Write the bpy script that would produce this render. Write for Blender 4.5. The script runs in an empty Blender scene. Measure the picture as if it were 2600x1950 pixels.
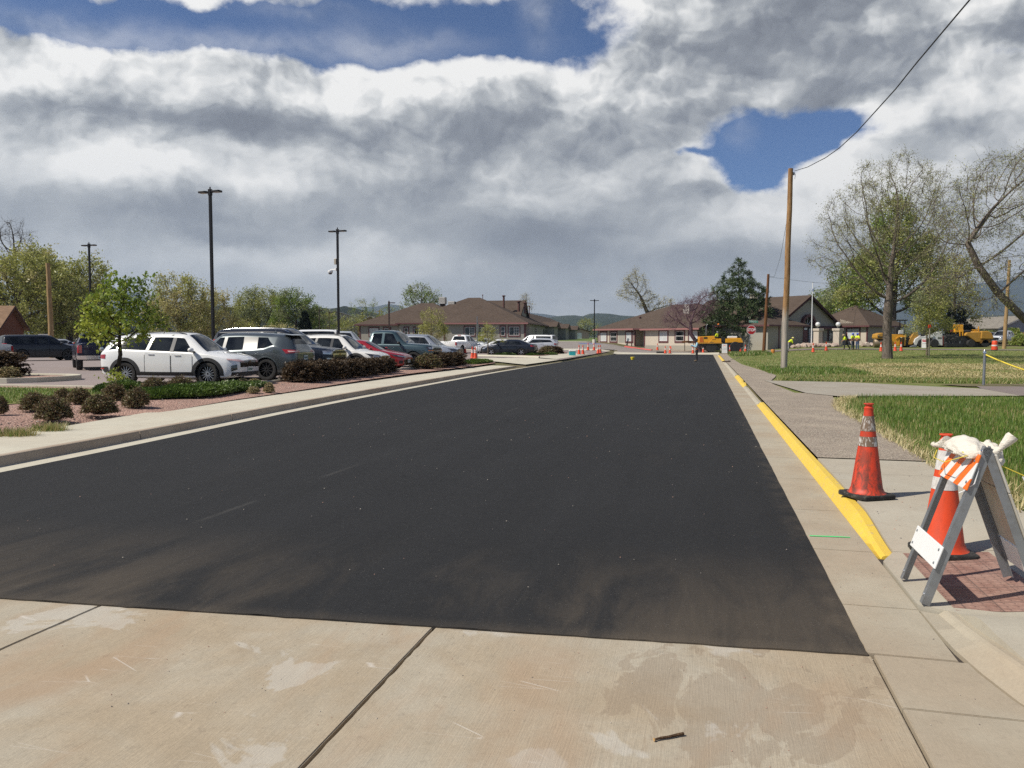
import bpy, bmesh, math, random
import numpy as np
from mathutils import Vector, Matrix, Euler

scene = bpy.context.scene
COL = scene.collection
PI = math.pi
# ------------------------------------------------------------------ camera
F_PX, PITCH, CAM_H = 1954.0, math.atan(111/1954.0), 1.70
cam_d = bpy.data.cameras.new("camera"); cam = bpy.data.objects.new("camera", cam_d); COL.objects.link(cam)
cam.location = (0, 0, CAM_H); cam.rotation_euler = (PI/2-PITCH, 0, 0)
cam_d.sensor_fit = 'HORIZONTAL'; cam_d.sensor_width = 36.0; cam_d.lens = 36.0*F_PX/2600.0
cam_d.clip_start = 0.05; cam_d.clip_end = 40000
scene.camera = cam
scene.view_settings.view_transform = 'Standard'; scene.view_settings.look = 'None'
scene.view_settings.gamma = 1.0; scene.view_settings.exposure = 0.12
scene.render.engine = 'CYCLES'
scene.cycles.max_bounces = 8; scene.cycles.transparent_max_bounces = 12
scene.cycles.use_denoising = False; scene.render.filter_size = 1.15
scene.cycles.sample_clamp_indirect = 6.0
# ------------------------------------------------------------------ node expressions
class E:
    """a socket with arithmetic, so that shader maths can be written as formulas"""
    def __init__(s, nt, k): s.nt, s.k = nt, k
    def _m(s, op, *a, cl=False):
        n = s.nt.nodes.new('ShaderNodeMath'); n.operation = op; n.use_clamp = cl
        for i, v in enumerate((s,)+a):
            if isinstance(v, E): s.nt.links.new(v.k, n.inputs[i])
            else: n.inputs[i].default_value = v
        return E(s.nt, n.outputs[0])
    def __add__(s, o): return s._m('ADD', o)
    def __radd__(s, o): return s._m('ADD', o)
    def __sub__(s, o): return s._m('SUBTRACT', o)
    def __rsub__(s, o): return (s*-1.0)+o
    def __mul__(s, o): return s._m('MULTIPLY', o)
    def __rmul__(s, o): return s._m('MULTIPLY', o)
    def __truediv__(s, o): return s._m('DIVIDE', o)
    def __pow__(s, o): return s._m('POWER', o)
    def mx(s, o): return s._m('MAXIMUM', o)
    def mn(s, o): return s._m('MINIMUM', o)
    def ab(s): return s._m('ABSOLUTE')
    def cl(s): return s._m('ADD', 0.0, cl=True)
    def exp(s): return s._m('EXPONENT')
    def sm(s, a, b):
        n = s.nt.nodes.new('ShaderNodeMapRange'); n.interpolation_type = 'SMOOTHSTEP'
        s.nt.links.new(s.k, n.inputs[0]); n.inputs[1].default_value = a; n.inputs[2].default_value = b
        return E(s.nt, n.outputs[0])
def plug(nt, v, sock):
    if isinstance(v, E): nt.links.new(v.k, sock)
    elif isinstance(v, (tuple, list)) and len(v) == 3 and sock.type == 'RGBA': sock.default_value = (*v, 1)
    else: sock.default_value = v
def nz(nt, vec, scale, detail=6, rough=.55, dist=0.0, col=False):
    n = nt.nodes.new('ShaderNodeTexNoise'); nt.links.new(vec.k, n.inputs['Vector'])
    n.inputs['Scale'].default_value = scale; n.inputs['Detail'].default_value = detail
    n.inputs['Roughness'].default_value = rough; n.inputs['Distortion'].default_value = dist
    return E(nt, n.outputs['Color' if col else 'Fac'])
def vorf(nt, vec, scale, detail=3.0, rough=.5, smooth=.3):
    n = nt.nodes.new('ShaderNodeTexVoronoi'); n.voronoi_dimensions = '2D'; n.feature = 'SMOOTH_F1'; nt.links.new(vec.k, n.inputs['Vector']); n.normalize = True
    n.inputs['Scale'].default_value = scale; n.inputs['Detail'].default_value = detail; n.inputs['Roughness'].default_value = rough; n.inputs['Lacunarity'].default_value = 2.3; n.inputs['Smoothness'].default_value = smooth
    return 1.0-E(nt, n.outputs['Distance'])
def vor(nt, vec, scale, feature='F1', out='Distance', rnd=1.0):
    n = nt.nodes.new('ShaderNodeTexVoronoi'); n.feature = feature; nt.links.new(vec.k, n.inputs['Vector'])
    n.inputs['Scale'].default_value = scale; n.inputs['Randomness'].default_value = rnd
    return E(nt, n.outputs[out])
def sep(nt, vec):
    n = nt.nodes.new('ShaderNodeSeparateXYZ'); nt.links.new(vec.k, n.inputs[0]); return [E(nt, o) for o in n.outputs]
def com(nt, x, y, z):
    n = nt.nodes.new('ShaderNodeCombineXYZ')
    for i, v in enumerate((x, y, z)): plug(nt, v, n.inputs[i])
    return E(nt, n.outputs[0])
def mixc(nt, f, a, b, mode='MIX'):
    n = nt.nodes.new('ShaderNodeMix'); n.data_type = 'RGBA'; n.blend_type = mode
    plug(nt, f, n.inputs[0]); plug(nt, a, n.inputs[6]); plug(nt, b, n.inputs[7]); return E(nt, n.outputs[2])
def ramp(nt, f, stops):
    n = nt.nodes.new('ShaderNodeValToRGB'); nt.links.new(f.k, n.inputs[0]); r = n.color_ramp
    while len(r.elements) < len(stops): r.elements.new(.5)
    for e, (p, c) in zip(r.elements, stops): e.position = p; e.color = (*c, 1)
    return E(nt, n.outputs[0])
def coord(nt, which='Object'):
    n = nt.nodes.new('ShaderNodeTexCoord'); return E(nt, n.outputs[which])
def wpos(nt):
    n = nt.nodes.new('ShaderNodeNewGeometry'); return E(nt, n.outputs['Position'])
# ------------------------------------------------------------------ sun and sky
SUN_EL = math.radians(49.0); TO_SUN = Vector((-.95*math.cos(SUN_EL), -.31*math.cos(SUN_EL), math.sin(SUN_EL))).normalized()
sd = bpy.data.lights.new("sun", 'SUN'); sun = bpy.data.objects.new("sun", sd); COL.objects.link(sun)
sd.energy = 5.0; sd.angle = math.radians(.5); sd.color = (1.0, .94, .835)
sun.location = TO_SUN*50; sun.rotation_euler = TO_SUN.to_track_quat('Z', 'Y').to_euler()
world = bpy.data.worlds.new("World"); scene.world = world; world.use_nodes = True
def build_sky():
    nt = world.node_tree; nt.nodes.clear()
    sky = nt.nodes.new('ShaderNodeTexSky'); sky.sky_type = 'NISHITA'; sky.sun_disc = False
    sky.sun_elevation = SUN_EL; sky.sun_rotation = math.atan2(TO_SUN.x, TO_SUN.y)
    sky.altitude = 2000; sky.air_density = .9; sky.dust_density = .3; sky.ozone_density = 2.2
    v = coord(nt, 'Generated'); x, y, z = sep(nt, v)
    az = x._m('ARCTAN2', y); el = z._m('ARCSINE')
    q = com(nt, az, el*1.35, 0.0)
    wc = nz(nt, q, 5.5, 4, .55, col=True); wx, wy, wz = sep(nt, wc)
    wc2 = nz(nt, q, 17, 5, .6, col=True); vx, vy, vz = sep(nt, wc2)
    wA = az+(wx-.5)*.13+(vx-.5)*.06; wE = el+(wy-.5)*.075+(vy-.5)*.035
    def px(u, w): return math.atan((u-1300)/F_PX), math.atan((864-w)/math.hypot(F_PX, u-1300))
    wv = com(nt, wA, wE, 0.0)
    def blob(u, w, ru, rv, W):
        a0, e0 = px(u, w); sx, sy = F_PX/ru, F_PX/rv
        n = nt.nodes.new('ShaderNodeVectorMath'); n.operation = 'MULTIPLY_ADD'; nt.links.new(W.k, n.inputs[0])
        n.inputs[1].default_value = (sx, sy, 0); n.inputs[2].default_value = (-a0*sx, -e0*sy, 0)
        d = nt.nodes.new('ShaderNodeVectorMath'); d.operation = 'DOT_PRODUCT'
        nt.links.new(n.outputs[0], d.inputs[0]); nt.links.new(n.outputs[0], d.inputs[1])
        p = nt.nodes.new('ShaderNodeMath'); p.operation = 'POWER'; p.inputs[0].default_value = .3679
        nt.links.new(d.outputs['Value'], p.inputs[1]); return E(nt, p.outputs[0])
    def total(lst, W=wv):
        r = None
        for (u, w, ru, rv, k) in lst:
            b = blob(u, w, ru, rv, W); r = b*k if r is None else b._m('MULTIPLY_ADD', k, r)
        return r
    big = nz(nt, q, 3.2, 3, .5)
    f0 = nz(nt, q, 8.5, 9, .56, .15)
    q2 = com(nt, az-.012, el*1.35+.024, 0.0)
    f1 = nz(nt, q2, 8.5, 9, .56, .15)
    fine = nz(nt, q, 30, 8, .6, .3)
    def qq(dx, dy): return com(nt, az+(wx-.5)*.12+(vx-.5)*.03+dx, el*1.25+(wy-.5)*.10+(vy-.5)*.026+dy, 0.0)
    b0 = vorf(nt, qq(0, 0), 5.6, 3.0, .5); b1 = vorf(nt, qq(-.022, .036), 5.6, 3.0, .5); bil = b0
    relief = b0-b1; b2 = vorf(nt, qq(-.008, .014), 19.0, 2.0, .55); b3 = vorf(nt, qq(0, 0), 19.0, 2.0, .55); relief = relief*1.0+(b3-b2)*.42
    # clear patches
    holes = total([(520, 90, 520, 40, 1.0), (1050, 95, 430, 70, 1.0), (1330, 70, 180, 80, 1.0), (120, 75, 240, 28, .55),
                   (700, 60, 300, 30, .5), (1945, 360, 140, 62, 1.3), (2070, 345, 110, 38, 1.0), (1900, 445, 75, 55, .95), (1720, 392, 60, 14, .45),
                   (2540, 175, 70, 16, .35)])
    veil = total([(1000, 130, 170, 34, .60), (250, 95, 260, 30, .55), (620, 125, 220, 26, .45), (800, 40, 160, 22, .32), (1380, 40, 50, 80, .5), (1880, 330, 40, 40, .3)])
    dens = 1.0-holes*1.42+veil*.42+(f0-.5)*.85+(fine-.5)*.42+(bil-.62)*.9
    alpha = dens.sm(.20, .76).mx((veil*f0*1.5+(fine-.5)*.25*veil).cl()*.62)
    # the bank of cloud stands ahead over the hills; out of view overhead and behind, cloud is thinned to cut fill light
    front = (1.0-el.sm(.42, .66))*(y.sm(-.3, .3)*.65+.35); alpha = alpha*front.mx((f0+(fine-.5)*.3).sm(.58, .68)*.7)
    # light and dark masses
    shade = total([(260, 285, 260, 38, -.34), (520, 300, 220, 34, -.20), (700, 330, 260, 40, -.18), (1080, 375, 330, 55, -.26), (1320, 330, 170, 55, -.20),
                   (420, 545, 380, 50, -.36), (560, 605, 140, 16, -.22), (1020, 520, 260, 60, -.16), (1330, 600, 250, 46, -.34), (1400, 480, 250, 40, -.14), (1560, 640, 330, 70, -.28),
                   (1760, 490, 190, 34, -.36), (1640, 130, 170, 60, -.22), (1850, 90, 330, 75, -.34), (2150, 150, 330, 50, -.30), (2450, 130, 260, 80, -.22),
                   (1850, 285, 220, 30, -.30), (2180, 235, 160, 35, -.26), (2420, 340, 170, 22, -.36), (1390, 395, 130, 50, -.16), (1250, 760, 400, 30, -.08), (1950, 660, 240, 40, -.14), (2300, 520, 250, 40, .10),
                   (160, 190, 260, 45, .26), (560, 205, 300, 45, .26), (900, 250, 220, 36, .22), (1180, 215, 160, 50, .26), (1380, 205, 170, 40, .26), (1300, 285, 110, 16, .16),
                   (120, 420, 260, 70, .18), (420, 440, 240, 50, .20), (850, 660, 240, 45, .26), (1560, 60, 50, 110, .26), (1700, 255, 260, 22, .26), (1930, 205, 170, 22, .18), (2200, 90, 160, 24, .22),
                   (2400, 210, 100, 50, .34), (2560, 240, 120, 46, .36), (2270, 300, 150, 30, .28), (2080, 400, 110, 50, .34), (1960, 560, 160, 40, .26), (1480, 470, 240, 45, .18), (1640, 625, 120, 26, .26), (2150, 480, 160, 50, .28),
                   (1880, 600, 130, 26, .2), (250, 15, 400, 26, .30), (1330, 505, 220, 24, .12), (640, 470, 200, 26, .1)])
    emb = (f0-f1)
    edge = 1.0-dens.sm(.55, 1.15)
    up_ = el.sm(.09, .34)*.82+.18
    br = .575+shade*.92+(relief*1.75+emb*.65+(f0-.5)*.2)*up_+(bil-.62)*.5*up_+(big-.5)*.14+(fine-.5)*(edge*.4+.08*up_)
    br = br+edge*.22
    ccol = ramp(nt, br.cl(), [(0.0, (.19, .205, .24)), (.28, (.28, .30, .335)), (.52, (.46, .48, .50)), (.74, (.74, .75, .75)), (.95, (1.0, .99, .965))])
    hz_ = 1.0-el.sm(0.0, .16)
    ccol = mixc(nt, hz_*.30, ccol, (.60, .635, .67))
    n = nt.nodes.new('ShaderNodeVectorMath'); n.operation = 'SCALE'; n.inputs['Scale'].default_value = CLOUD_GAIN
    nt.links.new(ccol.k, n.inputs[0]); cc = E(nt, n.outputs[0])
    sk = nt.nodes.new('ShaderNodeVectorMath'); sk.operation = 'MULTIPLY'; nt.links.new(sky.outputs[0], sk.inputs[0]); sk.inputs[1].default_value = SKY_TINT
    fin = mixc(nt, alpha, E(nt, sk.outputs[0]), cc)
    below = z.sm(-.02, .0)
    fin = mixc(nt, below, (1.2, 1.1, .9), fin)
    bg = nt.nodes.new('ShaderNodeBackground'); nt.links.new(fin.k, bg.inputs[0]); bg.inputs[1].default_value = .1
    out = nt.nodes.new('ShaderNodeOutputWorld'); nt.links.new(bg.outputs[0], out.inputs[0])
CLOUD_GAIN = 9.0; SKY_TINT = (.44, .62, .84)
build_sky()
# ------------------------------------------------------------------ ground geometry
RA = math.radians(14.1); RS, RC = math.sin(RA), math.cos(RA)          # the street runs 14 degrees right of the view
def W(s, t, z=0.0): return Vector((s*RS+t*RC, s*RC-t*RS, z))          # street metres -> world
def ST(x, y): return (x*RS+y*RC, x*RC-y*RS)
def c01(v): return 0.0 if v < 0 else (1.0 if v > 1 else v)
def sst(v): v = c01(v); return v*v*(3-2*v)
def T(x, y):
    """height of the land surface"""
    s, t = ST(x, y)
    far = c01((s-93)/28.0)
    hill = c01((s-121)/500.0)*2.4
    road = far*.9
    right = .14+.55*c01((s-42)/48.0)*sst((t-2.5)/11.0)+far*.5
    left = .15+.14*sst((-t-10.5)/3.0)+.16*c01((s-55)/38.0)+far*1.15
    if t > 1.4: z = right
    elif t < -11: z = left+(0 if t > -13 or s < 93 else 0)
    elif t > .4: z = road
    else: z = road
    if s > 93:                                                        # beyond the street's end the land is one slope
        k = sst((s-93)/12.0)
        a = sst((t+14)/8.0); b = sst((t+6)/10.0)
        sm_ = left*(1-a)+road*a; sm_ = sm_*(1-b)+right*b
        z = z*(1-k)+sm_*k
    return z+hill
def TV(x, y, dz=0.0): return Vector((x, y, T(x, y)+dz))
_cp, _sp = math.cos(PITCH), math.sin(PITCH)
def ray(u, v):
    a = (u-1300)/F_PX; b = (975-v)/F_PX
    return Vector((a, _cp+b*_sp, b*_cp-_sp))
def U(u, v, z=0.0):
    r = ray(u, v); k = (z-CAM_H)/r.z; return Vector((r.x*k, r.y*k, z))
def at(u, y, dz=0.0):
    """ground point seen in column u at distance y"""
    x = (u-1300)/F_PX*y; return TV(x, y, dz)
def zpix(v, y): return CAM_H+y*((975-v)/F_PX*_cp-_sp)/(_cp+(975-v)/F_PX*_sp)   # height that shows on row v at distance y
# ------------------------------------------------------------------ object helpers
def tag(o, label=None, cat=None, group=None, kind=None):
    if label: o['label'] = label
    if cat: o['category'] = cat
    if group: o['group'] = group
    if kind: o['kind'] = kind
    return o
def thing(name, label, cat, loc=(0, 0, 0), rz=0.0, group=None):
    o = bpy.data.objects.new(name, None); COL.objects.link(o); o.location = loc; o.rotation_euler = (0, 0, rz)
    o.empty_display_size = .1
    return tag(o, label, cat, group)
class MB:
    def __init__(s): s.v, s.f, s.m = [], [], []
    def add(s, vs, fs, mi=0):
        b = len(s.v); s.v += [tuple(p) for p in vs]; s.f += [tuple(i+b for i in f) for f in fs]; s.m += [mi]*len(fs); return s
    def box(s, x0, x1, y0, y1, z0, z1, mi=0, M=None):
        vs = [Vector((x, y, z)) for z in (z0, z1) for y in (y0, y1) for x in (x0, x1)]
        if M is not None: vs = [M @ p for p in vs]
        return s.add(vs, [(0, 2, 3, 1), (4, 5, 7, 6), (0, 1, 5, 4), (2, 6, 7, 3), (0, 4, 6, 2), (1, 3, 7, 5)], mi)
    def prism(s, poly, z0, z1, mi=0, M=None):
        """poly: (x, y) anticlockwise; z0/z1 numbers"""
        n = len(poly); vs = [Vector((x, y, z0)) for x, y in poly]+[Vector((x, y, z1)) for x, y in poly]
        if M is not None: vs = [M @ p for p in vs]
        return s.add(vs, [tuple(range(n-1, -1, -1)), tuple(range(n, 2*n))]+[(i, (i+1) % n, n+(i+1) % n, n+i) for i in range(n)], mi)
    def side(s, poly, y0, y1, mi=0, M=None):
        """poly in (x, z), extruded along y"""
        n = len(poly); vs = [Vector((x, y0, z)) for x, z in poly]+[Vector((x, y1, z)) for x, z in poly]
        if M is not None: vs = [M @ p for p in vs]
        return s.add(vs, [tuple(range(n)), tuple(range(2*n-1, n-1, -1))]+[(i, n+i, n+(i+1) % n, (i+1) % n) for i in range(n)], mi)
    def tube(s, pts, rad, n=8, mi=0, cap=True):
        pts = [Vector(p) for p in pts]; rad = rad if isinstance(rad, (list, tuple)) else [rad]*len(pts)
        vs, fs = [], []; up = None
        for i, p in enumerate(pts):
            d = (pts[min(i+1, len(pts)-1)]-pts[max(i-1, 0)])
            d = d.normalized() if d.length > 1e-9 else Vector((0, 0, 1))
            if up is None or abs(up.dot(d)) > .99: up = Vector((1, 0, 0)) if abs(d.x) < .8 else Vector((0, 1, 0))
            a = (up-d*up.dot(d)).normalized(); b = d.cross(a); up = a
            for k in range(n):
                q = 2*PI*k/n; vs.append(p+(a*math.cos(q)+b*math.sin(q))*rad[i])
        for i in range(len(pts)-1):
            for k in range(n): fs.append((i*n+k, i*n+(k+1) % n, (i+1)*n+(k+1) % n, (i+1)*n+k))
        if cap: fs += [tuple(range(n-1, -1, -1)), tuple(range((len(pts)-1)*n, len(pts)*n))]
        return s.add(vs, fs, mi)
    def lathe(s, prof, n=20, mi=0, M=None, cap=True):
        """prof: (r, z) bottom to top, about z"""
        vs = [Vector((r*math.cos(2*PI*k/n), r*math.sin(2*PI*k/n), z)) for r, z in prof for k in range(n)]
        if M is not None: vs = [M @ p for p in vs]
        fs = [(i*n+k, i*n+(k+1) % n, (i+1)*n+(k+1) % n, (i+1)*n+k) for i in range(len(prof)-1) for k in range(n)]
        if cap: fs += [tuple(range(n-1, -1, -1)), tuple(range((len(prof)-1)*n, len(prof)*n))]
        return s.add(vs, fs, mi)
    def ball(s, c, r, n=10, m=7, mi=0):
        r = r if isinstance(r, (tuple, list)) else (r, r, r)
        M = Matrix.Translation(Vector(c)) @ Matrix.Diagonal((*r, 1))
        return s.lathe([(max(.001, math.sin(PI*i/m)), -math.cos(PI*i/m)) for i in range(m+1)], n, mi, M)
    def grid(s, fn, na, nb, mi=0, flip=False):
        vs = [fn(i/na, j/nb) for j in range(nb+1) for i in range(na+1)]
        fs = []
        for j in range(nb):
            for i in range(na):
                q = (j*(na+1)+i, j*(na+1)+i+1, (j+1)*(na+1)+i+1, (j+1)*(na+1)+i); fs.append(q[::-1] if flip else q)
        return s.add(vs, fs, mi)
    def build(s, name, mats, parent=None, smooth=None, bevel=0.0, kind=None):
        me = bpy.data.meshes.new(name); me.from_pydata(s.v, [], s.f); me.update()
        mats = mats if isinstance(mats, (list, tuple)) else [mats]
        for m in mats: me.materials.append(m)
        if len(mats) > 1: me.polygons.foreach_set('material_index', s.m)
        if bevel > 0:
            bm = bmesh.new(); bm.from_mesh(me)
            bmesh.ops.remove_doubles(bm, verts=bm.verts, dist=1e-5)
            es = [e for e in bm.edges if len(e.link_faces) == 2 and e.calc_face_angle(0) > .5]
            bmesh.ops.bevel(bm, geom=es, offset=bevel, segments=2, profile=.5, affect='EDGES', clamp_overlap=True)
            bm.to_mesh(me); bm.free()
        if smooth is not None:
            me.polygons.foreach_set('use_smooth', [True]*len(me.polygons)); me.set_sharp_from_angle(angle=math.radians(smooth))
        o = bpy.data.objects.new(name, me); COL.objects.link(o)
        if parent is not None: o.parent = parent
        if kind: o['kind'] = kind
        return o
def copy_tree(o, parent=None):
    c = o.copy(); COL.objects.link(c)
    if parent is not None: c.parent = parent
    for ch in list(o.children): copy_tree(ch, c)
    return c
def RZ(a): return Matrix.Rotation(a, 4, 'Z')
def TR(x, y, z=0): return Matrix.Translation((x, y, z))
def bulk(name, V, Fq, mats, parent=None, mi=None, nv=4):
    """fast mesh from numpy arrays: V (n,3), Fq (m,nv)"""
    me = bpy.data.meshes.new(name); n, m = len(V), len(Fq)
    me.vertices.add(n); me.vertices.foreach_set('co', np.asarray(V, np.float32).ravel())
    me.loops.add(m*nv); me.loops.foreach_set('vertex_index', np.asarray(Fq, np.int32).ravel())
    me.polygons.add(m); me.polygons.foreach_set('loop_start', np.arange(0, m*nv, nv, dtype=np.int32))
    for x in (mats if isinstance(mats, (list, tuple)) else [mats]): me.materials.append(x)
    if mi is not None: me.polygons.foreach_set('material_index', np.asarray(mi, np.int32))
    me.update(calc_edges=True); me.validate()
    o = bpy.data.objects.new(name, me); COL.objects.link(o)
    if parent is not None: o.parent = parent
    return o
# ------------------------------------------------------------------ materials
MAT = {}
def newmat(name):
    m = bpy.data.materials.new(name); m.use_nodes = True; nt = m.node_tree
    return m, nt, nt.nodes['Principled BSDF']
def pm(name, col, rough=.6, metal=0.0, var=.0, vscale=6.0, spec=.5, coat=0.0, bump=0.0, bscale=40.0, emit=None, trans=0.0, dirt=None):
    """plain procedural material: colour with a little noise variation, optional dirt tint and bump"""
    if name in MAT: return MAT[name]
    m, nt, b = newmat(name); c = coord(nt)
    if var > 0 or dirt:
        n = nz(nt, c, vscale, 5, .6)
        k = (n-.5)*(2*var)+1.0
        vm = nt.nodes.new('ShaderNodeVectorMath'); vm.operation = 'SCALE'; vm.inputs[0].default_value = col; nt.links.new(k.k, vm.inputs['Scale'])
        out = E(nt, vm.outputs[0])
        if dirt: out = mixc(nt, nz(nt, c, vscale*2.3, 6, .65).sm(.45, .75)*dirt[1], out, dirt[0])
        plug(nt, out, b.inputs['Base Color'])
    else: b.inputs['Base Color'].default_value = (*col, 1)
    b.inputs['Roughness'].default_value = rough; b.inputs['Metallic'].default_value = metal
    b.inputs['Specular IOR Level'].default_value = spec; b.inputs['Coat Weight'].default_value = coat; b.inputs['Coat Roughness'].default_value = .04
    if emit: b.inputs['Emission Color'].default_value = (*emit[0], 1); b.inputs['Emission Strength'].default_value = emit[1]
    if bump > 0: bumpn(nt, b, nz(nt, c, bscale, 5, .6), bump)
    MAT[name] = m; return m
def bumpn(nt, b, h, strength, dist=.02):
    n = nt.nodes.new('ShaderNodeBump'); n.inputs['Strength'].default_value = strength; n.inputs['Distance'].default_value = dist
    nt.links.new(h.k, n.inputs['Height']); nt.links.new(n.outputs[0], b.inputs['Normal'])
def stvec(nt, ks=1.0, kt=1.0):
    """street coordinates of the shaded point, stretched for streaks along the street"""
    x, y, z = sep(nt, wpos(nt)); s = x*RS+y*RC; t = x*RC-y*RS
    return s, t, com(nt, s*ks, t*kt, z)
def m_asphalt():
    m, nt, b = newmat('fresh_asphalt'); s, t, v = stvec(nt); _, _, vs = stvec(nt, .12, 1.6); p = wpos(nt)
    big = nz(nt, p, .35, 4, .55); streak = nz(nt, vs, 1.2, 5, .6); grain = nz(nt, p, 160, 3, .7)*.5+nz(nt, p, 48, 4, .75)*.5; mid = nz(nt, p, 9, 5, .6)
    k = .0175+(big-.5)*.008+(streak-.5)*.010+(mid-.5)*.004
    k = k*(1.0+(grain-.5)*2.6)
    sp = vor(nt, p, 55); speck = (1.0-sp.sm(.0, .15))*nz(nt, p, 7, 2, .5).sm(.45, .62)
    lane = (1.0-((t+4.55+(nz(nt, vs, .5, 2)-.5)*.12).ab()).sm(.0, .05))*nz(nt, com(nt, s*.7, t, 0.0), 1.4, 4, .6).sm(.46, .66)
    col = com(nt, k*1.0, k*1.01, k*1.05)
    col = mixc(nt, lane*.30, col, (.10, .095, .085))
    d = s-4.40-(t-.864)*.075                                           # distance from the joint with the pan
    dn = nz(nt, com(nt, s*.55, t*1.7, 0.0), 1.3, 6, .66, .5); gr2 = nz(nt, p, 95, 4, .75); st2 = nz(nt, com(nt, s*.35, t*5.0, 0.0), 2.6, 5, .7)
    side = t.sm(-1.9, .5)*.30+(1.0-t.sm(-4.2, -2.4))*.24
    reach = (1.0-d.sm(.1, 2.3))*(dn+side-.12).sm(.36, .78)
    dust = reach*(.35+gr2*.75)*(.55+st2*.8)+(1.0-d.sm(.0, .16))*.5*gr2
    dust = dust+nz(nt, com(nt, s*.25, t*.9, 0.0), .5, 6, .7).sm(.60, .85)*.22*gr2+(1.0-(t-.86).ab().sm(.0, .22))*nz(nt, p, 3, 5, .6).sm(.4, .7)*.35
    col = mixc(nt, dust.cl()*.38, col, (.20, .155, .105))
    col = mixc(nt, speck*.9, col, (.34, .31, .26))
    plug(nt, col, b.inputs['Base Color']); b.inputs['Roughness'].default_value = .86; b.inputs['Specular IOR Level'].default_value = .26
    bumpn(nt, b, nz(nt, p, 220, 3, .7)+nz(nt, p, 40, 4, .6)*.5, .55, .006); return m
def m_concrete(name, base, stain, broom=0.0, warm=.5, grit=.5, wet=0.0, bs=1.0):
    m, nt, b = newmat(name); s, t, v = stvec(nt); p = wpos(nt)
    n1 = nz(nt, p, .8, 6, .6, .4); n2 = nz(nt, p, 3.5, 6, .65, .3); n3 = nz(nt, p, 60, 4, .7)
    _, _, vb = stvec(nt, 1.6, 42.0); fine = nz(nt, vb, 3.2, 4, .7); _, _, vb2 = stvec(nt, .5, 4.0); fine2 = nz(nt, vb2, 2.2, 5, .6)
    bmod = nz(nt, p, .9, 3, .5).sm(.3, .7)*.8+.35
    k = 1.0+(n2-.5)*.30+(n3-.5)*.34*grit+(fine-.5)*.62*broom*bmod+(fine2-.5)*.26*broom
    vm = nt.nodes.new('ShaderNodeVectorMath'); vm.operation = 'SCALE'; nt.links.new(k.k, vm.inputs['Scale'])
    col = mixc(nt, (n1.sm(.38, .62)*warm), base, stain); nt.links.new(col.k, vm.inputs[0]); col = E(nt, vm.outputs[0])
    dark = nz(nt, p, 13, 7, .7).sm(.56, .74)
    col = mixc(nt, dark*.30*grit, col, (.16, .125, .095))
    if wet > 0:                                                        # dried mud with crisp edges, run in drips along the street
        a = nz(nt, com(nt, s*1.1, t*1.9, 0.0), 1.5, 7, .62, .9)
        reg = ((s-3.75)*1.3)._m('POWER', 2.0)*-1.0
        reg = reg.exp()*((t-.15).ab()*-1.0+1.0).sm(.0, .75)
        mud = (a+reg*.26+(fine2-.5)*.18+(n2-.5)*.16).sm(.70, .735)
        col = mixc(nt, mud*.40, col, (.235, .175, .12))
        pale = nz(nt, com(nt, s*.9+7.0, t*1.1, 0.0), 1.1, 6, .6, .6).sm(.60, .63)
        col = mixc(nt, pale*.42, col, (.52, .50, .45))
        rust = nz(nt, com(nt, s*.5, t*1.3+4.0, 0.0), 1.0, 5, .6, .8).sm(.50, .70)
        col = mixc(nt, rust*.55, col, (.36, .25, .16))
        scr = vor(nt, com(nt, s*7.0, t*.8, 0.0), 1.3, 'DISTANCE_TO_EDGE'); scr = (1.0-scr.sm(.0, .012))*nz(nt, p, 2.1, 2).sm(.58, .66)
        col = mixc(nt, scr*.55, col, (.62, .58, .52))
    plug(nt, col, b.inputs['Base Color']); b.inputs['Roughness'].default_value = .85; b.inputs['Specular IOR Level'].default_value = .25
    bumpn(nt, b, n3*.5+fine*broom*1.2+n2*.4, .5*bs, .006); return m
def m_gravel(name, cols, scale, bump=.8):
    m, nt, b = newmat(name); p = wpos(nt)
    x, y, z = sep(nt, p); pv = com(nt, x, y, 0.0)
    c = vor(nt, pv, scale, 'F1', 'Color'); r, g, bl = sep(nt, c); d = vor(nt, pv, scale)
    col = ramp(nt, r, [(i/(len(cols)-1), q) for i, q in enumerate(cols)])
    col = mixc(nt, d.sm(.35, .75)*.40, col, tuple(v*.3 for v in cols[0]))
    big = nz(nt, pv, .9, 6, .65); col = mixc(nt, big.sm(.42, .66)*.45, col, tuple(v*1.15 for v in cols[1])); col = mixc(nt, nz(nt, pv, 2.3, 6, .7).sm(.55, .72)*.45, col, tuple(v*.55 for v in cols[1]))
    plug(nt, col, b.inputs['Base Color']); b.inputs['Roughness'].default_value = .9
    bumpn(nt, b, (1.0-d)+g*.4, bump, .03); return m
def m_earth(name, a, bcol, c3, scale=1.0):
    m, nt, b = newmat(name); p = wpos(nt); x, y, z = sep(nt, p); pv = com(nt, x, y, 0.0)
    n1 = nz(nt, pv, .55*scale, 6, .62, .5); n2 = nz(nt, pv, 6*scale, 6, .7); n3 = nz(nt, pv, 45*scale, 4, .7)
    col = mixc(nt, n1.sm(.38, .64), a, bcol); col = mixc(nt, n2.sm(.52, .72)*.6, col, c3)
    vm = nt.nodes.new('ShaderNodeVectorMath'); vm.operation = 'SCALE'; nt.links.new(col.k, vm.inputs[0]); nt.links.new(((n3-.5)*.9+1.0).k, vm.inputs['Scale'])
    plug(nt, E(nt, vm.outputs[0]), b.inputs['Base Color']); b.inputs['Roughness'].default_value = .95; b.inputs['Specular IOR Level'].default_value = .1
    bumpn(nt, b, n3+n2, .7, .02); return m
M_ASPH = m_asphalt()
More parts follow.
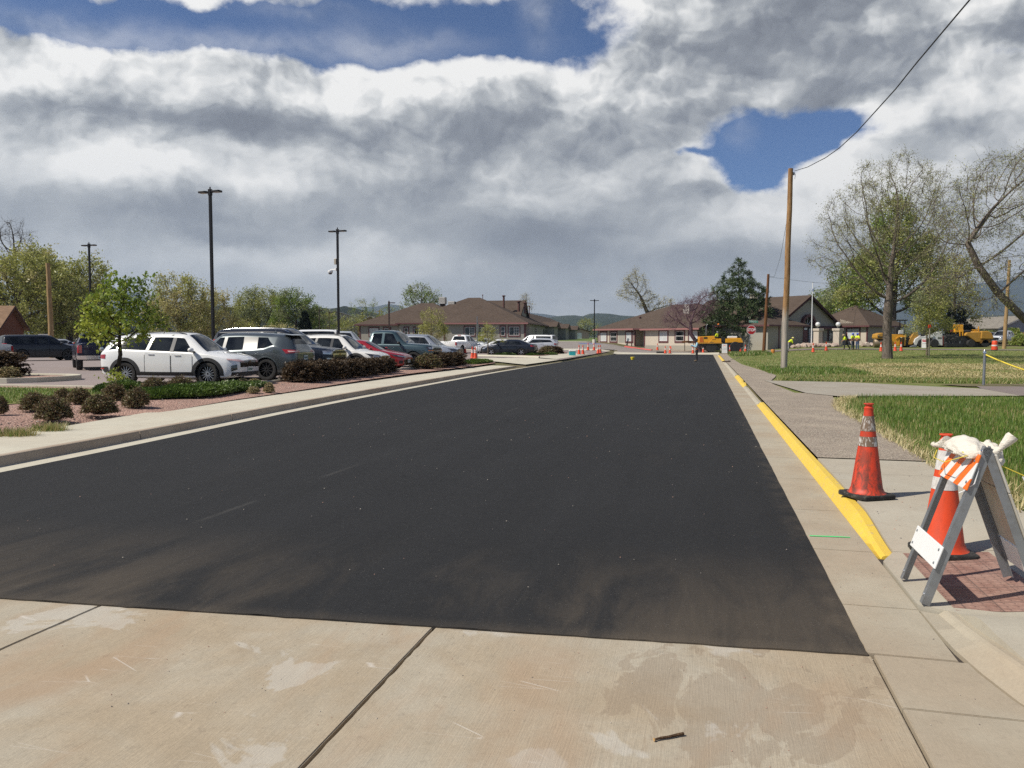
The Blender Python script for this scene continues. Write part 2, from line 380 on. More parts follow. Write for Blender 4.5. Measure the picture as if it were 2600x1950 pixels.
M_PAN = m_concrete('pan_concrete', (.40, .355, .275), (.365, .295, .205), broom=.85, warm=.95, grit=1.25, wet=1.0)
M_GUT = m_concrete('gutter_concrete', (.385, .34, .26), (.35, .285, .205), broom=.25, warm=.8, grit=.9)
M_WALK = m_concrete('walk_concrete', (.52, .485, .39), (.47, .42, .33), broom=.25, warm=.5, grit=.45)
M_WALKR = m_concrete('worn_walk_concrete', (.41, .375, .30), (.375, .325, .25), broom=.15, warm=.6, grit=.8)
M_CURB = m_concrete('curb_concrete', (.42, .345, .265), (.34, .265, .195), broom=.1, warm=.7, grit=.9)
M_LOT = m_concrete('lot_asphalt', (.285, .235, .215), (.25, .205, .19), broom=.1, warm=.6, grit=.8)
M_PATHC = m_concrete('path_concrete', (.335, .305, .25), (.30, .26, .205), broom=.1, warm=.7, grit=1.0)
M_PATHA = m_concrete('path_asphalt', (.20, .165, .15), (.23, .19, .17), broom=.1, warm=.6, grit=.8)
M_DIRT = m_gravel('dirt_gravel', [(.29, .24, .18), (.37, .31, .235), (.23, .18, .14), (.43, .37, .29), (.30, .225, .18)], 38, .5)
M_PINK = m_gravel('pink_gravel', [(.34, .19, .145), (.47, .29, .22), (.27, .15, .12), (.55, .37, .29), (.38, .235, .185)], 26, 1.0)
M_LAWN = m_earth('lawn_soil', (.13, .165, .045), (.20, .195, .075), (.30, .25, .13), 1.0)
M_FIELD = m_earth('far_field', (.10, .16, .04), (.14, .175, .06), (.16, .145, .07), .25)
M_LAND = m_earth('land', (.12, .115, .055), (.17, .14, .085), (.20, .165, .105), .3)
M_STRAW = m_earth('straw_soil', (.30, .245, .125), (.22, .195, .085), (.36, .30, .17), 1.5)
def m_yellow():
    m, nt, b = newmat('yellow_curb_paint'); p = wpos(nt)
    w = nz(nt, p, 11, 8, .74, .4).sm(.545, .64); w2 = nz(nt, p, 2.2, 4, .6)
    col = mixc(nt, w2, (.74, .53, .075), (.64, .43, .05)); col = mixc(nt, w*.7, col, (.42, .33, .20))
    plug(nt, col, b.inputs['Base Color']); b.inputs['Roughness'].default_value = .6
    bumpn(nt, b, nz(nt, p, 50, 4, .7), .4, .006); return m
M_YEL = m_yellow()
# ------------------------------------------------------------------ setting
def interp(tab, s):
    if s <= tab[0][0]: return tab[0][1]
    for (a, b), (c, d) in zip(tab, tab[1:]):
        if s <= c: return b+(d-b)*(s-a)/(c-a)
    return tab[-1][1]
L_ASPH = [(-8, -8.0), (8, -8.72), (10, -8.85), (13, -9.12), (16, -9.40), (20, -9.70), (24, -9.92), (28, -10.12), (34, -10.42), (40, -10.62), (48, -10.78), (60, -10.85), (95, -10.9)]
L_BACK = [(-8, -9.9), (8, -10.55), (10, -10.85), (14, -11.5), (17, -11.9), (20, -12.05), (26, -12.55), (32, -12.85), (42, -12.95), (60, -13.1)]
def frange(a, b, st):
    n = max(1, int(round((b-a)/st))); return [a+(b-a)*i/n for i in range(n+1)]
def strip(name, ss, fa, fb, mat, nb=1, kind='structure', za=None, zb=None, parent=None):
    """sheet between t=fa(s) and t=fb(s); z from za/zb(s) or the land"""
    mb = MB(); n = len(ss)-1
    def fn(i, j):
        s = ss[int(round(i*n))]; t = fa(s)+(fb(s)-fa(s))*j
        p = W(s, t)
        z = T(p.x, p.y) if za is None else za(s)+(zb(s)-za(s))*j
        return (p.x, p.y, z)
    mb.grid(fn, n, nb, flip=fb(ss[0]) > fa(ss[0]))
    return mb.build(name, mat, parent, kind=kind)
def sheet(name, poly, mat, z=None, dz=0.0, kind='structure', sub=0):
    """flat polygon given in street metres, or draped on the land in fine cells"""
    bm = bmesh.new(); vs = [bm.verts.new(W(s, t, 0 if z is None else z)) for s, t in poly]; f = bm.faces.new(vs); bm.normal_update()
    if f.normal.z < 0: f.normal_flip()
    if z is None:
        xs = [v.co.x for v in bm.verts]; ys = [v.co.y for v in bm.verts]; st = sub or 1.5
        for ax, lo, hi in ((0, min(xs), max(xs)), (1, min(ys), max(ys))):
            for q in frange(lo, hi, st)[1:-1]:
                nrm = (1, 0, 0) if ax == 0 else (0, 1, 0)
                bmesh.ops.bisect_plane(bm, geom=bm.verts[:]+bm.edges[:]+bm.faces[:], plane_co=(q, q, 0), plane_no=nrm)
        for v in bm.verts: v.co.z = T(v.co.x, v.co.y)+dz
    me = bpy.data.meshes.new(name); bm.to_mesh(me); bm.free(); me.materials.append(mat)
    o = bpy.data.objects.new(name, me); COL.objects.link(o); o['kind'] = kind; return o
# the land: one sheet to the horizon, a little below every paved or planted surface
def build_land():
    ss = sorted(set([-60, -30, -15]+frange(-8, 130, 4)+frange(130, 400, 15)+frange(400, 1000, 60)+[1500, 2500, 5000, 9000, 15000]))
    ts = [-9000, -5000, -2500, -1200, -600, -300, -150, -100, -80, -60, -45, -30, -22, -17, -14.5, -13, -11.8, -11.1, -10.6, -8, -4, -1, .6, 1.25, 1.45, 1.6, 2, 3, 4, 6, 8, 11, 14, 18, 23, 30, 40, 55, 80, 120, 200, 350, 700, 1400, 3000, 6000, 10000]
    mb = MB()
    def fn(i, j):
        p = W(ss[int(round(j*(len(ss)-1)))], ts[int(round(i*(len(ts)-1)))])
        return (p.x, p.y, T(p.x, p.y)-(.25 if -14 < p.y < 24 and abs(p.x) < 16 else .09))
    mb.grid(fn, len(ts)-1, len(ss)-1)
    return mb.build('ground', M_LAND, kind='structure', smooth=60)
build_land()
near_edge = lambda t: 4.40+(t-.864)*.075
# street
random.seed(4)
def build_road():
    n, k = 150, 24; mb = MB(); rw = np.random.RandomState(6); wr = np.cumsum(rw.randn(n+1))*.0006; wr -= np.linspace(0, wr[-1], n+1); wr = wr+rw.randn(n+1)*.0022; wn = rw.randn(k*4+1)*.004
    k = k*4
    def row(i):
        e = (i/n)**2*89.2; tl = interp(L_ASPH, 4+e); tr = .868+(wr[i] if i else 0); out = []
        for j in range(k+1):
            t = tl+(tr-tl)*j/k; s0 = near_edge(t)-.006+(wn[j] if i == 0 else 0); s = s0+e*(93.3-s0)/89.2; out.append(W(s, t, .013))
        return out
    rows = [row(i) for i in range(n+1)]; sk = [[p-Vector((0, 0, .03)) for p in rows[0]]]
    for A, B in zip(rows, rows[1:]):
        mb.add(A+B, [(j+1, j, k+1+j, k+2+j)[::-1] for j in range(k)])
    mb.add(sk[0]+rows[0], [(j, j+1, k+2+j, k+1+j) for j in range(k)])
    R_ = [r[-1] for r in rows]; m = len(R_); mb.add([p-Vector((0, 0, .03)) for p in R_]+R_, [(j, j+1, m+j+1, m+j) for j in range(m-1)])
    return mb.build('road', M_ASPH, kind='structure')
build_road()
# concrete pan across the mouth of the street: slabs with open joints
def slab(name, poly, mat, z=.004, th=.09, ch=.008, kind='structure'):
    mb = MB(); pts = [W(s, t, z) for s, t in poly]; mb.prism([(p.x, p.y) for p in pts], z-th, z)
    bm = bmesh.new(); me = bpy.data.meshes.new(name); me.from_pydata(mb.v, [], mb.f); bm.from_mesh(me)
    bmesh.ops.recalc_face_normals(bm, faces=bm.faces)
    es = [e for e in bm.edges if all(v.co.z > z-.001 for v in e.verts)]
    bmesh.ops.bevel(bm, geom=es, offset=ch, segments=2, affect='EDGES'); bm.to_mesh(me); bm.free()
    me.materials.append(mat); o = bpy.data.objects.new(name, me); COL.objects.link(o); o['kind'] = kind; return o
def pan_slab(t0, t1, g0=.008, g1=.008):
    n = 8; top = [(near_edge(t0+g0+(t1-t0-g0-g1)*i/n)-.002+random.uniform(-.004, .004), t0+g0+(t1-t0-g0-g1)*i/n) for i in range(n+1)]
    jag = lambda a: a+random.uniform(-.0035, .0035)
    ls = [(s_, jag(t0+g0)) for s_ in frange(2.4, top[0][0]-.05, .06)]; rs_ = [(s_, jag(t1-g1)) for s_ in frange(top[-1][0]-.05, 2.4, .06)]
    slab('concrete_pan', [(-6, t0+g0)]+ls+top+rs_+[(-6, t1-g1)], M_PAN, ch=.005)
for a, b in ((-15, -8.4), (-8.4, -6.0), (-6.0, -3.735), (-3.735, -1.535), (-1.535, .895)): pan_slab(a, b)
M_JOINT = pm('joint_dirt', (.045, .036, .03), .95, var=.4, vscale=30)
sheet('joint_bed', [(-6, -15), (4.3, -15), (4.62, 1.6), (-6, 1.6)], M_JOINT, z=-.022)
sheet('joint_bed', [(4.62, .80), (93, .80), (93, 1.45), (4.62, 1.45)], M_JOINT, z=-.022)
# gutter on the right, cut by joints
gj = [4.42, 5.22, 6.58, 8.1, 9.9, 11.65, 13.4, 15.2, 18.3, 21.4, 24.5, 27.6, 30.7, 36.9, 43.1, 49.3, 55.5, 61.7, 67.9, 74.1, 80.3, 86.5, 93.0]
for a, b in zip(gj, gj[1:]):
    slab('gutter', [(a+.004, .872), (b-.004, .872), (b-.004, 1.318), (a+.004, 1.318)], M_GUT, z=.010, ch=.004)
# apron and ramp corner on the right of the pan
RET = [(5.22, 1.33), (4.9, 1.335), (4.6, 1.35), (4.3, 1.39), (4.0, 1.45), (3.7, 1.54), (3.4, 1.67), (3.1, 1.86), (2.8, 2.15), (2.5, 2.6), (2.3, 3.2), (2.2, 8.0)]
slab('gutter', [(3.79, .903), (4.41, .903), (4.41, 1.36)]+[(s-.005, t-.02) for s, t in RET if 3.8 < s < 4.4]+[(3.79, 1.50)], M_GUT, z=.010, ch=.004)
slab('gutter', [(-6, .903), (3.78, .903), (3.78, 1.50)]+[(s-.02, t-.01) for s, t in RET if s < 3.75]+[(-6, 8.0)], M_GUT, z=.010, ch=.004)
def curb(name, path, mat, h=.13, w=.16, z0=0.0, taper=(0, 0), seg=None, batter=.05, sgn=1):
    """kerb stone along a street-metre path; sgn=+1: kerb lies to the right of the path; taper: metres that ramp down at start/end"""
    mb = MB(); n = len(path); L = [0]
    for a, b in zip(path, path[1:]): L.append(L[-1]+math.hypot(b[0]-a[0], b[1]-a[1]))
    rows = []
    for i, (s, t) in enumerate(path):
        a = path[max(0, i-1)]; b = path[min(n-1, i+1)]; ds, dt = b[0]-a[0], b[1]-a[1]; l = math.hypot(ds, dt); nx, ny = -dt/l*sgn, ds/l*sgn
        hh = h
        if taper[0]: hh = min(hh, .008+(h-.008)*sst(L[i]/taper[0]))
        if taper[1]: hh = min(hh, .02+(h-.02)*c01((L[-1]-L[i])/taper[1]))
        zz = z0(s, t) if callable(z0) else z0
        prof = [(0, -.06), (0, .004), (batter*.8, hh-.028), (batter, hh-.008), (batter+.02, hh), (w-.01, hh), (w, hh-.01), (w, -.06)]
        rows.append([W(s+nx*o, t+ny*o, zz+z) for o, z in prof])
    m = len(rows[0])
    for i in range(n-1):
        for k in range(m-1): mb.add([rows[i][k], rows[i+1][k], rows[i+1][k+1], rows[i][k+1]], [(0, 1, 2, 3) if sgn < 0 else (3, 2, 1, 0)])
    mb.add(rows[0], [tuple(range(m)) if sgn > 0 else tuple(range(m-1, -1, -1))]); mb.add(rows[-1], [tuple(range(m-1, -1, -1)) if sgn > 0 else tuple(range(m))])
    o = mb.build(name, mat, kind='structure', smooth=22); return o
def sl(a, b, t, st=1.0): return [(s, t) for s in frange(a, b, st)]
curb('kerb', sl(6.50, 21.2, 1.32, .19), M_YEL, h=.115, w=.15, batter=.055, taper=(1.3, .5))
curb('kerb', sl(21.2, 28.9, 1.32), M_WALKR, h=.045)
curb('kerb', sl(28.9, 31.0, 1.32), M_YEL, h=.13, taper=(.6, .5))
curb('kerb', sl(31.0, 37.2, 1.32), M_YEL, h=.13, taper=(.5, .5))
curb('kerb', sl(37.2, 62.0, 1.32), M_WALKR, h=.10)
curb('kerb', sl(62.0, 86.0, 1.32), M_YEL, h=.12, taper=(.5, .5))
curb('kerb', sl(86.0, 93.0, 1.32), M_WALKR, h=.10)
curb('kerb', RET[::-1], M_GUT, h=.085, w=.21, taper=(0, .8), sgn=1, batter=.13)
# right-hand footway: worn concrete near the corner, then gravelly dirt
def rz(s): return .135-.115*sst((6.4-s)/1.3) if s < 6.4 else .135
def walk_sheet(name, ss, ta, tb, mat, nb=8):
    """footway of the corner: dips to the gutter at the crossing ramp"""
    def z(s, t):
        e = sst((7.9-s)/1.4)*sst((s-4.75)/.5)*(1-sst((t-1.5)/1.3)); return .128-.108*e-.04*sst((4.9-s)/.8)*(1-sst((t-1.5)/.9))
    mb = MB(); n = len(ss)-1
    def fn(i, j):
        s = ss[int(round(i*n))]; t = ta(s)+(tb(s)-ta(s))*j; return W(s, t, z(s, t))
    mb.grid(fn, n, nb, flip=True)
    for ed in ([fn(i/n, 0) for i in range(n+1)], [fn(0, j/nb) for j in range(nb+1)][::-1], [fn(1, j/nb) for j in range(nb+1)]):
        m = len(ed); mb.add([Vector((p.x, p.y, -.06)) for p in ed]+ed, [(j, j+1, m+j+1, m+j) for j in range(m-1)]+[(j, m+j, m+j+1, j+1) for j in range(m-1)][:0])
    return mb.build(name, mat, kind='structure', smooth=40), z
RETI = [(s, t+.19) for s, t in RET][::-1]
_, ZW = walk_sheet('sidewalk', frange(6.60, 9.74, .1), lambda s: 1.475, lambda s: 2.86, M_WALKR)
walk_sheet('sidewalk', frange(9.752, 10.9, .3), lambda s: 1.475, lambda s: 2.80, M_WALKR)
walk_sheet('sidewalk', frange(2.6, 6.588, .1), lambda s: interp(RETI, s) if s < 5.22 else 1.335+.14*c01((s-6.3)/.3), lambda s: 6.0, M_WALKR, 14)
def m_tactile():
    m, nt, b = newmat('tactile_paver'); s, t, v = stvec(nt)
    def cell(q, w): 
        f = (q*(1.0/w))._m('FRACT')-.5; return f
    dx, dy = cell(s, .06), cell(t, .06); r = (dx*dx+dy*dy)._m('SQRT'); dome = 1.0-r.sm(.18, .36)
    bx, by = cell(s, .30).ab(), cell(t, .20).ab(); jn = bx.sm(.475, .492).mx(by.sm(.465, .487))
    n = nz(nt, wpos(nt), 7, 6, .65)
    col = mixc(nt, n.sm(.35, .65), (.215, .115, .088), (.30, .185, .145)); col = mixc(nt, jn*.6, col, (.10, .07, .06)); col = mixc(nt, dome*.25, col, (.38, .22, .18))
    plug(nt, col, b.inputs['Base Color']); b.inputs['Roughness'].default_value = .85
    bumpn(nt, b, dome-jn*.4, .9, .006); return m
def build_tactile():
    mb = MB()
    def fn(i, j):
        s = 5.22+1.33*i; t = 1.53+.60*j; return W(s, t, ZW(s, t)+.006)
    mb.grid(fn, 13, 8, flip=True); mb.build('tactile_paving', m_tactile(), kind='structure', smooth=40)
build_tactile()

# gravelly footway, then the path that crosses to the lawn
strip('dirt_path', frange(10.9, 24.2, .6), lambda s: 1.47, lambda s: interp([(10.9, 2.80), (14, 2.86), (19, 2.95), (21.5, 3.3), (24.2, 3.6)], s), M_DIRT, 3)
strip('dirt_path', frange(24.2, 93, 2.0), lambda s: 1.475, lambda s: interp([(24.2, 2.6), (30, 2.3), (36, 3.1), (44, 2.75), (52, 2.3), (70, 2.2), (93, 2.4)], s), M_DIRT, 3)
sheet('path', [(24.0, 2.9), (31.2, 2.2), (30.6, 5.2), (28.2, 7.7), (27.6, 8.6), (24.3, 8.6), (23.4, 5.5), (22.9, 3.6)], M_PATHC, dz=.012)
sheet('path', [(24.4, 8.62), (27.6, 8.62), (29.0, 8.9), (31.5, 30.0), (25.0, 30.0)], M_PATHA, dz=.012)
sheet('dirt_path', [(28.9, 8.6), (30.2, 8.0), (31.3, 12.0), (32.4, 30), (31.4, 30)], M_LAND, dz=.008)
sheet('lawn', [(5.9, 6.02), (6.0, 2.5), (24, 2.2), (92.5, 2.1), (94.5, 6), (92, 14), (88, 40), (88, 90), (5.9, 90)], M_LAWN, dz=-.03, sub=1.5)
# left: gutter, kerb, pavement
strip('gutter', frange(-8, 47.5, .5)+frange(48, 93, 1.0), lambda s: interp(L_ASPH, s)+.012, lambda s: interp(L_ASPH, s)-.40, M_WALK, 1, za=lambda s: .012, zb=lambda s: .012)
lk = lambda s: interp(L_ASPH, s)-.385
def lcurb(a, b, tp=(0, 0)): curb('kerb', [(s, lk(s)) for s in frange(a, b, .5)], M_CURB, h=.155, w=.16, taper=tp, sgn=-1, batter=.035)
for a, b in ((-8, 2.0), (2.01, 5.05), (5.06, 8.1), (8.11, 11.15), (11.16, 14.2), (14.21, 17.25), (17.26, 20.3), (20.31, 23.35), (23.36, 26.4), (26.41, 29.45), (29.46, 35.5), (35.51, 41.6)): lcurb(a, b-.012)
lcurb(41.61, 47.6, (0, 2.6))
strip('sidewalk', frange(-8, 43, .8), lambda s: lk(s)-.15, lambda s: interp(L_BACK, s), M_WALK, 2, za=lambda s: .152, zb=lambda s: .172)
strip('sidewalk', frange(43, 50.5, .5), lambda s: lk(s)-.15*c01((47.6-s)/3) , lambda s: interp([(43, -12.95), (47, -13.3), (50.5, -14.4)], s), M_WALK, 2, za=lambda s: .152-.135*c01((s-45)/2.6), zb=lambda s: .172)
# gravel bed, lot and its kerbs
sheet('gravel_bed', [(-8, -9.6), (8, -10.25), (10, -10.5), (14, -11.2), (17, -11.6), (20, -11.75), (26, -12.2), (32, -12.5), (42, -12.6), (47, -12.9), (50.5, -14.1), (54, -15.2), (56, -16.6), (56, -17.6), (50, -14.6), (46, -14.05), (19.2, -14.05), (19.2, -40), (-8, -40)], M_PINK, dz=-.004, sub=2)
sheet('parking_lot', [(19.35, -14.2), (46, -14.2), (50.5, -14.75), (56.2, -17.7), (59, -17.2), (59.6, -11.0), (93.3, -11.3), (93.3, -95), (19.35, -95)], M_LOT, dz=.0, sub=4)
sheet('driveway', [(47.7, -11.1), (59.5, -11.1), (59.55, -17.15), (56.3, -17.6), (54, -15.42), (50.5, -14.42), (48.3, -12.4)], M_WALK, dz=-.004, sub=2)
M_KERB = M_WALK
curb('kerb', [(19.35, t) for t in frange(-14.2, -40, 1)], M_KERB, h=.05, w=.15, z0=lambda s, t: T(*W(s, t).xy), sgn=-1)
curb('kerb', [(s, -14.2) for s in frange(19.35, 46, 1)], M_KERB, h=.09, w=.15, z0=lambda s, t: T(*W(s, t).xy)-.02, sgn=1)
ISL = [(20.4, -40), (20.4, -23.0), (20.55, -22.3), (21.1, -21.8), (21.9, -21.7), (22.8, -21.8), (23.4, -22.3), (23.6, -23.0), (23.6, -40)]
curb('kerb', ISL, M_KERB, h=.17, w=.16, z0=lambda s, t: T(*W(s, t).xy), sgn=1)
sheet('gravel_bed', [(20.55, -40), (20.55, -23), (21.1, -21.95), (22.8, -21.95), (23.4, -23), (23.4, -40)], M_PINK, dz=.12)
# second bed beyond the driveway mouth
I2 = [(78.4, -10.95), (77.8, -11.9), (74, -12.4), (66.4, -14.5), (65.4, -16.6), (64.9, -19.4), (64.2, -19.5), (62.2, -15.2), (60.4, -12.0), (60.0, -10.95), (63, -10.9), (70, -10.93)]
curb('kerb', [(59.7, -11.25), (63, -11.2), (70, -11.23), (77.6, -11.25), (78.5, -11.5), (78.7, -12.0)], M_CURB, h=.14, w=.16, taper=(1.2, .4), sgn=-1)
sheet('sidewalk', [(59.7, -11.4), (63, -11.35), (70, -11.38), (77.7, -11.4), (78.5, -12.2), (76.0, -13.6), (66.0, -13.6), (62.5, -14.4), (60.5, -13.0)], M_WALK, dz=.15-.15+.02, sub=3)
curb('kerb', [(60.5, -13.0), (61.6, -14.6), (63.3, -17.5), (64.5, -19.9), (66, -20.2)], M_KERB, h=.13, w=.16, z0=lambda s, t: T(*W(s, t).xy), sgn=1)
sheet('gravel_bed', [(62.5, -14.42), (66, -13.62), (76, -13.62), (82, -14.5), (82, -16), (70, -17.5), (66.2, -20), (64.6, -19.8), (63.4, -17.4)], M_PINK, dz=.05, sub=2)
# beyond the end of the street: apron, painted bay, red kerb, paths, lawns
M_APRON = m_concrete('apron_asphalt', (.235, .205, .185), (.27, .24, .215), broom=.1, warm=.7, grit=.8)
sheet('cross_street', [(93.4, -30), (93.4, 1.3), (93.8, 1.6), (97.3, 1.6), (97.3, -30)], M_WALK, dz=.01, sub=3)
sheet('cross_street', [(97.4, -32), (97.4, 1.3), (99.5, -3), (102, -7), (114, -15.8), (118, -18), (117, -34)], M_APRON, dz=.012, sub=3)
sheet('parking_bay', [(112.0, -15.6), (108.5, -13.2), (110.5, -17.5), (114.0, -18.5)], pm('bay_blue_paint', (.13, .15, .28), .8, var=.3, vscale=3), dz=.022, sub=3)
curb('kerb', [(108.0, -11.0), (105.6, -8.9), (103.2, -7.0)], pm('kerb_red_paint', (.50, .085, .075), .7, var=.25, vscale=5), h=.13, w=.3, z0=lambda s, t: T(*W(s, t).xy), sgn=-1)
sheet('dirt_path', [(99.6, -2.9), (102.2, -6.8), (106, -9.8), (110, -8.0), (106, 0), (98.6, 1.6)], M_DIRT, dz=.02, sub=3)
sheet('lawn', [(100, 2.0), (107, 0), (112, -3), (118, 8), (112, 20), (104, 44), (93, 44), (97.6, 8)], M_LAWN, dz=.0, sub=3)
sheet('cross_street', [(88.5, 70), (88.5, 30), (93.5, 6), (97.4, 2.2), (99.8, 2.6), (97.6, 8), (93.2, 36), (93.2, 70)], M_PATHA, dz=.012, sub=3)
sheet('field', [(119, -30), (118, -17), (120, -14), (140, -13), (420, 40), (420, -70), (150, -36)], M_FIELD, dz=.02, sub=12)
sheet('sidewalk', [(117.5, -34), (118.5, -17.2), (119.3, -16.2), (119.6, -16.8), (120.2, -24), (119.4, -35)], M_WALK, dz=.025, sub=4)
# spots left on the ground
def paint(name, poly, mat, z): return sheet(name, poly, mat, z=z)
paint('survey_mark', [(6.98, .895), (7.01, .893), (7.035, 1.10), (7.035, 1.225), (7.01, 1.225), (7.0, 1.10)], pm('green_spray', (.10, .62, .20), .7, var=.3, vscale=30), .0145)
# ------------------------------------------------------------------ vehicles
def paintm(name, col, metal=0.0, rough=.32):
    if name in MAT: return MAT[name]
    m, nt, b = newmat(name); c = coord(nt); x, y, z = sep(nt, c)
    d = nz(nt, c, 2.5, 6, .65); low = 1.0-z.sm(.15, .75)                # road dust low on the panels
    k = (low*d.sm(.3, .7)*.22+.015)*(1.0 if sum(col) > .6 else .3)
    out = mixc(nt, k, col, (.33, .29, .245)); plug(nt, out, b.inputs['Base Color'])
    b.inputs['Metallic'].default_value = metal; plug(nt, k*.9+rough, b.inputs['Roughness'])
    dk = sum(col) < .12; b.inputs['Coat Weight'].default_value = .45 if dk else .9; b.inputs['Specular IOR Level'].default_value = .25 if dk else .5; plug(nt, k*.5+.03, b.inputs['Coat Roughness'])
    MAT[name] = m; return m
M_TRIM = pm('car_black_plastic', (.022, .022, .023), .62, var=.25, vscale=12, dirt=((.10, .09, .08), .3))
M_GLOSS = pm('car_gloss_black', (.008, .008, .009), .18, coat=.6)
M_TYRE = pm('tyre_rubber', (.018, .018, .018), .85, var=.3, vscale=14, dirt=((.11, .095, .08), .45))
M_RIM = pm('rim_alloy', (.42, .42, .43), .38, .85, var=.15, vscale=9)
M_RIMD = pm('rim_dark', (.05, .05, .052), .4, .6)
M_CHROME = pm('chrome', (.75, .75, .76), .14, 1.0)
M_WELL = pm('wheel_well', (.010, .010, .010), .95)
M_PLATE = pm('number_plate', (.62, .66, .63), .5, var=.5, vscale=26)
M_PLATED = pm('number_plate_ink', (.03, .10, .07), .5)
M_TAIL = pm('tail_lens', (.36, .012, .014), .14, coat=.8)
M_TAILW = pm('tail_clear_lens', (.62, .40, .38), .14, coat=.8)
M_LAMP = pm('lamp_glass', (.46, .47, .49), .10, .6, coat=1.0)
M_LAMPD = pm('lamp_dark', (.035, .035, .04), .12, coat=1.0)
M_AMBER = pm('amber_lens', (.75, .22, .02), .2, coat=.8)
M_SHADOWL = pm('seam_dark', (.006, .006, .006), .9)
def m_glass():
    m, nt, b = newmat('car_glass'); c = coord(nt)
    x, y, z = sep(nt, c); n = nz(nt, c, 1.6, 3, .5)
    plug(nt, mixc(nt, n.sm(.4, .65), (.006, .007, .008), (.022, .025, .027)), b.inputs['Base Color'])
    b.inputs['Roughness'].default_value = .035; b.inputs['Specular IOR Level'].default_value = .38; return m
M_GLASS = m_glass()
def pw(tab, x):
    """smooth interpolation through a table (monotone cubic)"""
    if x <= tab[0][0]: return tab[0][1]
    if x >= tab[-1][0]: return tab[-1][1]
    n = len(tab)
    for i in range(n-1):
        x0, y0 = tab[i]; x1, y1 = tab[i+1]
        if x <= x1:
            h = x1-x0; d = (y1-y0)/h
            def sl_(j):
                if j <= 0 or j >= n-1: return (tab[min(j+1, n-1)][1]-tab[max(j-1, 0)][1])/(tab[min(j+1, n-1)][0]-tab[max(j-1, 0)][0])
                a = (tab[j][1]-tab[j-1][1])/(tab[j][0]-tab[j-1][0]); b = (tab[j+1][1]-tab[j][1])/(tab[j+1][0]-tab[j][0])
                return 0.0 if a*b <= 0 else 2*a*b/(a+b)
            m0, m1 = sl_(i)*h, sl_(i+1)*h; u = (x-x0)/h
            return (2*u**3-3*u**2+1)*y0+(u**3-2*u**2+u)*m0+(-2*u**3+3*u**2)*y1+(u**3-u**2)*m1
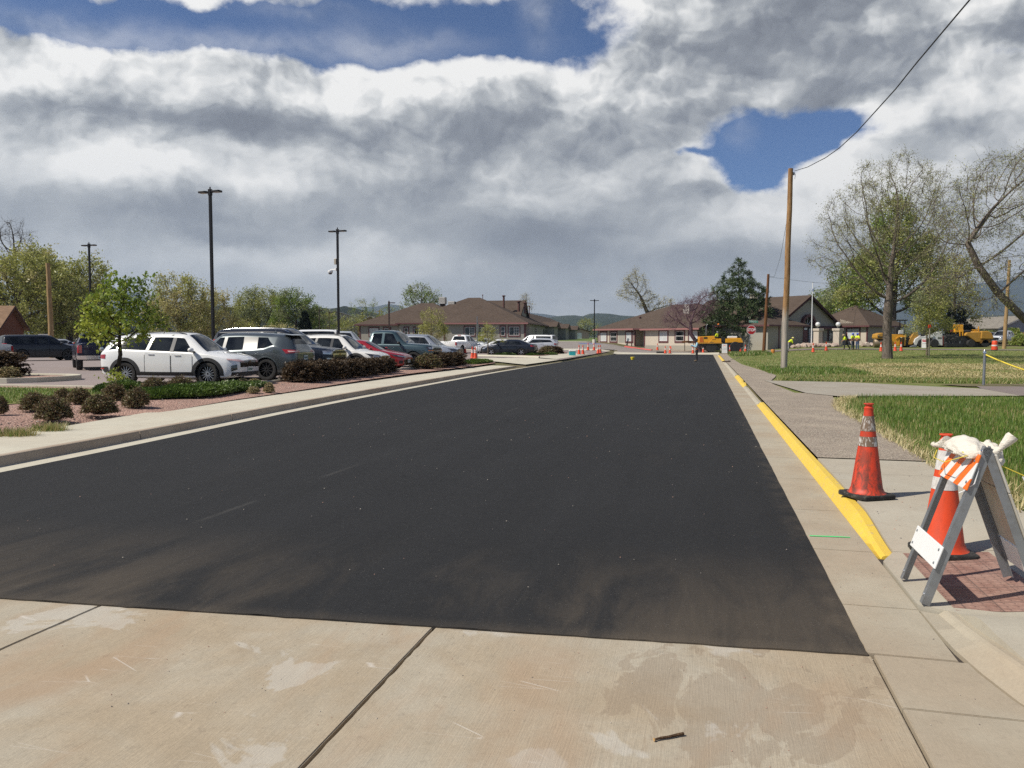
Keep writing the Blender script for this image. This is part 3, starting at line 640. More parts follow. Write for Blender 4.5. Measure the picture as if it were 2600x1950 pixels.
class Body:
    """car body: sections along x (front is +x), all side features are laid on the same surface"""
    def __init__(s, d):
        s.d = d; s.L, s.W, s.H = d['L'], d['W'], d['H']; s.hw = s.W/2
        s.top, s.belt, s.bot, s.plan = d['top'], d['belt'], d['bot'], d['plan']
        s.tum = d.get('tum', .26); s.gh = d['H']-max(z for x, z in d['belt'])
    def zt(s, x): return pw(s.top, x)
    def zb(s, x): return pw(s.bot, x)
    def zs(s, x): return min(pw(s.belt, x), s.zt(x)-.035)
    def w(s, x): return pw(s.plan, x)*s.hw
    def ring(s, x):
        w, zb, zs, zt = s.w(x), s.zb(x), s.zs(x), s.zt(x)
        g = c01((zt-zs)/max(.2, s.gh)); wr = w*(.90-s.tum*g); h = zs-zb; cr = min(.09, .55*(zt-zs))*(.35+.65*g)
        cv = .03+.03*g
        return [(0, zb), (.84*w, zb), (.955*w, zb+.05), (.985*w, zb+.20*h), (w, zb+.48*h), (.995*w, zb+.70*h), (.985*w, zs-.05*h), (.955*w, zs),
                (.955*w+(wr-.955*w)*.12, zs+(zt-cv-cr-zs)*.12), (wr+.012*g, zt-cv-cr), (wr-.035*g-.02, zt-cv-cr*.28), (.72*wr, zt-cv*.45), (.36*wr, zt-cv*.1), (0, zt)]
    def sy(s, x, z):
        r = s.ring(x)
        for (y0, z0), (y1, z1) in zip(r[1:11], r[2:12]):
            if z1 >= z and z1 > z0: return y0+(y1-y0)*c01((z-z0)/(z1-z0))
        return r[-5][0]
    def sz(s, x, y):
        r = s.ring(x)[9:]
        for (y0, z0), (y1, z1) in zip(r, r[1:]):
            if y1 <= abs(y) <= y0: return z0+(z1-z0)*(y0-abs(y))/max(1e-6, y0-y1)
        return r[0][1]
    def shell(s, mat, parent, arches):
        d = s.d; x0, x1 = -s.L/2, s.L/2
        xs = sorted(set([x0, x0+.02, x0+.06, x0+.13, x1-.13, x1-.06, x1-.02, x1]+[x0+(x1-x0)*i/46 for i in range(47)]+[x for x, z in s.top]+[x for x, z in s.belt]))
        mb = MB(); rows = []
        for x in xs:
            r = s.ring(x); pts = [(x, y, z) for y, z in r]+[(x, -y, z) for y, z in r[-2:0:-1]]; rows.append(pts)
        m = len(rows[0])
        for a, b in zip(rows, rows[1:]): mb.add(a+b, [(k, m+k, m+(k+1) % m, (k+1) % m) for k in range(m)])
        mb.add(rows[0], [tuple(range(m))]); mb.add(rows[-1], [tuple(range(m-1, -1, -1))])
        me = bpy.data.meshes.new('body'); me.from_pydata(mb.v, [], mb.f); me.materials.append(mat); me.materials.append(M_WELL)
        bm = bmesh.new(); bm.from_mesh(me); bmesh.ops.remove_doubles(bm, verts=bm.verts, dist=1e-5)
        bmesh.ops.recalc_face_normals(bm, faces=bm.faces); bm.to_mesh(me); bm.free()
        o = bpy.data.objects.new('body', me); COL.objects.link(o)
        if arches:
            cb = MB()
            for ax, ar in arches:
                for sg in (-1, 1):
                    ya, yb = (.52*s.hw)*sg, (1.3*s.hw)*sg; n = 28
                    pts = [(ax+ar*math.cos(q), d['r']+ar*math.sin(q)) for q in [2*PI*k/n for k in range(n)]]
                    cb.side(pts, min(ya, yb), max(ya, yb))
            cm = bpy.data.meshes.new('cut'); cm.from_pydata(cb.v, [], cb.f); cm.materials.append(M_WELL)
            b2 = bmesh.new(); b2.from_mesh(cm); bmesh.ops.recalc_face_normals(b2, faces=b2.faces); b2.to_mesh(cm); b2.free()
            co = bpy.data.objects.new('cut', cm); COL.objects.link(co)
            md = o.modifiers.new('b', 'BOOLEAN'); md.operation = 'DIFFERENCE'; md.object = co; md.solver = 'EXACT'
            try: md.material_mode = 'TRANSFER'
            except Exception: pass
            dg = bpy.context.evaluated_depsgraph_get(); nm = bpy.data.meshes.new_from_object(o.evaluated_get(dg)); o.modifiers.clear(); o.data = nm
            bpy.data.objects.remove(co)
        o.data.polygons.foreach_set('use_smooth', [True]*len(o.data.polygons)); o.data.set_sharp_from_angle(angle=math.radians(38))
        o.parent = parent; return o
    def patch(s, quad, off=.006, na=8, nb=5):
        """side panel: quad = (rear-bottom, front-bottom, front-top, rear-top) as (x, z); returns grid fn for side sg"""
        (ax, az), (bx, bz), (cx, cz), (dx, dz) = quad
        def mk(sg):
            def fn(i, j):
                x = (ax*(1-i)+bx*i)*(1-j)+(dx*(1-i)+cx*i)*j; z = (az*(1-i)+bz*i)*(1-j)+(dz*(1-i)+cz*i)*j
                return (x, sg*(s.sy(x, z)+off), z)
            return fn
        return mk
    def contour(s, end, z):
        """outline seen from above at height z from the centre of one end round to the flank"""
        xe = end*s.L/2; k0 = 0.0
        while s.zt(xe-end*k0)-.03 < z and k0 < .9: k0 += .01
        xe -= end*k0; pts = [(xe, 0.0), (xe, max(.05, s.sy(xe, z)))]
        for k in (.02, .06, .13, .2, .28, .36, .45, .6, .8, 1.0, 1.2): pts.append((xe-end*k, s.sy(xe-end*k, z)))
        return pts
    def wrap(s, end, a0, a1, zlo, zhi, off=.006, na=10, nb=3, sg=1):
        def fn(i, j):
            a = a0+(a1-a0)*i; zl = zlo(i) if callable(zlo) else zlo; zh = zhi(i) if callable(zhi) else zhi; z = zl+(zh-zl)*j
            pts = s.contour(end, z); q = abs(a); l = 0
            for p0, p1 in zip(pts, pts[1:]):
                g = math.hypot(p1[0]-p0[0], p1[1]-p0[1])
                if l+g >= q or p1 is pts[-1]:
                    k = (q-l)/max(g, 1e-6); x = p0[0]+(p1[0]-p0[0])*k; y = p0[1]+(p1[1]-p0[1])*k
                    nx, ny = (p1[1]-p0[1]), -(p1[0]-p0[0]); h = math.hypot(nx, ny); nx, ny = nx/max(h, 1e-6), ny/max(h, 1e-6)
                    if end > 0: nx, ny = abs(nx), abs(ny)
                    else: nx, ny = -abs(nx), abs(ny)
                    return (x+nx*off, (y+ny*off)*(1 if a >= 0 else -1)*sg, z)
                l += g
        return fn
def wheel_mesh(r, w, style, dark):
    tb = MB(); h = w/2; R = Matrix.Rotation(PI/2, 4, 'X')
    tb.lathe([(r*.68, -h*.9), (r*.80, -h), (r*.95, -h*.93), (r, -h*.66), (r, h*.66), (r*.95, h*.93), (r*.80, h), (r*.68, h*.9)], 28, 0, R, cap=False)
    rb = MB(); rr = r*.69
    rb.lathe([(rr*.98, -h*.2), (rr*1.0, h*.80), (rr*.93, h*.84), (rr*.88, h*.55), (rr*.86, -h*.2)], 28, 0, R, cap=False)
    rb.lathe([(.001, -h*.25), (rr*.9, -h*.25)], 20, 1, R, cap=False)
    rb.lathe([(.001, h*.62), (rr*.17, h*.66), (rr*.2, h*.3)], 14, 0, R, cap=False)
    ns = {'five': 5, 'ten': 10, 'six': 6, 'multi': 14}[style]
    for k in range(ns):
        q = 2*PI*k/ns; ww = rr*{'five': .15, 'ten': .07, 'six': .13, 'multi': .05}[style]
        M = Matrix.Rotation(-q, 4, 'Y')
        for e in (-1,):
            rb.side([(rr*.12, -ww), (rr*.92, -ww*.75), (rr*.92, ww*.75), (rr*.12, ww)], -h*.58, -h*.30, 0, M)
            rb.side([(rr*.12, -ww), (rr*.92, -ww*.75), (rr*.92, ww*.75), (rr*.12, ww)], h*.30, h*.58, 0, M)
    return tb, rb
def car(name, d, label, loc, rz, group=None, cat='car'):
    root = thing(name, label, cat, loc, rz, group); B = Body(d); P = d['paint']; r = d['r']; wb = d['wb']; fx = d['fx']; rx = fx-wb
    det = d.get('det', 2); ar = r*d.get('arch', 1.13)
    body = B.shell(P, root, [(fx, ar), (rx, ar)])
    up = lambda sg: -1 if sg < 0 else 1
    # wheels
    tb, rb = wheel_mesh(r, d.get('tw', .23), d.get('rim', 'five'), d.get('rimd', False))
    first = None
    for ax in (fx, rx):
        for sg in (-1, 1):
            st = d.get('steer', 0) if ax == fx else 0
            if first is None:
                w_ = tb.build('wheel', M_TYRE, root, smooth=50); rm = rb.build('rim', [M_RIMD if d.get('rimd') else M_RIM, M_WELL], w_, smooth=40); first = w_
            else: w_ = copy_tree(first, root)
            w_.location = (ax, sg*(B.hw-d.get('tw', .23)/2-.02), r); w_.rotation_euler = (0, random.uniform(0, 1.2), st+(PI if sg < 0 else 0))
    # arch lips / cladding
    if d.get('clad'):
        cl = d['clad']
        for ax in (fx, rx):
            for sg in (-1, 1):
                mb = MB()
                def fn(i, j, ax=ax, sg=sg):
                    q = -.12+(PI+.24)*i; q = q if True else q
                    rr = ar*.985+(cl*(1.0+.25*abs(math.cos(q))**2))*j; x = ax+rr*math.cos(q); z = max(B.zb(x)+.02, r+rr*math.sin(q)); z = min(z, B.zs(x)-.03)
                    return (x, sg*(B.sy(x, z)+.012-.008*j), z)
                mb.grid(fn, 22, 2, flip=sg > 0); mb.build('wheel_arch', d.get('cladm', M_TRIM), root, smooth=60)
        for sg in (-1, 1):
            mb = MB(); xa, xb = rx+ar*.98, fx-ar*.98
            def fn(i, j, sg=sg): 
                x = xa+(xb-xa)*i; z = B.zb(x)+.012+(d.get('sillh', .17))*j; return (x, sg*(B.sy(x, z)+.012), z)
            mb.grid(fn, 10, 2, flip=sg < 0); mb.build('sill', d.get('cladm', M_TRIM), root, smooth=60)
    wl = d['win']
    for sg in (-1, 1):                                                    # dark pillars between the panes
        for qa, qb in zip(wl[1:], wl):
            def fn(i, j, sg=sg):
                xa = qa[1]+(qa[2]-qa[1])*j; xb = qb[0]+(qb[3]-qb[0])*j; x = xa-.02+(xb-xa+.04)*i; a = B.zs(x)+.028; b = B.ring(x)[9][1]-.012; return (x, sg*(B.sy(x, a+(b-a)*j)+.016), a+(b-a)*j)
            mb = MB(); mb.grid(fn, 2, 5, flip=sg < 0); mb.build('pillar', d.get('pilm', M_GLOSS), root, smooth=60)
    # windows (side): each pane with a dark surround
    for q in d['win']:
        for sg in (-1, 1):
            (xa, xb, xc, xd) = q[:4]
            def lo(x): return B.zs(x)+.028
            def hi(x): 
                rg = B.ring(x); return rg[9][1]-.012
            t0 = q[4] if len(q) > 4 else 0.0; t1 = q[5] if len(q) > 5 else 1.0
            def fn(i, j, sg=sg, off=.0095, g=0.0):
                x = (xa*(1-i)+xb*i)*(1-j)+(xd*(1-i)+xc*i)*j; a, b = lo(x), hi(x); z = a+(b-a)*(t0+(t1-t0)*j); return (x, sg*(B.sy(x, z)+off), z)
            mb = MB(); mb.grid(fn, 8, 5, flip=sg < 0); mb.build('window', M_GLASS, root, smooth=60)
    def topglass(nm, xa, xb, ka=.90, kb=.86, bulge=0.0):
        mb = MB(); na, nb = 10, 8
        def fn(i, j):
            x = xa+(xb-xa)*j; rg = B.ring(x); wm = rg[10][0]*(ka+(kb-ka)*j); y = wm*(2*i-1); e = .012*(1 if xb < xa else -1)
            x2 = xa+(xb-xa)*(j+.03); sl = (B.zt(x2)-B.zt(x))/((xb-xa)*.03) if abs(xb-xa) > 1e-6 else 0
            n = Vector((-sl, 0, 1)).normalized()*.010
            return Vector((x, y, B.sz(x, y)))+n
        mb.grid(fn, na, nb, flip=xb > xa); 
        if xb < xa: pass
        return mb.build(nm, M_GLASS, root, smooth=60)
    topglass('windscreen', *d['ws'])
    if d.get('bl'): topglass('rear_window', *d['bl'])
    # doors with handles
    for q in d['doors']:
        for sg in (-1, 1):
            (xa, xb, zl) = q[:3]; mb = MB()
            for (x0_, x1_, z0_, z1_) in ((xa-.006, xa+.006, zl, None), (xb-.006, xb+.006, zl, None), (xa, xb, zl-.006, zl+.006)):
                def fn(i, j, sg=sg):
                    x = x0_+(x1_-x0_)*i; zz1 = z1_ if z1_ else B.zs(x)-.01; z = z0_+(zz1-z0_)*j; return (x, sg*(B.sy(x, z)+.0035), z)
                mb.grid(fn, 6 if z1_ else 1, 1 if z1_ else 6, 1, flip=sg < 0)
            fnp = B.patch(((xa+.02, zl+.02), (xb-.02, zl+.02), (xb-.02, B.zs(xb)-.035), (xa+.02, B.zs(xa)-.035)), .0045)(sg)
            mb.grid(fnp, 8, 6, 0, flip=sg < 0)
            dr = mb.build('door', [P, M_SHADOWL], root, smooth=60)
            if det >= 1:
                hb = MB(); hx = xa+.13; hz = B.zs(hx)-d.get('hdz', .10); yy = B.sy(hx+.1, hz)+.012
                hb.box(hx, hx+.20, sg*yy-.012, sg*yy+.014, hz-.016, hz+.016); hb.build('handle', M_CHROME if d.get('chromeh') else P, dr, bevel=.008)
    # mirrors
    for sg in (-1, 1):
        mb = MB(); mx = d['mx']; mz = B.zs(mx)+.10; my = B.sy(mx, B.zs(mx)-.02)
        mb.ball((mx-.02, sg*(my+.135), mz), (.085, .115, .075), 12, 8, 0)
        mb.box(mx-.05, mx+.03, min(sg*my*.97, sg*(my+.08)), max(sg*my*.97, sg*(my+.08)), mz-.08, mz-.035, 1)
        mb.build('mirror', [d.get('mirm', P), M_TRIM], root, smooth=50)
    # ends
    for e in d['ends']:
        kind, end, a0, a1, zl, zh, mat = e[:7]; off = e[7] if len(e) > 7 else .008
        zl2 = (lambda i, z=zl: z[0]+(z[1]-z[0])*i) if isinstance(zl, tuple) else zl
        zh2 = (lambda i, z=zh: z[0]+(z[1]-z[0])*i) if isinstance(zh, tuple) else zh
        for sg in ((1, -1) if a0 >= 0 and a1 > 0 and a0 > -1e-6 and not (a0 == 0) else (1,)):
            mb = MB(); mb.grid(B.wrap(end, a0, a1, zl2, zh2, off, 14, 4, sg), 14, 4, flip=(end*sg > 0) == (a1 < a0)); 
            mb.build(kind, mat, root, smooth=50)
    if d.get('rails'):
        for sg in (-1, 1):
            xa, xb = d['rails']; pts = []
            for k in range(9):
                x = xa+(xb-xa)*k/8; y = B.ring(x)[11][0]*1.08; pts.append((x, sg*y, B.sz(x, y)+(.05 if 0 < k < 8 else .012)))
            mb = MB(); mb.tube(pts, .018, 6); mb.build('roof_rail', d.get('railm', M_TRIM), root, smooth=60)
    if d.get('bars'):
        for x in d['bars']:
            y = B.ring(x)[11][0]*1.12; mb = MB(); mb.box(x-.035, x+.035, -y, y, B.zt(x)+.045, B.zt(x)+.075); mb.build('roof_bar', M_TRIM, root, bevel=.01)
    for ex in d.get('extra', []): ex(root, B)
    return root
def emblem_oval(end, z, w=.085, h=.05, inner=True):
    def f(root, B):
        x = end*B.L/2+end*.016; mb = MB(); M = TR(x, 0, z) @ Matrix.Rotation(PI/2*end, 4, 'Y') @ Matrix.Diagonal((h/w, 1, 1, 1))
        n = 20; ring = []
        mb.lathe([(w, -.004), (w, .006), (w*.80, .006), (w*.80, -.004)], n, 0, M, cap=False)
        if inner:
            for yy in (-.30, .30): mb.box(x-.004, x+.006*1, yy*w-.010, yy*w+.010, z-h*.62, z+h*.62, 0, Matrix.Identity(4) @ TR(0, 0, 0) if False else None)
            mb.box(x-.004, x+.006, -.30*w, .30*w, z-.008, z+.008)
        mb.build('emblem', M_CHROME, root)
    return f
def plate(end, z, w=.31, h=.155, off=.02, y0=0.0):
    def f(root, B):
        x = end*(B.L/2+off); mb = MB(); mb.box(min(x, x-end*.01), max(x, x-end*.01), y0-w/2, y0+w/2, z-h/2, z+h/2, 0)
        xi = x+end*.003
        for k in range(6): 
            y = y0-w*.36+k*w*.72/5; mb.box(min(x, xi), max(x, xi), y-.014, y+.014, z-.035, z+.03, 1)
        mb.build('number_plate', [M_PLATE, M_PLATED], root)
    return f
def bars(end, a, zs_, th, mat, name='grille_bar', off=.02):
    def f(root, B):
        mb = MB()
        for z in zs_: mb.grid(B.wrap(end, -a, a, z-th/2, z+th/2, off, 14, 1), 14, 1, flip=end < 0)
        mb.build(name, mat, root)
    return f
def antenna(x):
    def f(root, B):
        mb = MB(); z = B.zt(x); mb.side([(x-.10, z-.01), (x+.07, z-.01), (x-.05, z+.065), (x-.09, z+.065)], -.02, .02); mb.build('antenna', d_paint(root), root, bevel=.008)
    return f
def d_paint(root): return [c for c in root.children if c.name.startswith('body')][0].data.materials[0]
def spoiler(x, mat, drop=.03, ln=.22):
    def f(root, B):
        mb = MB(); w = B.ring(x+.1)[10][0]; z = B.zt(x+.1)
        mb.side([(x+.12, z-.01), (x+.10, z+.012), (x-ln+.1, z-drop), (x-ln+.1, z-drop-.03)], -w*.96, w*.96); mb.build('spoiler', mat, root, bevel=.008)
    return f
def prof(L, pts): return [(L*a, z) for a, z in pts]
def suv(L=4.5, W=1.86, H=1.67, wb=2.68, r=.36, hood=1.05, belt=1.03, paint=None, steep=.0, rear='slant', nose=.26, **k):
    """five-door body; numbers in metres. x fractions of the length, nose at +.5"""
    h = L/2
    cow = h-.225*L; rf = cow-.165*L; tail = -h
    rz_ = H-.02
    if rear == 'slant': back = [(tail, belt-.10), (tail+.02, belt-.02), (tail+.09, belt+.12), (tail+.40, H-.12), (tail+.72, H-.055), (tail+1.4, H-.018)]
    else: back = [(tail, belt-.08), (tail+.015, belt), (tail+.05, belt+.10), (tail+.20, H-.09), (tail+.36, H-.03)]
    top = back+[(-.06*L, H), (rf-.10, H-.025), (rf+.02, H-.06), (cow, hood+.02), (cow+.12, hood-.02), (h-.45, hood-.09), (h-.16, hood-.09-nose*.3), (h-.05, hood-.09-nose*.55), (h, hood-nose)]
    d = dict(L=L, W=W, H=H, wb=wb, r=r, fx=h-.205*L, paint=paint, top=top,
             belt=[(tail, belt-.13), (tail+.1, belt-.01), (tail+.6, belt+(.05 if rear == 'slant' else .015)), (0, belt-.005), (cow, belt-.06), (cow+.2, hood-.10), (h-.35, hood-.20), (h, hood-.08-nose)],
             bot=[(tail, .46), (tail+.1, .33), (tail+.5, .24), (0, .21), (h-.6, .22), (h-.12, .26), (h, .36)],
             plan=[(tail, .80), (tail+.05, .88), (tail+.2, .95), (tail+.6, .99), (0, 1.0), (h-.8, .99), (h-.35, .95), (h-.14, .86), (h-.04, .76), (h, .66)],
             ws=(cow-.02, rf+.05), mx=cow-.34, win=[], doors=[], ends=[], extra=[])
    xb = cow-.30; xm = xb-.80; xr = xm-.80
    d['win'] = [(xm+.05, xb+.02, rf-.02, xm+.05), (xr+.03, xm-.03, xm-.03, xr+.10)]
    q = tail+(.36 if rear == 'slant' else .28)
    d['win'].append((q, xr-.04, xr+.03, q+.30 if rear == 'slant' else q+.02))
    d['doors'] = [(xm+.005, min(xb+.26, d['fx']-r*1.3), .36), (max(xr-.08, d['fx']-wb+r*1.25), xm-.005, .36)]
    d['bl'] = (tail+.16, tail+.50, .9, .8) if rear == 'slant' else (tail+.055, tail+.19, .9, .85)
    d.update(k); return d
def pickup(L=5.85, W=2.03, H=1.92, wb=3.65, r=.41, hood=1.27, belt=1.20, cab0=-.62, paint=None, bed=1.25, **k):
    h = L/2; cow = h-1.42; rf = cow-.72; tail = -h
    top = [(tail, bed-.05), (tail+.02, bed), (cab0-.03, bed+.01), (cab0, bed+.03), (cab0+.13, H-.13), (cab0+.28, H-.02), (cab0+.9, H), (rf-.1, H-.03), (rf, H-.07), (cow, hood+.02), (cow+.12, hood), (h-.5, hood-.05), (h-.14, hood-.11), (h-.03, hood-.18), (h, hood-.25)]
    d = dict(L=L, W=W, H=H, wb=wb, r=r, fx=h-.98, paint=paint, top=top,
             belt=[(tail, bed-.08), (cab0-.1, bed-.05), (cab0+.05, belt), (cow-.3, belt-.02), (cow, belt-.03), (h-.4, hood-.17), (h, hood-.32)],
             bot=[(tail, .62), (tail+.06, .50), (tail+.6, .46), (0, .40), (h-.7, .40), (h-.15, .36), (h, .44)],
             plan=[(tail, .93), (tail+.06, .97), (tail+.5, 1), (0, 1), (h-.8, 1), (h-.25, .97), (h-.08, .91), (h, .84)],
             ws=(cow-.02, rf+.05), mx=cow-.28, win=[], doors=[], ends=[], extra=[], tum=.20, tw=.27, pilm=paint)
    xb = cow-.28; xm = xb-.98
    d['win'] = [(xm+.05, xb, rf-.02, xm+.05), (cab0+.24, xm-.05, xm-.05, cab0+.28)]
    d['doors'] = [(xm, min(xb+.22, d['fx']-r*1.25), .52), (cab0+.10, xm-.01, .52)]
    d['bl'] = (cab0+.02, cab0+.12, .86, .82)
    d.update(k); return d
def sedan(L=4.7, W=1.83, H=1.45, wb=2.75, r=.33, hood=.93, belt=.93, paint=None, deck=1.02, **k):
    h = L/2; cow = h-.25*L; rf = cow-.20*L; tail = -h
    top = [(tail, deck-.25), (tail+.02, deck-.05), (tail+.10, deck+.01), (tail+.45, deck+.03), (tail+.62, deck+.10), (tail+1.25, H-.09), (tail+1.7, H-.01), (-.02*L, H), (rf-.05, H-.04), (rf+.05, H-.08), (cow, hood+.04), (cow+.15, hood), (h-.5, hood-.10), (h-.16, hood-.19), (h-.04, hood-.26), (h, hood-.33)]
    d = dict(L=L, W=W, H=H, wb=wb, r=r, fx=h-.195*L, paint=paint, top=top,
             belt=[(tail, deck-.30), (tail+.15, deck-.06), (tail+.9, belt+.02), (0, belt), (cow, belt-.05), (cow+.3, hood-.12), (h-.3, hood-.23), (h, hood-.38)],
             bot=[(tail, .40), (tail+.1, .28), (tail+.5, .20), (0, .17), (h-.5, .18), (h-.1, .20), (h, .28)],
             plan=[(tail, .78), (tail+.06, .87), (tail+.3, .95), (tail+.7, .99), (0, 1.0), (h-.8, .98), (h-.35, .93), (h-.14, .84), (h-.04, .74), (h, .62)],
             ws=(cow-.02, rf+.06), mx=cow-.36, win=[], doors=[], ends=[], extra=[], tum=.30)
    xb = cow-.32; xm = xb-.86
    d['win'] = [(xm+.04, xb+.02, rf-.04, xm+.04), (tail+1.02, xm-.04, xm-.04, tail+1.40)]
    d['doors'] = [(xm, min(xb+.26, d['fx']-r*1.25), .30), (max(tail+1.0, d['fx']-wb+r*1.2), xm-.01, .30)]
    d['bl'] = (tail+.70, tail+1.30, .88, .82)
    d.update(k); return d
# paints
P_WHITE = paintm('white_car_paint', (.80, .80, .79)); P_PEARL = paintm('pearl_car_paint', (.76, .74, .69)); P_GREY = paintm('gunmetal_car_paint', (.085, .10, .105), .55)
P_BLACK = paintm('navy_black_car_paint', (.008, .011, .019)); P_RED = paintm('red_car_paint', (.30, .008, .012), .15); P_TEAL = paintm('teal_grey_car_paint', (.050, .085, .095), .45)
P_SILVER = paintm('silver_car_paint', (.40, .42, .45), .6); P_DARK = paintm('charcoal_car_paint', (.018, .021, .028), .3)
P_NAVY = paintm('navy_car_paint', (.010, .014, .035), .2); P_LSILVER = paintm('pale_silver_car_paint', (.52, .54, .56), .35)
LOTZ = .285; HEAD = -RA     # facing the street
def lot(s, t, dz=0.0): p = W(s, t); return (p.x, p.y, T(p.x, p.y)+dz)
G_ROW = 'cars parked nose or tail to the street'
def park(s, tnose, L, rev=False, turn=.03):
    p = W(s, tnose); a = HEAD+turn; x, y = p.x-math.cos(a)*L/2, p.y-math.sin(a)*L/2
    return (x, y, T(x, y)), a+(PI if rev else 0)
def build_cars():
    # 1 white compact SUV
    d = suv(L=4.62, W=1.87, H=1.67, wb=2.76, r=.365, hood=1.06, belt=1.05, paint=P_WHITE, clad=.10, sillh=.20, rim='multi', rails=(-1.75, .45), chromeh=True, steer=-.12, tw=.235, bars=())
    h = d['L']/2
    d['ends'] = [('grille', 1, -.62, .62, (.57, .57), (.80, .80), M_GLOSS), ('daytime_light', 1, .40, .95, (.70, .80), (.80, .845), M_TAILW, .014), ('daytime_light', 1, .40, .62, (.60, .68), (.79, .81), M_GLOSS, .012),
                 ('headlight', 1, .74, .92, (.50, .44), (.66, .62), M_LAMPD, .012), ('bumper', 1, -.9, .9, .30, .42, M_TRIM, .012), ('bumper', -1, -1.15, 1.15, .40, .58, M_TRIM, .012),
                 ('tail_light', -1, .45, 1.05, (.86, .83), (.93, .97), M_TAIL, .010), ('reflector', -1, .80, 1.0, .50, .54, M_TAIL, .016)]
    d['extra'] = [bars(1, .58, (.62, .665, .71, .755), .012, M_RIMD), emblem_oval(1, .735, .075, .05), plate(1, .50, off=.026), antenna(-1.35), spoiler(-h+.30, P_WHITE)]
    loc, rz = park(21.85, -14.15, 4.62, turn=.12)
    car('suv', d, 'white compact suv behind the young leafy tree, black grille facing the street', loc, rz, G_ROW)
    # 2 gunmetal crossover, tail to the street
    d = suv(L=4.88, W=1.91, H=1.70, wb=2.83, r=.385, hood=1.04, belt=1.06, paint=P_GREY, clad=.05, cladm=P_GREY, sillh=.10, rim='ten', rimd=True, tw=.245, chromeh=True)
    h = d['L']/2; d['belt'] = [(-h, .98), (-h+.3, 1.08), (-h+.75, 1.22), (-h+1.2, 1.10), (0, 1.03), (h-1.1, .99), (h-.35, .84), (h, .68)]
    d['win'][2] = (-h+.78, -h+1.42, -h+1.48, -h+1.10)
    d['ends'] = [('tail_light', -1, .42, 1.12, (.99, .95), (1.06, 1.10), M_TAIL, .012), ('tail_light', -1, .60, .98, (1.01, 1.0), (1.04, 1.05), M_TAILW, .018), ('bumper', -1, -1.0, 1.0, .40, .58, M_TRIM, .012), ('tailgate', -1, -.62, .62, .66, .93, M_GREYD(), .006),
                 ('trim_strip', -1, -.55, .55, .945, .965, M_CHROME, .016), ('headlight', 1, .45, 1.0, (.70, .78), (.78, .86), M_LAMP), ('grille', 1, -.5, .5, .5, .74, M_GLOSS), ('reflector', -1, .72, .92, .60, .63, M_TAIL, .016)]
    d['extra'] = [plate(-1, .80, off=.02), antenna(-1.25), spoiler(-h+.42, P_GREY, .02, .30), bars(-1, .88, (.60,), .018, M_CHROME, 'bumper_trim')]
    d['bl'] = (-h+.16, -h+.52, .9, .8)
    loc, rz = park(25.05, -13.95, 4.88, True, .06)
    car('suv', d, 'gunmetal grey crossover parked tail to the street with red boomerang lights', loc, rz, G_ROW)
    # 3 long dark SUV
    d = suv(L=5.3, W=2.05, H=1.90, wb=3.05, r=.40, hood=1.22, belt=1.20, paint=P_BLACK, rear='box', nose=.17, rim='six', tw=.27, rails=(-2.2, .75), railm=M_CHROME, chromeh=True)
    h = d['L']/2
    d['ends'] = [('headlight', 1, .52, 1.06, (.84, .87), (1.02, 1.0), M_LAMP), ('grille', 1, -.60, .60, .64, 1.0, M_GLOSS), ('grille_bar', 1, -.62, .62, .83, .89, M_CHROME, .022), ('grille_bar', 1, -.60, .60, .99, 1.02, M_CHROME, .022), ('fog_lamp', 1, .66, .92, .60, .72, M_LAMP, .012),
                 ('grille_bar', 1, .52, .60, .60, .86, M_CHROME, .024), ('bumper', 1, -1.0, 1.0, .48, .55, M_CHROME, .02), ('bumper', 1, -.9, .9, .36, .46, M_TRIM, .012), ('tail_light', -1, .72, 1.05, .95, 1.45, M_TAIL)]
    d['extra'] = [antenna(-1.6), bars(1, .56, (.70, .74, .78, .93, .96), .010, M_RIMD), emblem_cross(1, .86, .09)]
    loc, rz = park(28.4, -14.3, 5.3)
    car('suv', d, 'long navy black suv with chrome grille between grey crossover and white wagon', loc, rz, G_ROW)
    # 4 white lifted wagon
    d = suv(L=4.86, W=1.86, H=1.68, wb=2.75, r=.36, hood=1.01, belt=1.03, paint=P_PEARL, clad=.10, sillh=.16, rim='five', rimd=True, rails=(-1.75, .55), bars=(-1.0, .2))
    d['ends'] = [('grille', 1, -.40, .40, .50, .72, M_GLOSS), ('headlight', 1, .46, 1.06, (.66, .72), (.75, .85), M_LAMPD, .012), ('headlight', 1, .62, .88, (.68, .71), (.73, .77), M_LAMP, .016), ('bumper', 1, -.95, .95, .28, .40, M_TRIM, .012), ('fog_lamp', 1, .72, .95, .42, .54, M_TRIM, .014), ('tail_light', -1, .5, 1.0, .84, .98, M_TAIL), ('bumper', -1, -1.1, 1.1, .36, .52, M_TRIM, .012)]
    d['extra'] = [plate(1, .45, off=.02), emblem_oval(1, .66, .06, .035, False), bars(1, .38, (.56, .62, .68), .012, M_RIMD)]
    loc, rz = park(31.7, -13.75, 4.86)
    car('station_wagon', d, 'cream white lifted wagon with black arches and roof bars beside the red car', loc, rz, G_ROW)
    # 5 red sedan
    d = sedan(L=4.7, W=1.82, H=1.43, paint=P_RED, rim='five', rimd=True)
    d['ends'] = [('headlight', 1, .40, 1.05, (.56, .66), (.65, .76), M_LAMPD, .012), ('headlight', 1, .52, .85, (.60, .65), (.64, .70), M_LAMP, .016), ('grille', 1, -.62, .62, .22, .48, M_GLOSS), ('tail_light', -1, .4, 1.0, .78, .90, M_TAIL), ('bumper', 1, .70, .88, .30, .44, M_TRIM, .01)]
    d['extra'] = [plate(1, .42, off=.02)]
    loc, rz = park(35.0, -13.95, 4.7)
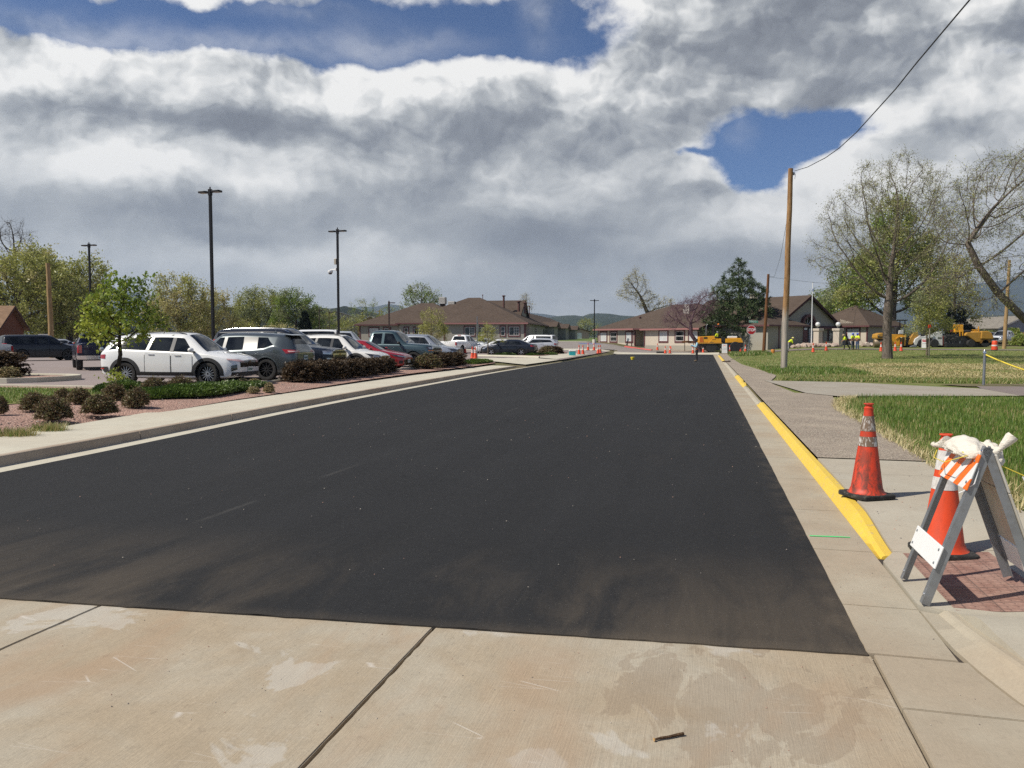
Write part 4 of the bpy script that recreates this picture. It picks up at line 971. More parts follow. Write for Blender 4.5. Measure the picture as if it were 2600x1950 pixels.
    car('sedan', d, 'low red sedan nose out between white wagon and teal grey pickup', loc, rz, G_ROW)
    # 6 teal grey pickup
    d = pickup(paint=P_TEAL, H=1.95, rim='six', rimd=True, chromeh=False, mirm=M_TRIM)
    d['ends'] = [('headlight', 1, .60, 1.08, .92, 1.08, M_LAMPD), ('headlight', 1, .64, .98, .96, 1.05, M_LAMP, .014), ('turn_light', 1, .62, 1.04, .86, .90, M_AMBER, .014), ('grille', 1, -.60, .60, .66, 1.05, M_GLOSS), ('bumper', 1, -1.1, 1.1, .44, .62, M_TRIM, .03), ('tail_light', -1, .80, .98, .80, 1.15, M_TAIL)]
    d['extra'] = [bars(1, .58, (.72, .79, .93, 1.0), .022, M_RIMD), bars(1, .58, (.86,), .05, M_RIM), plate(1, .52, off=.05, y0=.0), antenna(-.2)]
    loc, rz = park(38.5, -13.75, 5.85)
    car('pickup_truck', d, 'tall teal grey crew cab pickup parked behind the red sedan', loc, rz, G_ROW, 'pickup')
    # 7 silver SUV
    d = suv(L=4.82, W=1.94, H=1.76, wb=2.91, r=.38, hood=1.12, belt=1.12, paint=P_SILVER, rear='box', nose=.18, rim='five', clad=.045, cladm=P_SILVER, sillh=.10)
    d['ends'] = [('headlight', 1, .52, 1.05, (.80, .84), (.90, .96), M_LAMPD), ('grille', 1, -.48, .48, .74, .90, M_GLOSS), ('bumper', 1, -.5, .5, .40, .50, M_TRIM, .012), ('fog_lamp', 1, .66, .86, .52, .58, M_TRIM, .012), ('tail_light', -1, .6, 1.0, .95, 1.1, M_TAIL)]
    d['extra'] = [bars(1, .46, (.78, .82, .86), .012, M_CHROME), bars(1, .50, (.735, .905), .012, M_CHROME)]
    loc, rz = park(42.0, -13.6, 4.82)
    car('suv', d, 'silver suv with slotted grille last in the row, beside the teal pickup', loc, rz, G_ROW)
def M_GREYD(): return P_GREY
def emblem_cross(end, z, w):
    def f(root, B):
        x = end*(B.L/2+.026); mb = MB()
        mb.box(x-.006, x+.006, -w, w, z-.022, z+.022); mb.box(x-.006, x+.006, -w*.45, w*.45, z-.05, z+.05); mb.build('emblem', pm('emblem_gold', (.6, .42, .12), .3, .8), root, bevel=.006)
    return f
build_cars()
# ------------------------------------------------------------------ buildings
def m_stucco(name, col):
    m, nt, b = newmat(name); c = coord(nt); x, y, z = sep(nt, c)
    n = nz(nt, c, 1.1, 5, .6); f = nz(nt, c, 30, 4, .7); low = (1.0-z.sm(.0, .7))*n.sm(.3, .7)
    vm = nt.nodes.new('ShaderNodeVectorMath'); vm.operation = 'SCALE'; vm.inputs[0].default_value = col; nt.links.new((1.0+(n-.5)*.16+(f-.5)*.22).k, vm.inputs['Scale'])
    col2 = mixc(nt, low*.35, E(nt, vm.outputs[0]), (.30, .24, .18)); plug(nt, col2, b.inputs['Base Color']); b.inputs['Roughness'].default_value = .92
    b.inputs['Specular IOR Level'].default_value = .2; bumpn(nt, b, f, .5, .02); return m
def m_shingle(name, col):
    m, nt, b = newmat(name); c = coord(nt); x, y, z = sep(nt, c)
    row = (z*9.0)._m('FRACT'); u = x+y*.93+(z*9.0)._m('FLOOR')*.37
    cell = nz(nt, com(nt, u*3.2, (z*9.0)._m('FLOOR')*7.3, 0.0), 1.0, 1, .5); n = nz(nt, c, .5, 5, .6); f = nz(nt, c, 22, 4, .7)
    k = 1.0+(cell-.5)*.7+(n-.5)*.45+(f-.5)*.5-(1.0-row.sm(.0, .16))*.35
    vm = nt.nodes.new('ShaderNodeVectorMath'); vm.operation = 'SCALE'; vm.inputs[0].default_value = col; nt.links.new(k.k, vm.inputs['Scale'])
    plug(nt, E(nt, vm.outputs[0]), b.inputs['Base Color']); b.inputs['Roughness'].default_value = .95; b.inputs['Specular IOR Level'].default_value = .15
    bumpn(nt, b, row+f*.4, .5, .02); return m
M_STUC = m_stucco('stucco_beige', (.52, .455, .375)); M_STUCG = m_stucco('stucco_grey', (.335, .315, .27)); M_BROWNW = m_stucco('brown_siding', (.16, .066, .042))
M_ROOF = m_shingle('brown_shingles', (.092, .068, .053)); M_ROOFG = m_shingle('grey_shingles', (.22, .20, .17)); M_ROOFT = m_shingle('tan_shingles', (.25, .16, .10))
M_MAROON = pm('maroon_trim', (.105, .034, .036), .6, var=.2, vscale=5, dirt=((.24, .15, .13), .3)); M_WFRAME = pm('white_window_frame', (.72, .70, .66), .5, var=.08)
M_FASC = pm('sunlit_maroon_fascia', (.30, .135, .125), .6, var=.2, vscale=4)  # maroon made paler and pinker: sunlight on the eaves put into the colour
M_METALB = pm('beige_metal', (.40, .36, .29), .5, .2, var=.2, vscale=8); M_DARKIN = pm('dark_opening', (.018, .017, .016), .9); M_RUSTP = pm('vent_pipe_brown', (.12, .055, .045), .6, .3, var=.3, vscale=8)
M_BLUEW = m_stucco('blue_grey_siding', (.27, .30, .33)); M_DOORM = pm('maroon_door', (.13, .03, .035), .5, var=.15)
def m_winglass():
    m, nt, b = newmat('window_glass'); c = coord(nt); n = nz(nt, c, 1.3, 3, .5)
    x, y, z = sep(nt, c)
    plug(nt, mixc(nt, n.sm(.42, .62), (.012, .014, .016), (.085, .09, .088)), b.inputs['Base Color']); b.inputs['Roughness'].default_value = .06; return m
M_WGL = m_winglass(); M_BLIND = pm('window_blind', (.50, .52, .52), .7, var=.3, vscale=3)
def part(mb, name, mat, root, **k): return mb.build(name, mat, root, **k)
def hip(mb, x0, x1, y0, y1, ze, rise, ov=.5, th=.10):
    x0 -= ov; x1 += ov; y0 -= ov; y1 += ov; w, l = x1-x0, y1-y0
    if w >= l: a, b = (x0+l/2, (y0+y1)/2), (x1-l/2, (y0+y1)/2)
    else: a, b = ((x0+x1)/2, y0+w/2), ((x0+x1)/2, y1-w/2)
    z = ze+rise; V = [(x0, y0, ze), (x1, y0, ze), (x1, y1, ze), (x0, y1, ze), (*a, z), (*b, z)]+[(x, y, ze-th) for x, y in ((x0, y0), (x1, y0), (x1, y1), (x0, y1))]
    if w >= l: F = [(0, 1, 5, 4), (2, 3, 4, 5), (1, 2, 5), (3, 0, 4)]
    else: F = [(0, 1, 4), (1, 2, 5, 4), (2, 3, 5), (3, 0, 4, 5)]
    F += [(0, 6, 7, 1), (1, 7, 8, 2), (2, 8, 9, 3), (3, 9, 6, 0), (6, 9, 8, 7)]
    return mb.add(V, F)
def ring_board(mb, x0, x1, y0, y1, z0, z1, t=.04):
    mb.box(x0-t, x1+t, y0-t, y0, z0, z1); mb.box(x0-t, x1+t, y1, y1+t, z0, z1); mb.box(x0-t, x0, y0, y1, z0, z1); mb.box(x1, x1+t, y0, y1, z0, z1)
def hip_roof(root, x0, x1, y0, y1, ze, rise, ov=.5, mat=None, fasc=None):
    mb = MB(); hip(mb, x0, x1, y0, y1, ze, rise, ov); r = mb.build('roof', mat or M_ROOF, root)
    fb = MB(); ring_board(fb, x0-ov, x1+ov, y0-ov, y1+ov, ze-.20, ze-.005); fb.build('fascia', fasc or M_MAROON, r); return r
def window(root, x, z, w, h, M, kind='slide', trim=.13, blind=False, name='window'):
    """x, z centre on a facade whose frame M maps (along, out, up): wall face at y=0, out is -y"""
    s = MB(); a, b, c, d = x-w/2, x+w/2, z-h/2, z+h/2
    if trim:
        for q in ((a-trim, b+trim, d, d+trim*1.25), (a-trim, b+trim, c-trim*1.25, c), (a-trim, a, c, d), (b, b+trim, c, d)): s.box(q[0], q[1], -.06, .01, q[2], q[3], 0, M)
        o = s.build(name, M_MAROON, root)
    else: o = None
    f = MB(); t = .055
    for q in ((a, b, d-t, d), (a, b, c, c+t), (a, a+t, c+t, d-t), (b-t, b, c+t, d-t)): f.box(q[0], q[1], -.045, .01, q[2], q[3], 0, M)
    if kind == 'slide': f.box(x-.03, x+.03, -.042, .01, c+t, d-t, 0, M); mun = [(x, b)]
    elif kind == 'hung': f.box(a+t, b-t, -.042, .01, z-.03, z+.03, 0, M); mun = []
    else: mun = [(a, b)]
    for (p, q) in mun:
        n = 3 if kind != 'slide' else 2
        for k in range(1, n): f.box(p+(q-p)*k/n-.012, p+(q-p)*k/n+.012, -.036, .005, c+t, d-t, 0, M)
        for k in range(1, 3): f.box(p+.02, q-.02, -.034, .005, c+h*k/3-.012, c+h*k/3+.012, 0, M)
    f = f.build('frame' if o else name, M_WFRAME, o or root)
    g = MB(); g.box(a+.02, b-.02, -.018, .01, c+.02, d-.02, 0, M); g.build('pane', M_BLIND if blind else M_WGL, o or f)
    return o or f
FR = Matrix.Identity(4)
def side_frame(x, right=True):
    """frame for a flank wall at local x; 'along' then runs along y"""
    return Matrix.Translation((x, 0, 0)) @ (Matrix.Rotation(PI/2, 4, 'Z') if right else Matrix.Rotation(-PI/2, 4, 'Z'))
def vent(root, x, y, z, h=.5, r=.06, cap=True, mat=None):
    mb = MB(); mb.lathe([(r, z-.4), (r, z+h)], 10, 0, TR(x, y)); 
    if cap: mb.lathe([(r*1.2, z+h-.02), (r*2.0, z+h+.03), (r*2.0, z+h+.12), (r*.6, z+h+.2)], 10, 0, TR(x, y))
    mb.build('vent_pipe', mat or M_RUSTP, root, smooth=40)
def cooler(root, x, y, z, s=1.1, h=1.15):
    mb = MB(); mb.box(x-s/2, x+s/2, y-s/2, y+s/2, z, z+h); o = mb.build('rooftop_cooler', M_METALB, root, bevel=.03)
    g = MB()
    for k in range(9): g.box(x-s*.40+k*s*.1-.02, x-s*.40+k*s*.1+.02, y-s/2-.02, y-s/2, z+.15, z+h-.12)
    g.box(x-s*.44, x+s*.44, y-s/2-.03, y-s/2, z+.08, z+.15); g.box(x-s*.44, x+s*.44, y-s/2-.03, y-s/2, z+h-.12, z+h-.05); g.build('louvre_panel', M_WFRAME, o)
    b = MB(); b.box(x-s*.35, x+s*.35, y-s*.35, y+s*.35, z-1.3, z); b.build('cooler_base', M_ROOF, o)
def corner_board(mb, x, y, z1, w=.16): mb.box(x-w/2, x+w/2, y-.03, y+w, -1.5, z1)
def building_a():
    gz_ = 1.42; r = thing('office_building', 'wide beige single storey building with brown hip roof behind the parked cars', 'building', (2.0, 118.0, gz_), -math.radians(10))
    ze = 4.42-gz_
    w = MB(); w.box(-20, 0, 0, 18, -2, ze-.12); w.box(-27, -20, 1.0, 17, -2, ze-.3); w.box(-12, -.01, 17.9, 82, -1, ze-.12)
    w.box(-.02, 1.6, 24, 29.5, -1, ze-.2); w.box(-.02, 1.6, 44, 50, -1, ze-.2); w.box(-.02, 1.6, 66, 71, -1, ze-.2)
    wall = w.build('wall', M_STUCG, r)
    gw = MB(); gw.add([(-3, 11.7, ze+1.3), (-3, 21.7, ze+1.3), (-3, 16.7, ze+4.1), (-9, 11.7, ze-.2), (-3, 11.7, ze-.2), (-3, 21.7, ze-.2), (-9, 21.7, ze-.2)], [(0, 1, 2), (4, 5, 1, 0)]); gw.build('gable_wall', M_STUCG, r)
    rf = hip_roof(r, -20, 0, 0, 18, ze, 4.35); hip_roof(r, -27.2, -9, 1.0, 17, ze-.18, 3.7, fasc=M_MAROON); hip_roof(r, -12, 0, 17, 82, ze-.02, 2.9)
    fp = MB(); fp.box(-12.6, .54, -.62, -.55, ze-.24, ze-.03); fp.build('gutter', M_FASC, r)
    g = MB()   # cross gable with its end to the right
    for sg in (-1, 1):
        y0 = 16.7+sg*5.6; g.add([(-2.6, y0, ze+1.05), (-13, y0, ze+1.05), (-13, 16.7, ze+4.25), (-2.6, 16.7, ze+4.25), (-2.6, y0, ze+.95), (-2.6, 16.7, ze+4.15)], [(0, 1, 2, 3) if sg > 0 else (3, 2, 1, 0), (0, 3, 5, 4), ])
    g.build('roof', M_ROOF, r)
    gb = MB()
    for sg in (-1, 1):
        y0 = 16.7+sg*5.6; gb.add([(-2.58, y0, ze+.80), (-2.58, y0, ze+1.06), (-2.58, 16.7, ze+4.27), (-2.58, 16.7, ze+3.95), (-2.75, y0, ze+.80), (-2.75, 16.7, ze+3.95)], [(0, 1, 2, 3), (3, 2, 1, 0), (0, 3, 5, 4), (4, 5, 3, 0)])
    gb.build('fascia', M_MAROON, r)
    for k, (y0, y1) in enumerate(((24, 29.5), (44, 50), (66, 71))):
        m = MB(); ym = (y0+y1)/2
        m.add([(2.1, y0-.5, ze-.25), (2.1, y1+.5, ze-.25), (2.1, ym, ze+.75), (-4, y0-.5, ze-.25), (-4, y1+.5, ze-.25), (-4, ym, ze+.75)], [(0, 2, 5, 3), (1, 4, 5, 2), (0, 1, 2)]); m.build('porch_roof', M_ROOF, r)
    fx_ = lambda u: (u-1300)/F_PX*118-2.0
    for u, ww, hh, kd in ((1192, 1.55, 1.28, 'slide'), (1222, 1.0, 1.28, 'slide'), (1277, .65, 1.35, 'hung'), (1305.5, 1.6, 1.32, 'slide')):
        window(r, fx_(u)*1.02, 1.68, ww, hh, FR, kd, .17)
    M2 = Matrix.Translation((0, 1.0, 0))
    for x, ww, kd, bl in ((-26.0+1.4, 1.5, 'slide', True), (-22.4, 1.0, 'hung', False)): window(r, x, 1.6, ww, 1.2, M2, kd, .17, bl)
    for x, ww, kd in ((-18.9, .55, 'hung'), (-16.9, 1.5, 'slide')): window(r, x, 1.6, ww, 1.25, FR, kd, .17)
    for q in ((-12.86, -12.64, -.05, .16), (-.16, .06, -.05, .45), (-27.05, -26.85, .95, 1.2)): cb = MB(); cb.box(*q, -1.5, ze-.3 if q[0] < -20 else ze-.1); cb.build('corner_board', M_MAROON, r)
    S_ = side_frame(0.0)
    for y, ww, kd in ((3.0, .7, 'hung'), (11.5, .9, 'hung'), (33, 1.2, 'slide'), (56, 1.2, 'slide'), (62, 1.2, 'slide'), (76, 1.2, 'slide')): window(r, y, 1.6, ww, 1.3, S_, kd, .15)
    for k, y in enumerate((21.5, 31.5, 38, 41.5, 53)):
        d = MB(); d.box(-.02, .03, y-.6, y+.6, -.1, 2.3); d.build('door', M_MAROON if k % 2 else M_DARKIN, r)
    en = MB(); en.box(-.02, .06, 34.5, 43.0, -.2, 2.5); en.build('entrance_recess', M_DARKIN, r)
    ds = MB(); ds.tube([(.35, .35, ze-.2), (.12, .3, ze-.45), (.12, .3, -1)], .05, 6); ds.build('downspout', M_MAROON, r)
    cooler(r, -13.3, 7.0, ze+2.5); cooler(r, -15.8, 10.5, ze+3.4)
    for x, y, z, h, rr in ((-8.6, 9.2, ze+4.0, .7, .05), (-5.6, 12.2, ze+3.0, 1.7, .17), (-2.9, 11.5, ze+2.5, 1.2, .22), (-1.9, 12.0, ze+2.2, 1.3, .22), (.6-2, 13.6, ze+2.0, 1.0, .07), (-14.2, 2.2, ze+1.0, .5, .05)): vent(r, x, y, z, h, rr)
    return r
def building_b():
    gz_ = .66; r = thing('office_building', 'sunlit cream building with maroon trimmed windows at the end of the street', 'building', (13.3, 119.0, gz_), -math.radians(55)); ze = 3.42-gz_
    w = MB(); w.box(0, 8, 0, 16, -1.5, ze-.12); w.box(8.01, 11, 1.6, 16, -1.5, ze-.12); w.box(11.01, 21, -.9, 16, -1.5, ze-.12); w.build('wall', M_STUC, r)
    fn = MB(); fn.box(-.03, 8.03, -.03, .0, -1.5, .28); fn.box(10.98, 21.03, -.93, -.9, -1.5, .34); fn.build('plinth', M_STUCG, r)
    hip_roof(r, 0, 21, 0, 16, ze, 3.65, .55, fasc=M_MAROON)
    pr = MB(); pr.add([(10.6, -1.5, ze-.12), (21.5, -1.5, ze-.12), (21.5, .9, ze+.62), (10.6, .9, ze+.62)], [(0, 1, 2, 3)]); pr.build('roof', M_ROOF, r)
    g = MB(); g.box(-.55, 8.3, -.66, -.59, ze-.22, ze); g.box(10.6, 21.5, -1.6, -1.5, ze-.32, ze-.1); g.build('gutter', M_FASC, r)
    for x, kd, bl, ww in ((1.25, 'slide', True, 1.35), (3.5, 'hung', False, 1.35), (6.9, 'slide', True, 1.3)): window(r, x, 1.55, ww, 1.3, FR, kd, .2, bl)
    pn = MB(); pn.box(4.55, 6.0, -.01, .02, .7, 2.35); pn.build('wall_panel', M_STUCG, r)
    M2 = Matrix.Translation((0, -.9, 0))
    for x, kd, bl in ((14.6, 'slide', True), (17.6, 'hung', False), (20.0, 'slide', True)): window(r, x, 1.62, 1.45, 1.35, M2, kd, .2, bl)
    d = MB(); d.box(8.55, 10.2, 1.56, 1.62, -.4, 2.2); d.build('door', M_STUCG, r)
    for x, y in ((8.0, -.03), (10.95, -.93), (0, -.03)): p = MB(); p.box(x-.11, x+.11, y, y+.14, -1.2, ze-.12); p.build('corner_board', M_MAROON, r)
    ds = MB(); ds.tube([(7.3, -.55, ze-.25), (7.45, -.1, ze-.55), (7.45, -.08, -.6)], .055, 6); ds.build('downspout', M_MAROON, r)
    cooler(r, 13.8, 5.0, ze+2.0, 1.1, 1.4); vent(r, 6.0, 3.0, ze+1.4, .25, .1)
    return r
def building_c():
    o = at(2048, 103); gz_ = 1.15; r = thing('office_building', 'grey gabled building with arched maroon entry behind the flagpole', 'building', (o.x, o.y, gz_), math.radians(35)); ze = 3.75-gz_; za = 7.7-gz_
    w = MB(); w.box(-7, 7, 0, 16, -2, ze); w.box(-10.5, -3.2, -1.6, 10, -2, ze-.25); w.box(7.6, 16.5, -4.0, 5, -2, ze-.15); w.box(5, 7.7, .5, 8, -2, ze-.15)
    w.add([(-7, 0, ze), (7, 0, ze), (0, 0, za-.25)], [(0, 1, 2)]); w.build('wall', M_STUCG, r)
    g = MB()
    for sg in (-1, 1): g.add([(sg*7.6, -.6, ze-.32), (sg*7.6, 17, ze-.32), (0, 17, za), (0, -.6, za)], [(0, 1, 2, 3) if sg < 0 else (3, 2, 1, 0)])
    g.build('roof', M_ROOF, r)
    f = MB()
    for sg in (-1, 1): f.add([(sg*7.6, -.62, ze-.62), (sg*7.6, -.62, ze-.30), (0, -.62, za+.02), (0, -.62, za-.36), (sg*7.6, -.5, ze-.62), (0, -.5, za-.36)], [(0, 1, 2, 3), (3, 2, 1, 0), (0, 3, 5, 4), (4, 5, 3, 0)])
    f.build('fascia', M_MAROON, r)
    hip_roof(r, -10.5, -3.2, -1.6, 8, ze-.12, 1.7, .6); hip_roof(r, 7.6, 16.5, -4.0, 5, ze-.05, 3.0, .6)
    lw = MB(); lw.box(7.585, 7.6, -3.98, .5, -1.9, ze-.2); lw.build('lit_wall', M_STUC, r)  # paler stucco laid over the grey flank: sunlight put into the colour
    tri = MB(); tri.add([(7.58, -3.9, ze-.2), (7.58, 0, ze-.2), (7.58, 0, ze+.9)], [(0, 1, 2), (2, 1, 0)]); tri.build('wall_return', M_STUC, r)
    L_ = side_frame(7.585, False); window(r, 2.0, 1.45, 1.7, 1.35, L_, 'slide', .2, True)
    for q in ((7.5, 7.68, -4.06, -3.9, ze-.15), (-8.4, -8.2, -1.65, -1.58, ze-.3), (-3.3, -3.1, -1.65, -1.5, ze-.3)): cbm = MB(); cbm.box(*q[:4], -1.5, q[4]); cbm.build('corner_board', M_MAROON, r)
    # arched entry
    en = MB(); en.box(-2.3, 1.6, -.05, .02, -.2, 2.35); 
    n = 16; cx, cz, ro, ri = -.1, 2.45, 1.55, 1.22
    en.add([(cx+ri*math.cos(PI*k/n), -.05, cz+ri*math.sin(PI*k/n)) for k in range(n+1)], [tuple(range(n+1))[::-1]]); en.build('entrance_recess', M_DARKIN, r)
    ar = MB()
    for k in range(n):
        a, b = PI*k/n, PI*(k+1)/n; q = [(cx+rr*math.cos(t), y, cz+rr*math.sin(t)) for t in (a, b) for rr in (ri, ro) for y in (-.45, .0)]
        ar.add(q, [(0, 4, 6, 2), (2, 6, 7, 3), (0, 1, 5, 4), (1, 3, 7, 5)])
    ar.build('arch', M_MAROON, r)
    for x, ww in ((-1.9, .55), (.55, .55), (1.25, .45)): window(r, x, 1.15, ww, 1.9, Matrix.Translation((0, -.06, 0)), 'grid', 0)
    fan = MB()
    for k in range(1, 4): fan.tube([(cx, -.09, cz+.05), (cx+ri*math.cos(PI*k/4), -.09, cz+ri*math.sin(PI*k/4))], .03, 4)
    fan.box(cx-ri, cx+ri, -.1, -.06, cz-.02, cz+.06); fan.build('fanlight_bars', M_WFRAME, r)
    d = MB(); d.box(-1.35, -.05, -.1, -.04, -.2, 1.85); d.build('door', M_DOORM, r); sg_ = MB(); sg_.box(-1.2, -.2, -.13, -.1, 1.93, 2.2); sg_.build('door_sign', M_WFRAME, r)
    hw = MB(); hw.box(-2.6, 2.3, -2.6, -2.4, -1.5, .35); hw.box(-2.65, 2.35, -2.65, -2.35, .35, .43); hw.build('porch_wall', M_STUCG, r)
    po = MB(); po.box(2.2, 3.4, -.04, .02, -.3, 2.2); po.box(4.7, 6.2, -.04, .02, -.3, 2.2); po.build('door', M_DARKIN, r)
    tr = MB(); 
    for x in (2.15, 3.45, 4.65, 6.25): tr.box(x-.09, x+.09, -.06, 0, -.3, 2.3)
    tr.build('door_trim', M_MAROON, r)
    window(r, 2.8, 1.3, .8, 1.5, Matrix.Translation((0, -.05, 0)), 'hung', 0); window(r, 5.4, 1.3, .7, 1.5, Matrix.Translation((0, -.05, 0)), 'hung', 0)
    pf = MB(); pf.add([(1.6, -.7, ze-.35), (7.6, -.7, ze-.35), (7.6, .3, ze), (1.6, .3, ze)], [(0, 1, 2, 3)]); pf.box(1.6, 7.6, -.75, -.68, ze-.55, ze-.35); pf.build('porch_roof', M_MAROON, r)
    cooler(r, -1.6, 7.0, za-.85, 1.3, 1.3)
    return r
def pillar(u, y, label):
    o = at(u, y, -.05); r = thing('entry_pillar', label, 'pillar', o, math.radians(35), 'pillars before the gabled entry')
    m = MB(); m.box(-.42, .42, -.42, .42, -.2, 2.05); m.build('shaft', M_STUC, r, bevel=.02); c = MB(); c.box(-.52, .52, -.52, .52, 2.05, 2.35); c.build('cap', M_STUC, r, bevel=.03)
    g = MB(); g.ball((0, 0, 2.86), .30, 14, 9); g.build('lamp_globe', pm('white_globe', (.7, .7, .68), .25), r, smooth=60); n = MB(); n.lathe([(.2, 2.35), (.16, 2.45), (.12, 2.62)], 12); n.build('lamp_base', M_TRIM, r, smooth=40)
building_a(); building_b(); building_c()
pillar(2074.5, 97, 'cream entry pillar with globe lamp, left one beside the flagpole'); pillar(2126, 97.5, 'cream entry pillar with globe lamp and white notice box')
def small_house(name, label, loc, rz, w, d, ze, za, wm, rm, trim, cat='house', wins=(), zb=0):
    """gable house, ridge along local x, gable end at x=0"""
    r = thing(name, label, cat, loc, rz); m = MB(); m.box(-w, 0, -d/2, d/2, -2, ze); m.add([(0, -d/2, ze), (0, d/2, ze), (0, 0, za-.1), (-w, -d/2, ze), (-w, d/2, ze), (-w, 0, za-.1)], [(0, 1, 2), (5, 4, 3)]); m.build('wall', wm, r)
    g = MB(); k = (za-ze)/(d/2)
    for sg in (-1, 1): 
        y = sg*(d/2+.45); z = ze-.45*k; g.add([(.45, y, z), (-w-.4, y, z), (-w-.4, 0, za), (.45, 0, za), (.45, y, z-.14), (-w-.4, y, z-.14), (-w-.4, 0, za-.14), (.45, 0, za-.14)], [(0, 1, 2, 3) if sg > 0 else (3, 2, 1, 0), (0, 3, 7, 4), (4, 7, 3, 0), (4, 5, 6, 7), (0, 4, 5, 1), (1, 5, 4, 0)])
    g.build('roof', rm, r)
    f = MB()
    for sg in (-1, 1):
        y = sg*(d/2+.45); z = ze-.45*k; f.add([(.47, y, z-.2), (.47, y, z+.02), (.47, 0, za+.02), (.47, 0, za-.24)], [(0, 1, 2, 3), (3, 2, 1, 0)])
    f.build('fascia', trim, r)
    for (fr, x, z, ww, hh) in wins: window(r, x, z, ww, hh, fr, 'hung', .1)
    return r
o = at(30, 75); p_ = small_house('brown_house', 'dark brown gabled house with tan roof at the left edge behind the dark suv', (o.x, o.y, .5), math.radians(16), 12, 7.6, 2.55, 4.55, M_BROWNW, M_ROOFT, M_MAROON)
vent(p_, -2.2, -1.8, 3.5, .6, .05, True, M_METALB)
o = at(186, 150); small_house('brown_house', 'low house with red brown roof half hidden behind the big left tree', (o.x+4, o.y, .6), math.radians(60), 9, 8, 2.2, 3.6, M_STUC, m_shingle('red_shingles', (.15, .065, .045)), M_WFRAME)
o = at(852, 230); small_house('grey_house', 'distant grey house with shallow roof beside the dark spruce', (o.x, o.y, 6.0), -math.radians(75), 14, 13, 2.6, 4.6, M_STUCG, M_ROOFG, M_WFRAME)
o = at(941, 215); small_house('dark_house', 'distant dark gabled house peeping over the left end of the hip roof', (o.x, o.y, 4.2), -math.radians(85), 8, 7, 2.4, 4.4, M_BROWNW, M_ROOFG, M_WFRAME)
o = at(2588, 130); h_ = small_house('grey_house', 'pale blue grey house with white gables at the right edge behind the bushes', (o.x, o.y, 1.6), -math.radians(80), 12, 8.5, 2.3, 4.0, M_BLUEW, M_ROOFG, M_WFRAME)
o = at(2573, 137); small_house('grey_house', 'second pale blue grey house, its gable just behind and left of the other', (o.x, o.y, 1.7), -math.radians(80), 10, 8.0, 2.6, 4.3, M_BLUEW, M_ROOFG, M_WFRAME)
o = at(1456, 240); g_ = small_house('garage', 'far pinkish garage with white door beyond the receding wing', (o.x, o.y, 1.9), -math.radians(80), 10, 10, 2.7, 4.0, pm('pink_wall', (.42, .30, .24), .9, var=.15), M_ROOF, M_MAROON, 'garage')
m_ = MB(); m_.box(.0, .08, -1.2, 2.6, -.2, 2.1); m_.build('garage_door', M_WFRAME, g_)
# ------------------------------------------------------------------ hills
def m_hill(name, a, b_, c3, sc):
    m, nt, b = newmat(name); p = wpos(nt); n1 = nz(nt, p, .012*sc, 6, .62, .4); n2 = nz(nt, p, .06*sc, 5, .65); v = vor(nt, p, .11*sc)
    col = mixc(nt, n1.sm(.52, .66), a, b_); col = mixc(nt, v.sm(.25, .6)*.5, tuple(q*.55 for q in a), col); col = mixc(nt, n2.sm(.62, .72)*n1.sm(.5, .6), col, c3)
    plug(nt, col, b.inputs['Base Color']); b.inputs['Roughness'].default_value = 1.0; b.inputs['Specular IOR Level'].default_value = .05; return m
def hill(name, D, ridge, mat, depth, base=0.0, rough=.03, seed=1):
    """real ridge D metres off: foreslope rises from D-depth; ridge given as (u, v) skyline readings"""
    rnd = np.random.RandomState(seed); mb = MB(); us = frange(ridge[0][0], ridge[-1][0], 7 if D < 3000 else 9); n = len(us)-1; nb = 14
    wob = [rnd.randn(n+1) for _ in range(nb+8)]
    def sm_(a): 
        for _ in range(2): a = (np.roll(a, 1)+a+np.roll(a, -1))/3
        return a
    wob = [sm_(w)*1.5 for w in wob]
    def fn(i, j):
        k = int(round(i*n)); jj = int(round(j*(nb+4))); u = us[k]; f = jj/nb
        y = D-depth*(1-f); zr = zpix(interp(ridge, u), D)
        h = zr-base; x = (u-1300)/F_PX*D*(1.0 if f <= 1 else 1.0)
        if f <= 1: z = base-8+(h+8)*(f**1.35)+wob[jj][k]*h*rough*(4*f*(1-f)+.25)
        else: z = base+h*(1-(f-1)*2.4)
        return (x*(y/D*.5+.5), y, z)
    mb.grid(fn, n, nb+4); return mb.build(name, mat, kind='structure', smooth=80)
HG = m_hill('hill_scrub', (.030, .045, .022), (.085, .085, .045), (.20, .165, .10), 1.0)
HD = m_hill('hill_dark', (.020, .030, .018), (.045, .048, .028), (.09, .08, .05), 1.6)
HM = m_hill('mountain_forest', (.020, .034, .024), (.04, .05, .035), (.075, .07, .055), .35)
hill('hill', 5200, [(-700, 760), (-300, 720), (0, 742), (150, 735), (210, 712), (240, 709), (268, 718), (330, 742), (480, 770), (700, 790), (900, 792)], HM, 2200, 0, .05, 3)
hill('hill', 1500, [(300, 800), (480, 778), (560, 775), (640, 790), (760, 786), (814, 779), (842, 783), (862, 782), (872, 777), (879, 775.5), (888, 779), (905, 783), (930, 788), (985, 803), (1040, 818), (1120, 835)], HD, 700, 1, .06, 5)
hill('hill', 7000, [(760, 812), (880, 786), (901, 782), (917, 778), (950, 779), (975, 775), (998, 774), (1015, 777), (1035, 785), (1080, 800), (1200, 812), (1300, 800), (1342, 793), (1370, 797), (1415, 803), (1500, 815)], HM, 2600, 0, .05, 8)
hill('hill', 3400, [(1200, 830), (1330, 812), (1380, 806), (1415, 802), (1440, 800.5), (1458, 800), (1478, 804), (1495, 797), (1515, 795), (1545, 797), (1600, 803), (1680, 806), (1780, 815), (1900, 822), (2000, 826)], HG, 2000, 1, .05, 11)
